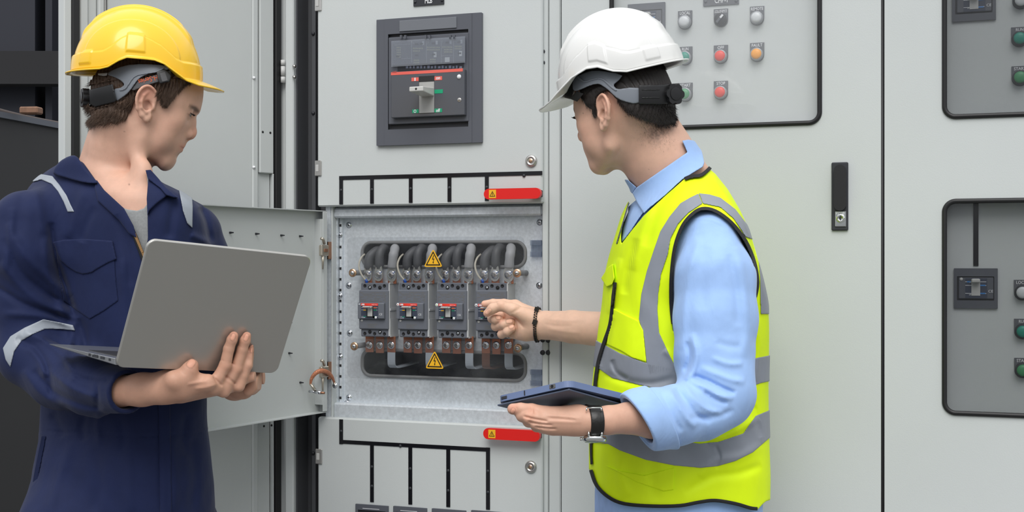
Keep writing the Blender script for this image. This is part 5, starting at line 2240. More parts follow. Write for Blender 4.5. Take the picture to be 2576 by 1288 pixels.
def cov1_cut(P):
    x, y = to_px(P)
    d = cov1(P)
    # hollow neck opening and cuff mouth
    v = poly_sd(x, y, CAV) * P[:, 2] / FPX
    v = np.maximum(v, P[:, 2] - 2.47)
    d = smax(d, -v, .003)
    neck = sd_cone(P, cp(290, 330, 2.47), cp(290, 520, 2.47), .066, .072)
    d = smax(d, -neck, .004)
    w = WR - cp(250, 973, 2.235); w /= np.linalg.norm(w)
    d = smax(d, ((P - A3(WR)) @ A3(w)) - .0 , .003) if False else d
    cm = sd_cone(P, cp(285, 980, 2.205), cp(345, 988, 2.15), .029, .031)
    d = smax(d, -cm, .003)
    return d


lo1 = np.array((-1.20, -1.33, 2.20)) ; hi1 = np.array((-.50, .18, 2.75))
lo1 = np.array((cp(-110, 0, 2.4)[0], -1.31, 2.08)); hi1 = np.array((cp(620, 0, 2.5)[0], cp(0, 385, 2.4)[1], 2.70))
cuff_n = A3((cp(325, 985, 2.165) - cp(240, 973, 2.245))); cuff_n = cuff_n / np.sqrt((cuff_n ** 2).sum())
cuff_p = A3(cp(322, 985, 2.168))


def cov_final(P):
    d = cov1_cut(P)
    # clean cuff edge: nothing beyond the cuff plane near the wrist
    s = (P - cuff_p) @ cuff_n
    near = (np.sqrt(((P - cuff_p) ** 2).sum(1)) < .085) & (P[:, 2] < 2.27)
    return np.where(near, smax(d, s, .003), d)


coverall = sdf_object('coverall', cov_final, lo1, hi1, .0034, NAVY, m1)

# --- skin: head, neck, arms, hands
def neck1(P):
    d = sd_chain(P, [cp(316, 300, 2.43), cp(303, 380, 2.455), cp(290, 450, 2.465), cp(292, 540, 2.47)], [.055, .058, .063, .085], .012)
    d = smin(d, sd_cone(P, cp(345, 325, 2.405), cp(351, 500, 2.382), .016, .010), .026)        # sternomastoid
    d = smin(d, sd_ell(P, cp(362, 440, 2.385), (.016, .026, .016)), .02)                       # throat
    d = smin(d, sd_cone(P, cp(270, 330, 2.46), cp(248, 410, 2.475), .032, .036), .014)           # nape
    d = smin(d, sd_cone(P, cp(346, 506, 2.372), cp(262, 492, 2.385), .011, .010), .012)        # collar bone
    d = smax(d, -sd_ell(P, cp(359, 512, 2.355), (.010, .010, .012)), .010)
    return d


def chest1(P):
    x, y = to_px(P)
    t = np.interp(x, [p[0] for p in TOP1], [p[1] for p in TOP1]).astype(F32)
    return smax(loft(P, [(r[0], r[1] + 26, r[2] - 26, r[3], r[4] - .016) for r in rows1], YAW1), (t + 16 - y) * .8 * P[:, 2] / FPX, .02)


Zh = 2.115
K1 = {
    'wrist': cp(400, 976, 2.145), 'heel': cp(445, 972, 2.135),
}
NAILS1 = [(586, 848, 8.5, 5.0, -70), (619.5, 849, 8.5, 5.0, -70), (635.5, 880, 7.5, 4.0, -70), (481, 914, 11.5, 8.5, -52)]


def H1(P):
    """near hand supporting the laptop hinge"""
    d = sd_chain(P, [cp(300, 984, 2.185), cp(360, 980, 2.165), cp(412, 976, 2.150), cp(455, 974, 2.14)], [.027, .0245, .0235, .023], .02)
    pal = [((430, 968), (522, 963), .0215, .0150), ((440, 975), (548, 972), .0215, .0140), ((450, 980), (575, 968), .0200, .0150), ((460, 985), (600, 958), .0175, .0130)]
    for i, (a, b, ra, rb) in enumerate(pal):
        d = smin(d, sd_cone(P, cp(a[0], a[1], 2.150 + .012 * i), cp(b[0], b[1], 2.143 + .022 * i), ra, rb), .014)
    # thumb
    th = sd_chain(P, [cp(422, 970, 2.145), cp(438, 955, 2.118), lid_pt(458, 936, .013), lid_pt(470, 921, .0115), lid_pt(478, 911, .010)], [.0150, .0138, .0126, .0120, .0100], .006)
    d = smin(d, th, .018)
    # fingers lying up the lid
    fin = [
        ([(522, 960), (540, 932), (557, 906), (569, 870), (578, 848), (583, 839)], [.0108, .0100, .0101, .0089, .0086, .0076]),
        ([(550, 968), (566, 940), (585, 914), (603, 872), (611, 850), (616, 840)], [.0106, .0100, .0101, .0089, .0086, .0076]),
        ([(588, 955), (600, 930), (613, 906), (623, 888), (629, 878), (632, 872)], [.0100, .0092, .0091, .0083, .0080, .0071]),
    ]
    for pts, r in fin:
        q = []
        for j, (a, b) in enumerate(pts):
            base = lid_pt(a, b, r[j] + .0010 + (.012, .009, .006, .001, 0, 0)[j])
            q.append(base)
        f = sd_chain(P, q, r, .003)
        d = smin(d, f, .006)
    # little finger, lower and almost level
    f = sd_chain(P, [cp(585, 962, 2.195), cp(612, 954, 2.200), cp(634, 948, 2.205), cp(650, 945.5, 2.21)], [.0115, .0092, .0082, .0074], .003)
    d = smin(d, f, .007)
    d = d - .0007 * nail_mask(P, NAILS1) * (P[:, 2] < 2.25)
    d = d - folds(P, [([(534, 948), (560, 972)], 3.5, -.0020), ([(566, 945), (592, 966)], 3.5, -.0022), ([(523, 958), (500, 962), (470, 968)], 4, .0012), ([(549, 966), (520, 974), (490, 978)], 4, .0012),
                      ([(549, 903), (565, 909)], 1.6, -.0007), ([(577, 911), (594, 918)], 1.6, -.0007), ([(564, 868), (577, 873)], 1.4, -.0006), ([(598, 868), (611, 876)], 1.4, -.0006), ([(446, 932), (468, 944)], 1.8, -.0007)]) * (P[:, 2] < 2.25)
    return d


def H1b(P):
    """far hand under the right end of the laptop"""
    d = sd_chain(P, [cp(560, 945, 2.38), cp(590, 968, 2.31), cp(612, 976, 2.275)], [.028, .024, .020], .02)
    for i, (a, b, c) in enumerate((((604, 966), (650, 950), (640, 960)), ((606, 974), (652, 959), (640, 967)), ((604, 982), (645, 969), (634, 976)), ((600, 986), (634, 979), (624, 984)))):
        z = 2.275 + .0 * i
        d = smin(d, sd_chain(P, [cp(*a, z + .005), cp(*b, z - .02), cp(*c, z - .045)], [.012, .0098, .0088], .003), .006)
    d = smin(d, sd_chain(P, [cp(640, 956, 2.30), cp(664, 950, 2.285), cp(678, 946, 2.28)], [.011, .0105, .0088], .004), .006)
    return d


def skin1(P):
    d = neck1(P)
    near = P[:, 1] > cp(0, 470, 2.4)[1]
    hd = np.full(len(P), .3, F32)
    if near.any():
        q = HF1.loc(P[near])
        hd[near] = smax(head_sdf(q, FX1, FZ1) * HF1.s, under_hat(HT1, P[near], .1185, .102, .1235), .002)
    d = smin(d, hd, .020)
    d = smin(d, chest1(P), .018)
    core = sd_chain(P, [cp(120, 580, 2.40), cp(70, 700, 2.38), cp(80, 880, 2.365), cp(150, 948, 2.335), cp(235, 972, 2.26), cp(300, 984, 2.185)], [.040, .036, .030, .028, .027, .027], .03)
    core = smin(core, sd_chain(P, [cp(458, 610, 2.52), cp(505, 680, 2.54), cp(548, 850, 2.50), cp(565, 945, 2.38)], [.034, .034, .034, .028], .03), .02)
    d = smin(d, core, .02)
    d = smin(d, H1(P), .006)
    d = smin(d, H1b(P), .006)
    d = smin(d, sd_chain(P, [cp(175, 1350, 2.40), cp(165, 1850, 2.40), cp(165, 2300, 2.40)], [.075, .052, .04], .05), .03)
    d = smin(d, sd_chain(P, [cp(425, 1350, 2.52), cp(430, 1850, 2.52), cp(430, 2300, 2.52)], [.075, .052, .04], .05), .03)
    return d


def skincol1(P):
    base = np.tile(SKINC, (len(P), 1))
    q = HF1.loc(P)
    c = base.copy()
    up_ = P[:, 1] > cp(0, 470, 2.4)[1]
    if up_.any():
        c[up_] = head_color(q[up_], SKINC, .35, fx=FX1, fz=FZ1)
    hnd = (P[:, 1] < cp(0, 800, 2.1)[1])
    if hnd.any():
        t = hand_color(P[hnd], SKINC, [lid_pt(583, 839, .008), lid_pt(616, 840, .008), lid_pt(632, 872, .008), lid_pt(474, 914, .012)],
                       [lid_pt(557, 906, .02), lid_pt(585, 914, .02), cp(522, 962, 2.11), cp(549, 972, 2.115)],
                       NAILS1)
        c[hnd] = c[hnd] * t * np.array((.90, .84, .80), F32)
    # neck redness and moles
    for cx_, cy_, r in ((325, 464, 2.2), (313, 331, 1.6), (376, 307, 1.3), (304, 403, .9)):
        x, y = to_px(P)
        w = (np.exp(-(((x - cx_) ** 2 + (y - cy_) ** 2) / (r * r))) * (P[:, 2] < 2.45))[:, None]
        c = c * (1 - w * .75) + np.array((.12, .06, .05), F32) * w * .75
    return c


def clip_inner(P):
    return skin1(P)


body1 = sdf_object('body', skin1, np.array((cp(-80, 0, 2.4)[0], -1.25, 2.02)), np.array((cp(700, 0, 2.45)[0], cp(0, 60, 2.42)[1], 2.66)), .0017, SKIN, m1, color=skincol1)

add_eyes(HF1, m1, FX1, FZ1, -1)
# --- tee, collar, lapels, zip, pocket, reflective tapes
def chest_surf(P):
    return loft(P, [(r[0], r[1] + 12, r[2] - 12, r[3], r[4] - .009) for r in rows1], YAW1)


px_shell('t_shirt', lambda P: smin(chest1(P), neck1(P), .02), .0015, .0045, [(306, 521), (322, 527), (345, 530), (362, 524), (371, 512), (372, 470), (369, 440), (378, 438), (392, 520), (388, 640), (366, 668), (340, 610)], .0016, TEE, m1,
         zr=(2.28, 2.47), k=.001)
LP = dict(zr=(2.26, 2.50))


def covA(P):
    d = smin(torso1(P), sleeve1(P), .042)
    return d - (folds(P, F1) + .0016 * wob(P, 9, 3) + .0010 * wob(P, 23, 5)) * .85


def neck_or_cov(P):
    return smin(covA(P), neck1(P) - .004, .03)


px_shell('lapel', covA, -.003, .0060, [(243, 452), (262, 478), (312, 524), (336, 568), (345, 600), (325, 588), (300, 555), (246, 505), (238, 470)], .0017, NAVY, m1, **LP)
px_shell('lapel', covA, -.003, .0060, [(373, 448), (400, 468), (416, 482), (420, 492), (394, 512), (375, 530), (371, 545), (369, 500)], .0017, NAVY, m1, **LP)
px_shell('collar', neck_or_cov, -.003, .0115, [(134, 436), (140, 418), (156, 402), (180, 391), (196, 396), (214, 424), (243, 455), (240, 462), (205, 458), (165, 447)], .0018, NAVY, m1, zr=(2.30, 2.62), k=.003, sub=2)
px_shell('collar', neck_or_cov, -.003, .0100, [(366, 428), (379, 427), (398, 448), (418, 472), (449, 498), (436, 497), (418, 491), (404, 474), (372, 450)], .0018, NAVY, m1, **LP)
px_shell('zip_tape', covA, -.004, .0030, [(316, 545), (331, 560), (348, 598), (362, 636), (366, 652), (356, 656), (344, 622), (327, 578)], .0014, mat('black_tape', (.012, .012, .012), rough=.8), m1, **LP)
zz = MB()
x_ = np.linspace(0, 1, 34)
for t in x_:
    px_ = 331 + (363 - 331) * t; py_ = 570 + (645 - 570) * t + 0
    # find the surface by marching
    za = 2.26
    r0 = cp(px_, py_, 1.0)
    zs_ = np.linspace(2.26, 2.50, 160)
    dd = covA((r0[None] * zs_[:, None]).astype(F32)) - .0038
    k_ = int(np.argmax(dd < 0))
    c = c2w(r0 * zs_[k_])
    zz.box(-.0022, .0022, -.0012, .0012, -.0007, .0007, 0, Matrix.Translation(c) @ Matrix.Rotation(TH, 4, 'Z') @ Matrix.Rotation(-.4, 4, 'Y'))
zz.build('zip', mat('brass_teeth', (.62, .36, .16), rough=.35, metal=.9), m1)
px_shell('pocket', covA, -.004, .0020, [(140, 612), (286, 620), (291, 700), (297, 757), (262, 782), (226, 803), (195, 782), (160, 757), (148, 690)], .0016, NAVY, m1, **LP)
px_shell('pocket_flap', covA, -.004, .0044, [(133, 609), (160, 603), (215, 601), (283, 606), (288, 630), (293, 652), (270, 662), (249, 674), (230, 686), (209, 690), (190, 684), (168, 670), (152, 655)], .0017, NAVY, m1, **LP)
px_shell('pocket', covA, -.004, .0020, [(105, 1096), (116, 1098), (98, 1190), (80, 1288), (70, 1288), (86, 1190)], .0018, NAVYD, m1, zr=(2.28, 2.52))
R1 = dict(zr=(2.24, 2.56), k=.0008)
px_shell('reflective_stripe', covA, -.004, .0020, [(72, 452), (104, 438), (132, 443), (150, 465), (168, 492), (178, 515), (187, 533), (170, 533), (160, 508), (146, 482), (130, 463), (104, 452), (84, 457)], .0015, REFL, m1, **R1)
px_shell('reflective_stripe', covA, -.004, .0020, [(450, 477), (483, 490), (485, 520), (484, 574), (471, 562), (460, 530)], .0015, REFL, m1, **R1)
px_shell('reflective_stripe', covA, -.004, .0020, [(7, 876), (26, 846), (62, 824), (109, 803), (150, 811), (184, 818), (189, 832), (150, 828), (113, 828), (80, 842), (54, 858), (36, 884), (26, 924), (14, 905)], .0016, REFL, m1, **R1)
# placket fold line below the laptop
px_shell('fly_placket', covA, -.004, .0022, [(398, 1000), (428, 1000), (432, 1288), (434, 1420), (404, 1420), (402, 1288)], .0018, NAVY, m1, zr=(2.25, 2.5))
# boots under the coverall
for a, z in ((165, 2.40), (430, 2.52)):
    def bt(P, a=a, z=z):
        c = cp(a, 2380, z)
        d = sd_chain(P, [(c[0], -1.27, c[2]), (c[0] + .03, -1.30, c[2] - .08), (c[0] + .05, -1.315, c[2] - .17)], [.055, .048, .040], .02)
        return np.maximum(d, -1.349 - P[:, 1])
    c = cp(a, 2380, z)
    sdf_object('boot', bt, (c[0] - .12, -1.36, c[2] - .26), (c[0] + .16, -1.18, c[2] + .1), .005, mat('black_boot', (.02, .018, .016), rough=.5), m1)

# --- hair
HAIR = mat('brown_hair', (.085, .050, .032), rough=.55, spec=.5, noise=(40, .3))
hp1 = np.array([(196, 125), (212, 235), (222, 285), (231, 318), (246, 312), (262, 316), (275, 308), (292, 314), (306, 300), (322, 292), (334, 270), (343, 240), (352, 222), (372, 212), (388, 220), (398, 238), (412, 262), (422, 262), (434, 248), (446, 232), (462, 218), (480, 208), (500, 200), (500, 125)], float)


def hairbase(P, off=.008):
    q = HF1.loc(P)
    d = sd_ell(q, mm(-1, 0, 38), mm(98, 77, 92))
    d = smin(d, sd_ell(q, mm(42, 0, 28), mm(54, 62, 46)), .02)
    d = smin(d, sd_ell(q, mm(-62, 0, 2), mm(57, 60, 55)), .02)
    return np.minimum(d, neck1(P) + off)


def hair1(P):
    x, y = to_px(P)
    ps = poly_sd(x, y, hp1) * P[:, 2] / FPX
    hs = poly_sd(x, y, [(215, 216), (300, 200), (330, 205), (322, 240), (304, 258), (242, 274), (225, 268)])
    d = hairbase(P, np.where(hs < 0, -.003, .008).astype(F32))
    q = HF1.loc(P)
    st = .0012 * np.sin(q[:, 1] * 900 + 3 * np.sin(q[:, 2] * 60)) + .0012 * np.sin((q[:, 0] * .9 + q[:, 2] * .35) * 1000 + 2 * np.sin(q[:, 2] * 90)) + .002 * wob(P, 22, 9)
    th = .007 + .006 * np.clip((.01 - q[:, 2]) / .05, 0, 1)
    front = np.clip((q[:, 0] - .02) / .03, 0, 1)
    th = th * (1 - .55 * front)
    th = np.where(hs < 0, np.maximum(th - .0075, .004), th)
    hd = smax(np.maximum(-d - .004, d - th - st), ps + .0018 * wob(P, 60, 4), .004)
    return np.maximum(hd, under_hat(HT1, P, .1185, .102, .1235))


hb1 = (cp(195, 330, 2.45), cp(505, 140, 2.45))
lo_h = np.array((cp(180, 0, 2.5)[0], cp(0, 335, 2.5)[1], 2.30)); hi_h = np.array((cp(515, 0, 2.5)[0], cp(0, 115, 2.5)[1], 2.58))
sdf_object('hair', hair1, lo_h, hi_h, .0014, HAIR, m1)
Pt, Nn = surface_samples(hair1, lo_h + np.array((0, .0, 0)), np.array((hi_h[0], cp(0, 200, 2.4)[1], 2.46)), 9000, 3)
qf = HF1.R
dn = -qf[:, 2] * .9 - qf[:, 0] * .35          # strands run down and back
D_ = dn[None] + Nn * .28
x_, y_ = to_px(Pt)
kp = outside_px(Pt, [[(224, 214), (300, 204), (304, 258), (242, 274)], [(270, 180), (430, 160), (430, 205), (335, 230), (296, 258), (285, 215)]]) & ~((x_ > 346) & (x_ < 398) & (y_ > 203) & (y_ < 240))
Pt, Nn, D_ = Pt[kp], Nn[kp], D_[kp]
frontm = (HF1.loc(Pt)[:, 0] > .012)
D_[frontm] = (-qf[:, 2] * .7 + qf[:, 0] * .05)[None] + Nn[frontm] * .15
L_ = np.where(frontm, .009, .012)
hair_strands('hair_strand', Pt, D_, L_, HAIR, m1, .0003, 4, .25, 2)['kind'] = 'stuff'

# --- hard hat
YELP = mat('yellow_hat_shell', (.92, .56, .018), rough=.24, spec=.5, coat=.35)


def rim1(ph):
    dg = abs(math.degrees(math.atan2(math.sin(ph), math.cos(ph))))
    pts = [(0, -.010), (35, -.009), (43, -.005), (50, .006), (58, .018), (66, .0225), (92, .0235), (100, .017), (110, .005), (118, .001), (135, -.001), (180, -.006)]
    t = np.interp(dg, [p[0] for p in pts], [p[1] for p in pts])
    return float(t)


hat1 = hard_hat(m1, HT1, YELP, .1185, .102, .1235, rim1, .038, 'hard_hat', 'yellow hard hat shell with a moulded rim')


def hat_ell(P):
    q = HF1.loc(P)
    return smin(sd_ell(q, mm(-2, 0, 36), mm(104, 84, 100)), sd_ell(q, mm(-62, 0, 2), mm(58, 61, 56)), .01)


hz = dict(zr=(2.28, 2.50), k=.0008)
px_shell('harness_band', hat_ell, .0065, .0095, [(270, 184), (323, 163), (402, 163), (430, 172), (393, 181), (368, 188), (348, 200), (336, 216), (322, 234), (305, 247), (292, 253), (287, 226), (302, 221), (312, 213), (304, 203), (290, 195)], .0013, GREYP, hat1, sub=3, **hz)
px_shell('harness_rib', hat_ell, .0085, .0112, [(300, 226), (312, 221), (326, 200), (345, 186), (392, 178), (410, 168), (414, 171), (396, 182), (348, 190), (331, 203), (317, 224), (303, 229)], .0012, GREYP, hat1, sub=2, **hz)
px_shell('chin_strap', hat_ell, .003, .0065, [(330, 226), (345, 204), (395, 187), (430, 176), (430, 200), (400, 206), (362, 217), (337, 228)], .0013, mat('grey_webbing', (.10, .10, .105), rough=.8, bump=(700, .4, .0006)), hat1, **hz)
px_shell('buckle', hat_ell, .005, .0115, [(393, 180), (413, 173), (424, 180), (432, 190), (426, 206), (414, 208), (402, 211), (396, 198)], .0012, BLKP, hat1, **hz)
px_shell('buckle_insert', hat_ell, .0110, .0125, [(401, 185), (416, 180), (423, 203), (408, 207)], .0010, mat('grey_webbing', (.10, .10, .105)), hat1, **hz)
px_shell('adjuster_housing', hat_ell, .005, .0165, [(224, 226), (283, 211), (294, 252), (288, 257), (240, 269), (226, 262)], .0014, BLKP, hat1, **hz)
# ratchet knob at the back
kc = Frame(cp(221, 247, 2.415), 1, 0, 0)
ax = np.array((-.86, 0.02, -.50)); ax /= np.linalg.norm(ax)


knob_mb(cp(222, 247, 2.41), ax, .0185, .012, hat1)
# rear clip and black foam shell standing for the shadow inside the hat
px_shell('harness_clip', hat_ell, .010, .0125, [(246, 184), (270, 183), (269, 190), (260, 191), (247, 189)], .0012, LGREY, hat1, **hz)
px_shell('inner_shadow_foam', hat_ell, -.001, .0030, [(404, 168), (436, 174), (446, 192), (452, 204), (428, 205), (430, 190)], .0014, BLKP, hat1, extra=lambda P: under_hat(HT1, P, .1185, .102, .1235), **hz)
# strap lettering, upside down as worn
tb = MB()
vs_, fs_ = text_mesh('Cap-H-Series', .0135, .058)
Zs = 2.345
c0 = c2w(cp(386, 195, Zs - .006))
Mtx = Matrix.Translation(c0) @ Matrix.Rotation(TH - .05, 4, 'Z') @ Matrix.Rotation(math.radians(180 - 13.5), 4, 'Y')
strap_hit = []
for v in vs_:
    w = Mtx @ Vector((v[0], 0, v[1]))
    p = w2c(w); r0 = p / p[2]
    zs_ = np.linspace(2.30, 2.46, 120)
    dd = hat_ell((r0[None] * zs_[:, None]).astype(F32)) - .0080
    k_ = int(np.argmax(dd < 0))
    strap_hit.append(tuple(c2w(r0 * zs_[k_])))
tb.add(strap_hit, fs_)
tb.build('lettering', mat('orange_thread', (.75, .13, .04), rough=.7), hat1)

# ------------------------------------------------------------------ laptop
lap = empty('laptop', c2w((p0 + p1) / 2), 'open silver laptop with its plain back to the camera, held by the person in navy', 'laptop')
ALU = mat('silver_aluminium', (.47, .46, .43), rough=.36, metal=.75, bump=(1500, .05, .0002))
ALU2 = mat('aluminium_edge', (.55, .57, .60), rough=.28, metal=.9)
lnl = ln
O3 = c2w(p0)
def V3(a): return Vector(c2w(np.asarray(a))) - CAM
ux, vx, nx_ = V3(lu), V3(lv), V3(ln)
Ml = Matrix(((ux.x, -nx_.x, vx.x, O3.x), (ux.y, -nx_.y, vx.y, O3.y), (ux.z, -nx_.z, vx.z, O3.z), (0, 0, 0, 1)))
# local: x along hinge, y away from camera side, z up the lid
q = MB()
rp = rrect(0, 0, lw_, lh_, .014, 8)
inn = rrect(.0015, .0015, lw_ - .0015, lh_ - .0015, .013, 8)
n_ = len(rp)
vs = [(p[0], .0022, p[1]) for p in rp] + [(p[0], .0006, p[1]) for p in rrect(.0006, .0006, lw_ - .0006, lh_ - .0006, .0135, 8)] + [(p[0], 0, p[1]) for p in inn]
fs = []
for k in range(2):
    for i in range(n_):
        j = (i + 1) % n_
        fs.append((k * n_ + i, k * n_ + j, (k + 1) * n_ + j, (k + 1) * n_ + i))
fs.append(tuple(range(2 * n_, 3 * n_)))
q.add(vs, fs, 0, False, Ml)
q.prism([rp], .0022, .0055, 0, Ml)
q.build('lid', ALU, lap)
MB().prism([rrect(.006, .010, lw_ - .006, lh_ - .006, .008, 6)], .0055, .0062, 0, Ml).build('screen', mat('dark_screen', (.01, .011, .013), rough=.12), lap)
# base: wedge from the hinge back toward the worker
pb_ = cp(122, 889, 2.225)
bw = pb_ - p0; bl = np.linalg.norm(bw); bw = bw / bl
bn_ = np.cross(lu, bw); bn_ /= np.linalg.norm(bn_)
if bn_[1] < 0: bn_ = -bn_
B0 = c2w(p0 - ln * .005 + bn_ * .0145)
a1, a2, a3 = V3(lu), V3(bw), V3(bn_)
Mb_ = Matrix(((a1.x, a2.x, a3.x, B0.x), (a1.y, a2.y, a3.y, B0.y), (a1.z, a2.z, a3.z, B0.z), (0, 0, 0, 1)))
# local x along hinge, y toward the worker, z up
th0, th1 = .0135, .003
vs = [(0, .002, -.0015), (lw_, .002, -.0015), (lw_, bl, .0), (0, bl, .0),
      (0.002, .002, -th0 + .001), (lw_ - .002, .002, -th0 + .001), (lw_ - .004, bl - .003, -th1), (0.004, bl - .003, -th1)]
MB().add(vs, [(0, 1, 2, 3), (7, 6, 5, 4), (0, 4, 5, 1), (1, 5, 6, 2), (2, 6, 7, 3), (3, 7, 4, 0)], 0, False, Mb_).build('base', ALU2, lap, bevel=.001)
q = MB()
for s_, w_, h_ in ((.016, .004, .004), (.036, .012, .0042), (.058, .013, .0050), (.073, .003, .003), (.084, .0045, .0045)):
    q.box(-.0004, .003, s_, s_ + w_, -.0078 + s_ * .015, -.0078 + h_ + s_ * .015, 0, Mb_)
q.build('port', DARKP2, lap)
MB().box(.02, lw_ - .02, .03, bl * .55, -.0014, .0004, 0, Mb_).build('keyboard', mat('black_keys', (.02, .02, .022), rough=.5), lap)
MB().tube([Mb_ @ Vector((.02, .004, -.006)), Mb_ @ Vector((lw_ - .02, .004, -.006))], .0050, 14).build('hinge', DARKP2, lap)
# ================================================================== worker in the high-visibility vest
m2 = empty('person', c2w(cp(1710, 655, 2.45)) - Vector((0, 0, 1.35)), 'person in a yellow vest and white hard hat, pointing and holding a tablet', 'person')
SHIRT = mat('light_blue_oxford', (.33, .50, .82), rough=.8, bump=(1100, .3, .0005), noise=(18, .05), sheen=.2, spec=.25, wrinkle=(20, .5, .008))
VEST = mat('fluorescent_mesh_cloth', (.74, .96, .006), rough=.6, bump=(1300, .2, .0004), noise=(9, .04), spec=.3, wrinkle=(11, .45, .010))
PIPE = mat('black_binding', (.012, .012, .013), rough=.7)
TAPE = mat('silver_tape', (.25, .27, .31), rough=.42, bump=(1500, .12, .0003), noise=(16, .05), wrinkle=(13, .5, .009))
JEAN = mat('light_blue_denim', (.33, .47, .78), rough=.85, bump=(700, .3, .0006), noise=(30, .1))

HT2 = Frame(cp(1560, 191, 2.42), -1, 20, 12.5, 7, 1.0)
HF2 = ear_frame(1515, 287, 2.36, -1, 33, 12, 0, 1.0, 1)
rows2 = [(380, 1640, 1790, 2.46, .10), (440, 1625, 1812, 2.46, .125), (480, 1600, 1836, 2.455, .145), (520, 1570, 1856, 2.45, .160), (560, 1556, 1876, 2.45, .170), (620, 1542, 1896, 2.45, .178), (700, 1530, 1909, 2.45, .178), (800, 1516, 1914, 2.45, .172),
         (900, 1503, 1917, 2.45, .168), (1000, 1495, 1917, 2.45, .165), (1100, 1489, 1919, 2.45, .170), (1200, 1488, 1922, 2.45, .175), (1300, 1490, 1921, 2.45, .175), (1420, 1498, 1910, 2.45, .165)]
TOP2 = [(1480, 760), (1525, 650), (1545, 590), (1562, 535), (1580, 500), (1640, 470), (1700, 446), (1740, 432), (1778, 424), (1800, 440), (1830, 476), (1862, 530), (1886, 580), (1904, 640), (1940, 760)]
YAW2 = 12


def torso2(P, off=0.0):
    d = loft(P, rows2, YAW2, 2.5)
    x, y = to_px(P)
    t = np.interp(x, [p[0] for p in TOP2], [p[1] for p in TOP2]).astype(F32)
    return smax(d, (t - y) * .8 * P[:, 2] / FPX, .03) - off


UA = [cp(1786, 606, 2.30), cp(1797, 700, 2.265), cp(1799, 800, 2.25), cp(1796, 900, 2.235), cp(1808, 985, 2.215)]
UR = [.053, .070, .0715, .068, .058]
FA = [cp(1812, 990, 2.215), cp(1760, 1030, 2.19), cp(1700, 1045, 2.16), cp(1650, 1050, 2.13), cp(1612, 1055, 2.112)]
FR = [.055, .052, .0495, .048, .0475]


def arm2(P):
    d = sd_chain(P, UA, UR, .012)
    return smin(d, sd_chain(P, FA, FR, .012), .030)


F2s = [
    # sleeve: long falls and elbow creases
    ([(1760, 600), (1735, 680), (1722, 780), (1716, 880)], 10, .004),
    ([(1850, 620), (1872, 720), (1880, 820), (1872, 900)], 11, .004),
    ([(1835, 640), (1852, 740), (1856, 820)], 9, -.004),
    ([(1780, 620), (1770, 700), (1768, 780)], 14, -.003),
    ([(1740, 840), (1752, 890), (1745, 930), (1725, 958)], 8, .007),
    ([(1728, 860), (1735, 900), (1722, 935)], 6, -.005),
    ([(1745, 945), (1780, 958), (1815, 975), (1850, 990)], 6, -.009),
    ([(1735, 958), (1775, 975), (1810, 995), (1845, 1003)], 7, .006),
    ([(1760, 925), (1800, 940), (1840, 955), (1875, 960)], 8, .005),
    ([(1770, 985), (1800, 1005), (1830, 1015)], 5, -.005),
    ([(1720, 965), (1745, 1000), (1780, 1030), (1820, 1040)], 8, .005),
    ([(1700, 975), (1725, 1010), (1755, 1045), (1790, 1060)], 7, -.006),
    ([(1680, 975), (1705, 1015), (1730, 1055), (1750, 1075)], 8, .005),
    ([(1660, 985), (1680, 1020), (1700, 1060), (1715, 1085)], 6, -.004),
    ([(1735, 1050), (1770, 1050), (1810, 1045), (1845, 1030)], 7, -.004),
    ([(1800, 860), (1830, 870), (1865, 872)], 9, -.003),
    ([(1790, 900), (1830, 915), (1870, 915)], 7, .004),
    ([(1720, 560), (1760, 548), (1810, 560), (1840, 580)], 3, .0015),
]


def sleeve2(P):
    d = arm2(P)
    return d - (folds(P, F2s) + .0016 * wob(P, 11, 2) + .0011 * wob(P, 26, 8)) * .9


def shirt_core(P):
    return torso2(P, -.010)


Vpoly2 = np.array([(1600, 440), (1729, 378), (1790, 330), (1560, 330), (1560, 440)], float)
cuff2_c = A3(cp(1611, 1069, 2.112))
cuff2_n = A3((-.84, -.50, -.20)); cuff2_n = cuff2_n / np.sqrt((cuff2_n ** 2).sum())


def shirt2(P):
    d = smin(shirt_core(P), sleeve2(P), .02)
    # far sleeve reaching toward the cabinet, rolled above the elbow
    far = sd_chain(P, [cp(1665, 600, 2.57), cp(1625, 710, 2.61), cp(1585, 805, 2.68)], [.052, .048, .046], .012)
    d = smin(d, far, .02)
    nk = sd_cone(P, cp(1640, 380, 2.43), cp(1680, 450, 2.44), .060, .058)
    d = smax(d, -nk, .004)
    s = (P - cuff2_c) @ cuff2_n
    near = (np.sqrt(((P - cuff2_c) ** 2).sum(1)) < .10)
    cut = smax(d, s, .002)
    cut = smax(cut, -sd_cone(P, cp(1580, 1054, 2.10), cp(1655, 1052, 2.13), .041, .040), .002)
    return np.where(near, cut, d)


def B3(px0, px1, py0, py1, z0, z1):
    c = [cp(a, b, z) for a in (px0, px1) for b in (py0, py1) for z in (z0, z1)]
    c = np.array(c)
    return c.min(0), c.max(0)


shirt = sdf_object('shirt', shirt2, *B3(1480, 1950, 370, 1330, 2.02, 2.76), .0030, SHIRT, m2)


def cuffb(P):
    return sleeve2(P)


def cuff_fn(P):
    d = arm2(P) - .0015 * wob(P, 14, 2)
    s = (P - cuff2_c) @ cuff2_n
    r = np.sqrt(((P - cuff2_c) ** 2).sum(1)) - .11
    reg = np.maximum(s - .001, -.041 - s + .004 * wob(P, 12, 5))
    return np.maximum(smax(smax(d - .0050, -d - .0045, .002), reg, .002), r)


sdf_object('cuff', cuff_fn, *B3(1560, 1720, 960, 1145, 2.02, 2.24), .0017, SHIRT, m2)

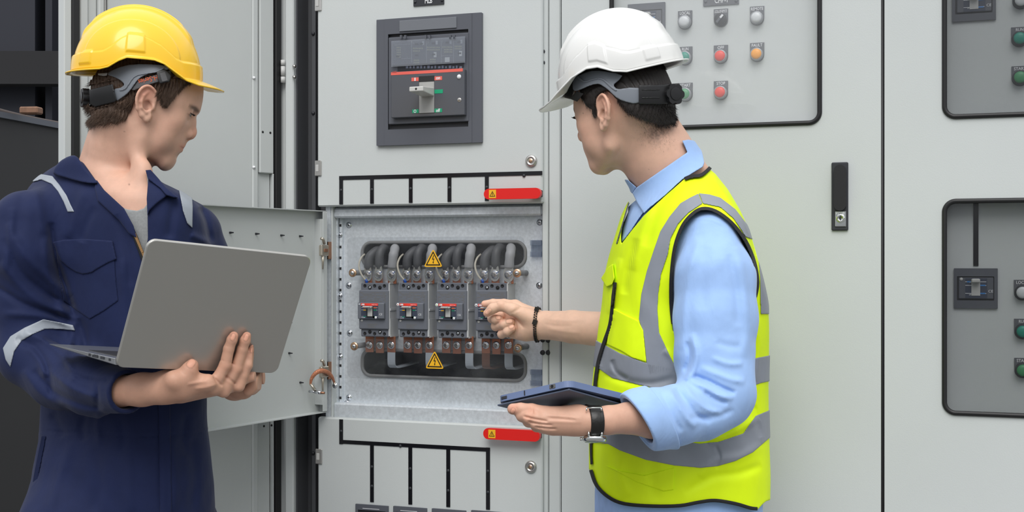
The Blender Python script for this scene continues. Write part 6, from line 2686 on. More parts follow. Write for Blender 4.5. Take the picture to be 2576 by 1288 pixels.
# --- vest
ARM = np.array(smooth_pts([(1700, 850), (1691, 810), (1688, 760), (1689, 690), (1698, 620), (1716, 570), (1740, 540), (1766, 525), (1800, 531), (1840, 560), (1876, 606), (1898, 660), (1906, 710), (1901, 750), (1896, 830), (1880, 900), (1800, 930), (1730, 900)], 3, True))
VNK = np.array([(1792, 412), (1778, 428), (1764, 440), (1738, 444), (1722, 450), (1672, 494), (1620, 542), (1592, 576), (1563, 614), (1563, 585), (1570, 548), (1583, 505), (1592, 480), (1600, 430), (1700, 330), (1800, 330)], float)
HEM = [(1400, 1180), (1485, 1182), (1500, 1222), (1530, 1254), (1570, 1270), (1640, 1275), (1710, 1274), (1760, 1265), (1800, 1262), (1850, 1270), (1890, 1282), (1906, 1282), (1925, 1262), (1960, 1250)]
F2v = [
    ([(1640, 520), (1610, 600), (1590, 680)], 12, .005),
    ([(1600, 600), (1580, 680), (1570, 740)], 10, -.005),
    ([(1690, 470), (1650, 540), (1625, 620)], 12, -.003),
    ([(1560, 650), (1545, 720), (1535, 790)], 9, .004),
    ([(1670, 880), (1690, 900), (1705, 930)], 8, .003),
    ([(1520, 940), (1580, 960), (1640, 965), (1700, 950)], 10, -.004),
    ([(1540, 905), (1550, 935), (1580, 955)], 6, -.004),
    ([(1510, 990), (1560, 1030), (1620, 1040)], 12, .005),
    ([(1520, 1010), (1600, 1060), (1680, 1100)], 12, -.004),
    ([(1800, 1090), (1840, 1070), (1900, 1020)], 9, -.005),
    ([(1780, 1110), (1850, 1085), (1910, 1050)], 9, .005),
    ([(1760, 1200), (1800, 1160), (1860, 1150), (1915, 1120)], 12, .004),
    ([(1720, 1240), (1790, 1200), (1860, 1190), (1915, 1170)], 11, -.004),
    ([(1640, 1130), (1640, 1200), (1650, 1260)], 14, -.003),
    ([(1570, 1130), (1560, 1190), (1580, 1250)], 14, .004),
    ([(1800, 1120), (1810, 1150), (1802, 1180)], 5, -.003),
    ([(1905, 800), (1910, 870), (1900, 960)], 8, .004),
    ([(1890, 980), (1900, 1040), (1915, 1100)], 8, -.003),
    ([(1540, 800), (1528, 860), (1510, 920)], 7, -.003),
]


def vest_base(P):
    d = smin(torso2(P, .003), sd_cone(P, cp(1786, 606, 2.30), cp(1797, 690, 2.268), .057, .070), .035)
    return d - (folds(P, F2v) + .0018 * wob(P, 9, 6) + .0012 * wob(P, 21, 7)) * .85


def vest_region(P):
    x, y = to_px(P)
    m_ = P[:, 2] / FPX
    arm = poly_sd(x, y, ARM) * m_
    arm = np.where(P[:, 2] < 2.50, -arm, -.05)          # hole only on the near side
    vn = -poly_sd(x, y, VNK) * m_
    vn = np.where(P[:, 2] < 2.62, vn, -.05)
    hem = (y - np.interp(x, [p[0] for p in HEM], [p[1] for p in HEM]).astype(F32)) * m_
    return np.maximum(np.maximum(arm, vn), hem)


def vest2(P):
    d = vest_base(P)
    # padded shoulder edge standing over the sleeve
    sh = smin(d, sd_chain(P, [cp(1762, 560, 2.30), cp(1790, 600, 2.27)], [.058, .056], .03), .03) if False else d
    return np.maximum(np.maximum(sh, -sh - .0042), vest_region(P))


vest = sdf_object('safety_vest', vest2, *B3(1470, 1960, 395, 1300, 2.20, 2.72), .0026, VEST, m2)
VZ = dict(zr=(2.22, 2.66), k=.0006)


def clipv(P):
    x, y = to_px(P)
    return np.where(P[:, 2] < 2.50, -poly_sd(x, y, ARM) * P[:, 2] / FPX, -.05)


def tape(poly, nm='reflective_tape', m=TAPE, t=(-.004, .0018), sub=0, h=.0014, par=None, ex=True, **kw):
    kk = dict(VZ); kk.update(kw)
    return px_shell(nm, vest_base, t[0], t[1], poly, h, m, par or vest, extra=(clipv if ex else None), sub=sub, **kk)


tape([(1757, 487), (1736, 497), (1712, 511), (1684, 545), (1661, 582), (1645, 628), (1627, 682), (1613, 741), (1607, 803), (1620, 850), (1626, 911), (1640, 985), (1722, 975), (1701, 926), (1686, 897), (1658, 836), (1654, 780), (1656, 740), (1663, 690), (1680, 640), (1687, 600), (1706, 563), (1731, 536), (1767, 512)])
tape([(1758, 486), (1785, 489), (1812, 497), (1850, 526), (1884, 570), (1897, 604), (1876, 596), (1862, 574), (1845, 549), (1812, 521), (1768, 512)], ex=False)
tape([(1897, 606), (1908, 650), (1912, 700), (1914, 790), (1935, 790), (1935, 690), (1920, 640), (1906, 612)])
tape([(1480, 845), (1509, 861), (1526, 870), (1559, 888), (1620, 911), (1701, 926), (1790, 928), (1790, 996), (1700, 988), (1644, 976), (1606, 968), (1540, 951), (1507, 928), (1480, 915)])
tape([(1792, 928), (1885, 904), (1940, 893), (1940, 958), (1913, 964), (1880, 976), (1792, 996)])
tape([(1470, 1085), (1530, 1093), (1578, 1091), (1640, 1104), (1700, 1108), (1760, 1116), (1809, 1111), (1870, 1090), (1901, 1046), (1940, 1030), (1940, 1098), (1894, 1138), (1850, 1160), (1804, 1173), (1762, 1177), (1696, 1171), (1625, 1157), (1559, 1133), (1530, 1117), (1470, 1112)])
# shirt-side edge bindings
def band(pts, w):
    a = np.array(smooth_pts(pts, 4), float)
    t = np.gradient(a, axis=0); t /= np.linalg.norm(t, axis=1, keepdims=True)
    n = np.stack([-t[:, 1], t[:, 0]], 1)
    return [tuple(p) for p in (a + n * w / 2)] + [tuple(p) for p in (a - n * w / 2)[::-1]]


tape(band([(1693, 815), (1688, 760), (1689, 690), (1698, 620), (1716, 570), (1740, 540), (1766, 525), (1800, 531), (1840, 560), (1876, 606), (1898, 660), (1906, 710), (1900, 748)], 9), 'edge_binding', PIPE, (-.005, .0036), ex=False)
tape(band([(1790, 418), (1777, 431), (1762, 441), (1738, 444), (1722, 450)], 9), 'edge_binding', PIPE, (-.004, .0035), ex=False)
tape(band([(1486, 1182), (1500, 1220), (1530, 1250), (1570, 1267), (1640, 1273), (1710, 1272), (1760, 1263), (1800, 1259), (1850, 1267), (1888, 1278), (1906, 1280)], 9), 'edge_binding', PIPE, (-.004, .0035), ex=False)
tape(band([(1547, 710), (1541, 765), (1534, 817), (1519, 862), (1506, 905), (1499, 945), (1496, 978)], 9), 'zip_tape', PIPE, (-.004, .0036), ex=False)
tape(band([(1489, 1085), (1486, 1120), (1488, 1168)], 6), 'zip_tape', PIPE, (-.004, .0036), ex=False)
tape(band([(1582, 510), (1570, 550), (1558, 590), (1551, 614)], 3.5), 'seam', mat('grey_seam', (.12, .13, .14), rough=.8), (-.004, .0018), ex=False)
tape([(1540, 774), (1570, 790), (1606, 807), (1618, 831), (1622, 870), (1626, 911), (1590, 900), (1563, 883), (1526, 866), (1532, 830)], 'pocket', VEST, (-.004, .0030), ex=False)
tape([(1512, 700), (1530, 672), (1542, 664), (1546, 700), (1540, 716), (1526, 722)], 'pocket_flap', VEST, (.001, .007), ex=False)
tape([(1516, 1168), (1560, 1185), (1620, 1196), (1697, 1176), (1694, 1232), (1670, 1236), (1600, 1212), (1540, 1180)], 'pocket', VEST, (-.004, .0026), ex=False)
tape([(1541, 722), (1546, 722), (1545, 744), (1541, 770), (1536, 770), (1538, 744)], 'zip_puller', PIPE, (.003, .0075), ex=False)

# --- collar and placket
def neck2(P):
    return sd_chain(P, [cp(1590, 310, 2.43), cp(1655, 400, 2.44), cp(1705, 480, 2.45), cp(1722, 540, 2.45)], [.060, .0605, .066, .085], .03)


def collar_base(P):
    return smin(neck2(P), torso2(P, -.006), .03)


px_shell('collar', collar_base, .003, .0085, [(1716, 354), (1732, 351), (1750, 355), (1762, 365), (1768, 390), (1772, 410), (1768, 420), (1745, 434), (1716, 452), (1672, 492), (1632, 525), (1620, 537), (1604, 512), (1591, 486), (1601, 472), (1625, 455), (1680, 417), (1729, 383)], .0016, SHIRT, m2, zr=(2.28, 2.60), k=.0015)
px_shell('collar', collar_base, .002, .007, [(1571, 452), (1579, 452), (1601, 471), (1591, 487), (1582, 480), (1574, 466)], .0014, SHIRT, m2, zr=(2.28, 2.60))
px_shell('placket', lambda P: torso2(P, -.008), .0, .0035, [(1581, 496), (1592, 488), (1622, 530), (1606, 552), (1588, 580), (1563, 612), (1568, 575), (1580, 535)], .0016, SHIRT, m2, zr=(2.24, 2.6))

# --- tablet frame of reference
tB = cp(1432, 962, 2.04); tA = cp(1250, 1003, 2.13); tC = cp(1640, 1030, 2.27)
ta = tA - tB; la = np.linalg.norm(ta); ta /= la
tc_ = tC - tB; tc_ -= ta * (tc_ @ ta); lc = np.linalg.norm(tc_); tc_ /= lc
tn = np.cross(ta, tc_); tn /= np.linalg.norm(tn)
if tn[1] < 0: tn = -tn


# --- hands and body
NAILS2 = [(1253.5, 798.5, 6.0, 4.4, 12), (1281.5, 808, 8.0, 5.0, -8), (1287, 821.5, 6.5, 3.6, -28), (1228.5, 783.5, 8.5, 5.0, -42)]


def P2H(P):
    """pointing hand"""
    z = 2.86
    d = sd_chain(P, [cp(1530, 830, 2.75), cp(1440, 822, 2.795), cp(1372, 818, 2.835), cp(1345, 818, 2.848), cp(1318, 812, 2.86)], [.0385, .0355, .0310, .0305, .0310], .006)
    d = smin(d, sd_ell(P, cp(1350, 818, 2.86), (.022, .0335, .022)), .012)
    for a, b, za, zb, ra, rb in (((1330, 795), (1296, 768), 2.855, 2.868, .022, .0125), ((1325, 808), (1280, 785), 2.862, 2.882, .022, .0140), ((1320, 822), (1285, 815), 2.860, 2.876, .022, .014), ((1320, 835), (1290, 838), 2.852, 2.862, .020, .0125)):
        d = smin(d, sd_cone(P, cp(*a, za), cp(*b, zb), ra, rb), .014)
    ind = sd_chain(P, [cp(1298, 769, 2.870), cp(1268, 763, 2.880), cp(1240, 762, 2.888), cp(1219, 764.5, 2.894)], [.0118, .0098, .0090, .0078], .003)
    d = smin(d, ind, .006)
    th = sd_chain(P, [cp(1335, 800, 2.832), cp(1292, 780, 2.828), cp(1262, 769, 2.832), cp(1240, 776, 2.838), cp(1225, 788, 2.842)], [.0200, .0140, .0108, .0110, .0085], .006)
    d = smin(d, th, .008)
    for pts, r in (([(1292, 790, 2.885), (1252, 792, 2.888), (1238, 801, 2.872), (1246, 803, 2.852), (1256, 802.5, 2.846)], [.012, .0108, .0102, .0096, .0086]),
                   ([(1292, 812, 2.880), (1258, 815, 2.884), (1247, 821, 2.868), (1268, 816, 2.842), (1286, 810, 2.836)], [.012, .0105, .0102, .0098, .0086]),
                   ([(1296, 834, 2.868), (1272, 837, 2.872), (1262, 841, 2.858), (1276, 834, 2.838), (1290, 826, 2.832)], [.0112, .0098, .0094, .0088, .0078])):
        d = smin(d, sd_chain(P, [cp(*p) for p in pts], r, .004), .0010)
    d = d - .0007 * nail_mask(P, NAILS2) * (P[:, 2] > 2.6)
    d = d - folds(P, [([(1286, 792), (1302, 806), (1318, 826)], 3, -.0022), ([(1296, 806), (1300, 830), (1298, 850)], 2.2, -.0018), ([(1316, 770), (1300, 780), (1282, 790)], 4, -.0014),
                      ([(1248, 757), (1251, 770)], 2, -.0008), ([(1268, 762), (1272, 775)], 2, -.0007), ([(1370, 800), (1420, 806), (1470, 804)], 5, .0010), ([(1376, 826), (1420, 834), (1460, 838)], 5, .0009), ([(1368, 814), (1400, 820), (1440, 820)], 4, -.0008)]) * (P[:, 2] > 2.6)
    return d


def L2H(P):
    """near hand under the tablet"""
    d = sd_chain(P, [cp(1640, 1056, 2.13), cp(1580, 1052, 2.105), cp(1530, 1057, 2.09), cp(1495, 1060, 2.085), cp(1450, 1058, 2.085)], [.031, .0255, .0232, .0220, .0220], .005)
    for i, (a, b, zb, ra, rb) in enumerate((((1455, 1046), (1372, 1045), 2.085, .0150, .0150), ((1455, 1054), (1368, 1058), 2.080, .0170, .0145), ((1455, 1062), (1376, 1068), 2.082, .0170, .0140), ((1460, 1070), (1392, 1077), 2.088, .0140, .0105))):
        d = smin(d, sd_cone(P, cp(*a, 2.088), cp(*b, zb), ra, rb), .012)
    f = [
        ([(1372, 1042, 2.085), (1338, 1032, 2.088), (1310, 1029, 2.094), (1290, 1029, 2.100)], [.0135, .0108, .0100, .0092]),
        ([(1368, 1058, 2.080), (1332, 1050, 2.078), (1314, 1046, 2.094), (1306, 1038, 2.115)], [.0128, .0106, .0100, .0090]),
        ([(1376, 1068, 2.082), (1348, 1064, 2.080), (1330, 1060, 2.096), (1322, 1050, 2.118)], [.0122, .0102, .0096, .0086]),
        ([(1388, 1077, 2.088), (1366, 1076, 2.086), (1350, 1073, 2.098), (1342, 1064, 2.116)], [.0108, .0092, .0088, .0078]),
    ]
    for pts, r in f:
        d = smin(d, sd_chain(P, [cp(*p) for p in pts], r, .003), .0025)
    d = d - folds(P, [([(1316, 1047), (1344, 1054), (1380, 1060)], 2.6, -.0034), ([(1328, 1060), (1352, 1066), (1392, 1070)], 2.6, -.0030), ([(1344, 1073), (1370, 1077), (1402, 1079)], 2.4, -.0026),
                      ([(1375, 1045), (1420, 1048), (1462, 1054)], 4, .0012), ([(1375, 1060), (1420, 1061), (1465, 1062)], 4, .0010), ([(1372, 1052), (1410, 1054), (1450, 1058)], 3.5, -.0010), ([(1300, 1024), (1301, 1034)], 1.5, -.0008), ([(1338, 1024), (1341, 1040)], 2, .0014)]) * (P[:, 2] < 2.2)
    d = d - .0007 * nail_mask(P, [(1290, 1033.5, 4.5, 6.5, 25)]) * (P[:, 2] < 2.2)
    # thumb over the far side of the case, reaching up behind it
    d = smin(d, sd_chain(P, [cp(1455, 1046, 2.10), cp(1425, 1040, 2.125), cp(1395, 1036, 2.15)], [.016, .013, .010], .006), .010)
    return d


def skin2(P):
    d = neck2(P)
    near = P[:, 1] > cp(0, 500, 2.4)[1]
    hd = np.full(len(P), .3, F32)
    if near.any():
        hd[near] = smax(head_sdf(HF2.loc(P[near])), under_hat(HT2, P[near], .1195, .103, .121), .002)
    d = smin(d, sd_cone(P, cp(1650, 300, 2.46), cp(1690, 400, 2.46), .036, .042), .03)
    d = smin(d, hd, .020)
    d = smin(d, torso2(P, -.030), .02)
    d = smin(d, sd_chain(P, UA + [cp(1760, 1030, 2.19), cp(1700, 1045, 2.16), cp(1640, 1056, 2.13)], [.045, .048, .046, .042, .036, .034, .032, .030], .03), .02)
    d = smin(d, sd_chain(P, [cp(1665, 600, 2.57), cp(1625, 710, 2.61), cp(1580, 812, 2.70), cp(1530, 830, 2.75)], [.042, .040, .039, .0385], .01), .02)
    d = smin(d, L2H(P), .006)
    d = smin(d, P2H(P), .006)
    for a, z in ((1640, 2.56), (1770, 2.36)):
        d = smin(d, sd_chain(P, [cp(a, 1400, z), cp(a, 1850, z), cp(a, 2290, z)], [.07, .052, .04], .05), .03)
    return d


def skincol2(P):
    c = np.tile(SKINC * np.array((1.08, 1.10, 1.10), F32), (len(P), 1))
    up_ = P[:, 1] > cp(0, 480, 2.4)[1]
    if up_.any():
        c[up_] = head_color(HF2.loc(P[up_]), SKINC * np.array((1.08, 1.10, 1.10), F32), .8, .6)
    # cropped hair growing down the nape
    x, y = to_px(P)
    w = np.exp(-((x - 1655) / 26) ** 2 - ((y - 335) / 30) ** 2) * up_
    n = (wob(P, 240, 2) * .5 + .5)
    w = np.clip(w * n * 1.1, 0, 1)[:, None]
    c = c * (1 - w * .6) + np.array((.10, .07, .06), F32) * w * .6
    hn = (P[:, 2] > 2.66) & (y > 600)
    if hn.any():
        t = hand_color(P[hn], SKINC, [cp(1214, 766, 2.885), cp(1224, 790, 2.832), cp(1258, 804, 2.838), cp(1290, 808, 2.828), cp(1292, 825, 2.826)], [cp(1262, 768, 2.825)],
                       NAILS2)
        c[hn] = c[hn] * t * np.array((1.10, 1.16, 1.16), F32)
    hn = (x < 1640) & (P[:, 2] < 2.3) & (y > 990)
    if hn.any():
        t = hand_color(P[hn], SKINC, [cp(1290, 1029, 2.09)], [cp(1338, 1032, 2.078), cp(1332, 1050, 2.07)], [(1290, 1033.5, 4.5, 6.5, 25)])
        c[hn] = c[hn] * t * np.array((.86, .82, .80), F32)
    for cx_, cy_, r in ((1574, 293, 1.6), (1467, 285, 1.3), (1632, 426, 1.2)):
        w = (np.exp(-(((x - cx_) ** 2 + (y - cy_) ** 2) / (r * r))) * (P[:, 2] < 2.45))[:, None]
        c = c * (1 - w * .7) + np.array((.16, .08, .06), F32) * w * .7
    return c


body2 = sdf_object('body', skin2, *B3(1190, 1940, 60, 2330, 2.02, 2.96), .0017, SKIN, m2, color=skincol2)

add_eyes(HF2, m2, 1.19, 1.08, 1)
# --- trousers, belt ribbon, shoes
def jeans(P):
    d = loft(P, [(1100, 1500, 1905, 2.46, .14), (1290, 1496, 1908, 2.46, .15), (1450, 1500, 1890, 2.46, .14)], YAW2)
    d = smax(d, -(cp(0, 1480, 2.46)[1]) * -1 * 0 + (P[:, 1] - cp(0, 1120, 2.46)[1]), .01)
    d = smax(d, (cp(0, 1470, 2.46)[1] - P[:, 1]), .03)
    for a, b, z in ((1625, 1610, 2.56), (1775, 1775, 2.37)):
        d = smin(d, sd_chain(P, [cp(a, 1400, z), cp(b, 1850, z), cp(b, 2350, z)], [.098, .078, .066], .05), .03)
    return d - .0014 * wob(P, 11, 4) - .001 * wob(P, 28, 4)


sdf_object('trousers', jeans, *B3(1470, 1940, 1110, 2420, 2.22, 2.72), .0045, JEAN, m2)
px_shell('belt_ribbon', jeans, .001, .006, [(1726, 1240), (1730, 1290), (1755, 1290), (1757, 1240)], .0018, mat('navy_ribbon', (.02, .03, .09), rough=.7), m2, zr=(2.18, 2.4))
px_shell('belt_ribbon', jeans, .004, .008, [(1740, 1240), (1742, 1290), (1748, 1290), (1746, 1240)], .0016, mat('red_ribbon', (.7, .03, .03), rough=.7), m2, zr=(2.18, 2.4))
px_shell('belt_ribbon', jeans, .004, .008, [(1734, 1240), (1736, 1290), (1741, 1290), (1739, 1240)], .0016, WHT, m2, zr=(2.18, 2.4))
for a, z in ((1610, 2.56), (1775, 2.37)):
    c = cp(a, 2380, z)
    def sh_(P, c=c):
        d = sd_chain(P, [(c[0] + .03, -1.285, c[2]), (c[0] - .05, -1.30, c[2] - .01), (c[0] - .15, -1.318, c[2] - .02)], [.052, .045, .036], .02)
        return np.maximum(d, -1.349 - P[:, 1])
    sdf_object('boot', sh_, (c[0] - .24, -1.36, c[2] - .12), (c[0] + .12, -1.19, c[2] + .1), .005, mat('black_boot', (.02, .018, .016), rough=.5), m2)

# --- hair
BLACKH = mat('black_hair', (.020, .015, .013), rough=.5, spec=.5, noise=(40, .3))
hp2 = np.array([(1446, 130), (1460, 245), (1474, 268), (1488, 276), (1494, 292), (1499, 270), (1500, 246), (1510, 232), (1528, 228), (1545, 246), (1560, 262), (1578, 280), (1600, 292), (1620, 300), (1640, 308), (1660, 314), (1680, 316), (1697, 312), (1706, 290), (1712, 230), (1712, 120)], float)


def hairbase2(P):
    q = HF2.loc(P)
    d = sd_ell(q, mm(-1, 0, 38), mm(98, 77, 92))
    d = smin(d, sd_ell(q, mm(30, 0, 28), mm(54, 62, 46)), .02)
    d = smin(d, sd_ell(q, mm(-42, 0, 2), mm(46, 60, 52)), .03)
    return smin(d, neck2(P), .02)


def hair2(P):
    x, y = to_px(P)
    ps = poly_sd(x, y, hp2) * P[:, 2] / FPX
    ps = np.where(P[:, 2] < 2.50, ps, (y - 312) * P[:, 2] / FPX)
    d = hairbase2(P)
    q = HF2.loc(P)
    st = .0008 * np.sin(q[:, 1] * 1000 + 2 * np.sin(q[:, 2] * 60)) + .0012 * wob(P, 30, 9)
    th = .0045 + .004 * np.clip((-q[:, 0]) / .06, 0, 1)
    hd = smax(np.maximum(-d - .004, d - th - st), ps + .0022 * wob(P, 90, 4), .003)
    return np.maximum(hd, under_hat(HT2, P, .1195, .103, .121))


lo_h, hi_h = B3(1440, 1730, 110, 330, 2.28, 2.62)
sdf_object('hair', hair2, lo_h, hi_h, .0015, BLACKH, m2)
Pt, Nn = surface_samples(hair2, lo_h, np.array((hi_h[0], hi_h[1], 2.50)), 9000, 4)
qf = HF2.R
kp = outside_px(Pt, [[(1440, 180), (1722, 170), (1722, 264), (1606, 266), (1548, 248), (1516, 218), (1440, 232)]])
Pt, Nn = Pt[kp], Nn[kp]
D_ = (-qf[:, 2] * .9 - qf[:, 0] * .25)[None] + Nn * .45
hair_strands('hair_strand', Pt, D_, np.full(len(Pt), .0085), BLACKH, m2, .00028, 3, .25, 2)['kind'] = 'stuff'
# soft fringe of short hairs down the nape
Pn, Nq = surface_samples(lambda P: np.maximum(skin2(P), 0) if False else skin2(P), *B3(1600, 1712, 300, 372, 2.30, 2.46), 5200, 9)
x, y = to_px(Pn)
keep = np.random.RandomState(1).uniform(0, 1, len(Pn)) < np.exp(-np.maximum(y - 306, 0) / 24) * np.exp(-((x - 1655) / 42) ** 4)
Pn, Nq = Pn[keep], Nq[keep]
if len(Pn):
    hair_strands('nape_hair', Pn, (-qf[:, 2])[None] + Nq * .2, np.full(len(Pn), .0038), BLACKH, m2, .00010, 3, .3, 3)['kind'] = 'stuff'

# --- white hard hat
WHTP = mat('white_hat_shell', (.74, .74, .72), rough=.24, spec=.5, coat=.3)


def rim2(ph):
    dg = abs(math.degrees(math.atan2(math.sin(ph), math.cos(ph))))
    pts = [(0, -.009), (30, -.009), (38, -.006), (48, .006), (58, .018), (72, .024), (84, .021), (98, .006), (110, -.001), (135, -.001), (180, .0)]
    return float(np.interp(dg, [p[0] for p in pts], [p[1] for p in pts]))



hat2 = hard_hat(m2, HT2, WHTP, .1195, .103, .121, rim2, .040, 'hard_hat', 'white hard hat shell with a moulded rim')


def hat_ell2(P):
    q = HF2.loc(P)
    return sd_ell(q, mm(-4, 0, 36), mm(106, 84, 100))


hz2 = dict(zr=(2.24, 2.56), k=.0008)
px_shell('harness_band', hat_ell2, .0065, .0095, [(1442, 198), (1456, 190), (1489, 178), (1526, 180), (1566, 190), (1545, 212), (1548, 220), (1558, 224), (1608, 221), (1608, 259), (1573, 256), (1550, 245), (1532, 228), (1517, 217), (1503, 211), (1480, 217), (1452, 229), (1441, 224)], .0014, GREYP, hat2, sub=2, **hz2)
px_shell('harness_rib', hat_ell2, .0085, .0112, [(1456, 192), (1470, 203), (1486, 199), (1505, 195), (1522, 200), (1540, 216), (1552, 226), (1548, 229), (1534, 219), (1518, 204), (1504, 199), (1486, 204), (1468, 208), (1452, 196)], .0012, GREYP, hat2, sub=2, **hz2)
px_shell('adjuster_housing', hat_ell2, .006, .0150, [(1607, 214), (1663, 213), (1709, 209), (1709, 258), (1663, 262), (1607, 262)], .0014, BLKP, hat2, **hz2)
for yy in (226, 246):
    px_shell('housing_rib', hat_ell2, .0140, .0162, [(1614, yy - 1.5), (1660, yy - 2), (1660, yy + 1), (1614, yy + 1.5)], .0012, BLKP, hat2, **hz2)
px_shell('buckle', hat_ell2, .003, .013, [(1440, 240), (1452, 229), (1468, 236), (1452, 256), (1434, 249)], .0013, BLKP, hat2, **hz2)
px_shell('inner_shadow_foam', hat_ell2, -.001, .004, [(1404, 240), (1420, 215), (1440, 196), (1446, 200), (1444, 228), (1436, 250), (1420, 246)], .0014, BLKP, hat2, **hz2)  # black foam shell painted in as shadow under the hat front
ax2 = np.array((.42, -.02, -.85)); ax2 /= np.linalg.norm(ax2)


def surf_pt(fn, px, py, off, z0=2.2, z1=2.6):
    r0 = cp(px, py, 1.0)
    zs_ = np.linspace(z0, z1, 300)
    dd = fn((r0[None] * zs_[:, None]).astype(F32)) - off
    k_ = int(np.argmax(dd < 0))
    return r0 * zs_[k_] if (dd < 0).any() else r0 * ((z0 + z1) / 2)


knob_mb(surf_pt(hat_ell2, 1690, 238, .014), ax2, .0195, .013, hat2, 6)

# --- watch
def wrist2(P):
    return L2H(P)


LEATH = mat('black_leather', (.012, .011, .010), rough=.38, bump=(160, .5, .0008))
wa = A3(cp(1495, 1060, 2.085))
wdir = A3(cp(1560, 1056, 2.098) - cp(1460, 1060, 2.085)); wdir /= np.sqrt((wdir ** 2).sum())


def strapf(P):
    d = L2H(P)
    s = np.abs((P - wa) @ wdir) - .0108
    r = np.sqrt(((P - wa) ** 2).sum(1)) - .05
    return np.maximum(smax(np.maximum(-.002 - d, d - .0030), s, .0008), r)


wstrap = sdf_object('watch', strapf, wa - .05, wa + .05, .0011, LEATH, m2)
wstrap['label'] = 'wristwatch with a black leather strap'
# case hanging on the underside
wc_ = c2w(cp(1496, 1106, 2.083))
axw = (UP * -1 + FW * -.25).normalized()
xx = RT; yy = axw.cross(xx).normalized(); xx = yy.cross(axw).normalized()
Mw = Matrix(((xx.x, -axw.x, yy.x, wc_.x), (xx.y, -axw.y, yy.y, wc_.y), (xx.z, -axw.z, yy.z, wc_.z), (0, 0, 0, 1)))
q = MB().lathe([(0, -.004), (.0165, -.004), (.0185, -.0025), (.0195, .001), (.0185, .0045), (.015, .006)], 40, Mw)
for a in (-1, 1):
    q.tube([Mw @ Vector((a * .0105, .001, .013)), Mw @ Vector((a * .0105, .006, .018)), Mw @ Vector((a * .0105, .012, .018))], .0019, 8)
    q.tube([Mw @ Vector((a * .0105, .001, -.013)), Mw @ Vector((a * .0105, .006, -.018)), Mw @ Vector((a * .0105, .012, -.018))], .0019, 8)
q.tube([Mw @ Vector((-.0195, .001, 0)), Mw @ Vector((-.024, .001, 0))], .0028, 12)
q.build('watch_case', CHR, wstrap)
MB().lathe([(0, -.0052), (.012, -.0050), (.0165, -.0041)], 36, Mw).build('watch_crystal', glassmat('watch_crystal', (.8, .85, .8), .2, (.5, .55, .6), rough=.03), wstrap)
q = MB()
cb = c2w(cp(1494, 1026, 2.066))
q.tube([cb + RT * -.012, cb + RT * .012], .0012, 8)
q.tube([cb + RT * -.012, cb + RT * -.012 - UP * .005], .0012, 8)
q.tube([cb + RT * .012, cb + RT * .012 - UP * .005], .0012, 8)
q.build('buckle', CHR, wstrap)

# --- bead bracelet on the pointing wrist
bc = cp(1352, 820, 2.848)
bdir = cp(1460, 824, 2.83) - cp(1345, 818, 2.848); bdir /= np.linalg.norm(bdir)
bu = np.array((.16, 1.0, 0.0)); bu -= bdir * (bu @ bdir); bu /= np.linalg.norm(bu)
bv = np.cross(bdir, bu)
q = MB(); n_b = 46
for ring in (0, 1):
    for i in range(n_b):
        a = 2 * PI * (i + .5 * ring) / n_b
        rad = .0345
        # find skin radius along this direction
        dirn = bu * math.cos(a) + bv * math.sin(a)
        ts = np.linspace(.012, .06, 60)
        dd = P2H((bc[None] + dirn[None] * ts[:, None] + bdir[None] * (ring - .5) * .004).astype(F32)) - .0020
        k_ = int(np.argmax(dd > 0))
        pos = bc + dirn * ts[k_] + bdir * ((ring - .5) * .0042 + .006 * math.sin(a) * 0)
        w = c2w(pos)
        q.lathe([(0, -.0021), (.0015, -.0015), (.0021, 0), (.0015, .0015), (0, .0021)], 8, Matrix.Translation(w))
br = q.build('bracelet', mat('black_beads', (.012, .012, .013), rough=.25), m2)
br['label'] = 'black beaded bracelet on the pointing wrist'
q = MB()
for a, wd_ in ((.55, .0050), (1.35, .0055)):
    dirn = bu * math.cos(a) + bv * math.sin(a) * (1 if bv[2] < 0 else -1)
    ts = np.linspace(.012, .06, 60)
    dd = P2H((bc[None] + dirn[None] * ts[:, None]).astype(F32)) - .003
    w = c2w(bc + dirn * ts[int(np.argmax(dd > 0))])
    q.box(-.005, .005, -.0022, .0022, -wd_, wd_, 0, Matrix.Translation(w) @ Matrix.Rotation(TH, 4, 'Z') @ Matrix.Rotation(math.radians(18), 4, 'Y'))
q.build('plate', mat('gunmetal_plate', (.05, .045, .04), rough=.3, metal=.7), br)

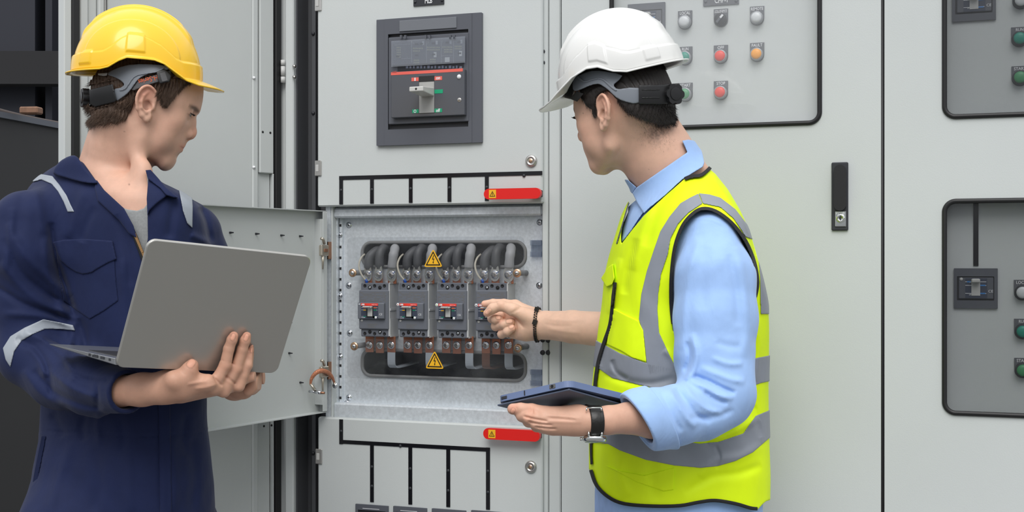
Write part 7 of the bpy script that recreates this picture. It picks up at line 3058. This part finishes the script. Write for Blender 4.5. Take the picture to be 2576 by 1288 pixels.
# ------------------------------------------------------------------ tablet in a folded blue cover
tab = empty('tablet', c2w(tB * .5 + tA * .25 + tC * .25), 'tablet in a slate blue folding case, held by the person in the yellow vest', 'tablet')
def V3b(a): return Vector(c2w(np.asarray(a))) - CAM
a1, a2, a3 = V3b(ta), V3b(tc_), V3b(tn)
o_ = c2w(tB)
Mt = Matrix(((a1.x, -a3.x, a2.x, o_.x), (a1.y, -a3.y, a2.y, o_.y), (a1.z, -a3.z, a2.z, o_.z), (0, 0, 0, 1)))
CASE = mat('slate_blue_case', (.14, .19, .33), rough=.5, bump=(900, .1, .0003))
COVR = mat('slate_blue_cover', (.085, .105, .155), rough=.55, bump=(900, .1, .0003))
q = MB()
# local x: short side from the top corner to the left corner, z: long side, -y = up out of the screen
def rsheet(mb, y0, y1, i, r=.014, x0=0, x1=None, z0=0, z1=None):
    mb.prism([rrect(x0 + i, z0 + i, (la if x1 is None else x1) - i, (lc if z1 is None else z1) - i, r, 6)], y0, y1, 0, Mt)
rsheet(q, -.004, .0065, 0)
q.build('case', CASE, tab, bevel=.003, seg=3)
MB().prism([rrect(.008, .008, la - .008, lc - .008, .010, 6)], -.0046, -.0038, 0, Mt).build('screen', mat('tablet_glass', (.015, .016, .02), rough=.08), tab)
q = MB()
# folded cover beneath, sagging a little away from the case
yy0 = .0085
vs = [(.004, yy0, .004), (la, yy0 + .001, .0), (la - .002, yy0 + .010, lc), (.004, yy0 + .008, lc)]
vs2 = [(a, b + .003, c) for a, b, c in vs]
q.add(vs + vs2, [(0, 1, 2, 3), (7, 6, 5, 4), (0, 4, 5, 1), (1, 5, 6, 2), (2, 6, 7, 3), (3, 7, 4, 0)], 0, False, Mt)
q.build('cover', COVR, tab, bevel=.0012)
q = MB().box(.028, .040, -.003, .004, -.0012, .002, 0, Mt)
q.build('camera_hole', mat('port_grey', (.10, .10, .10), rough=.4), tab, bevel=.0008)
MB().lathe([(0, 0), (.0026, 0)], 14, Mt @ Matrix.Translation((.034, .0005, -.0014)) @ Matrix.Rotation(PI / 2, 4, 'X')).build('lens', DARKP2, tab)
MB().box(la - .022, la - .010, -.0015, .0035, -.0012, .002, 0, Mt).build('port', DARKP2, tab, bevel=.0008)
MB().box(la * .60, la * .60 + .0018, -.003, .005, -.0010, .002, 0, Mt).build('slot', DARKP2, tab)
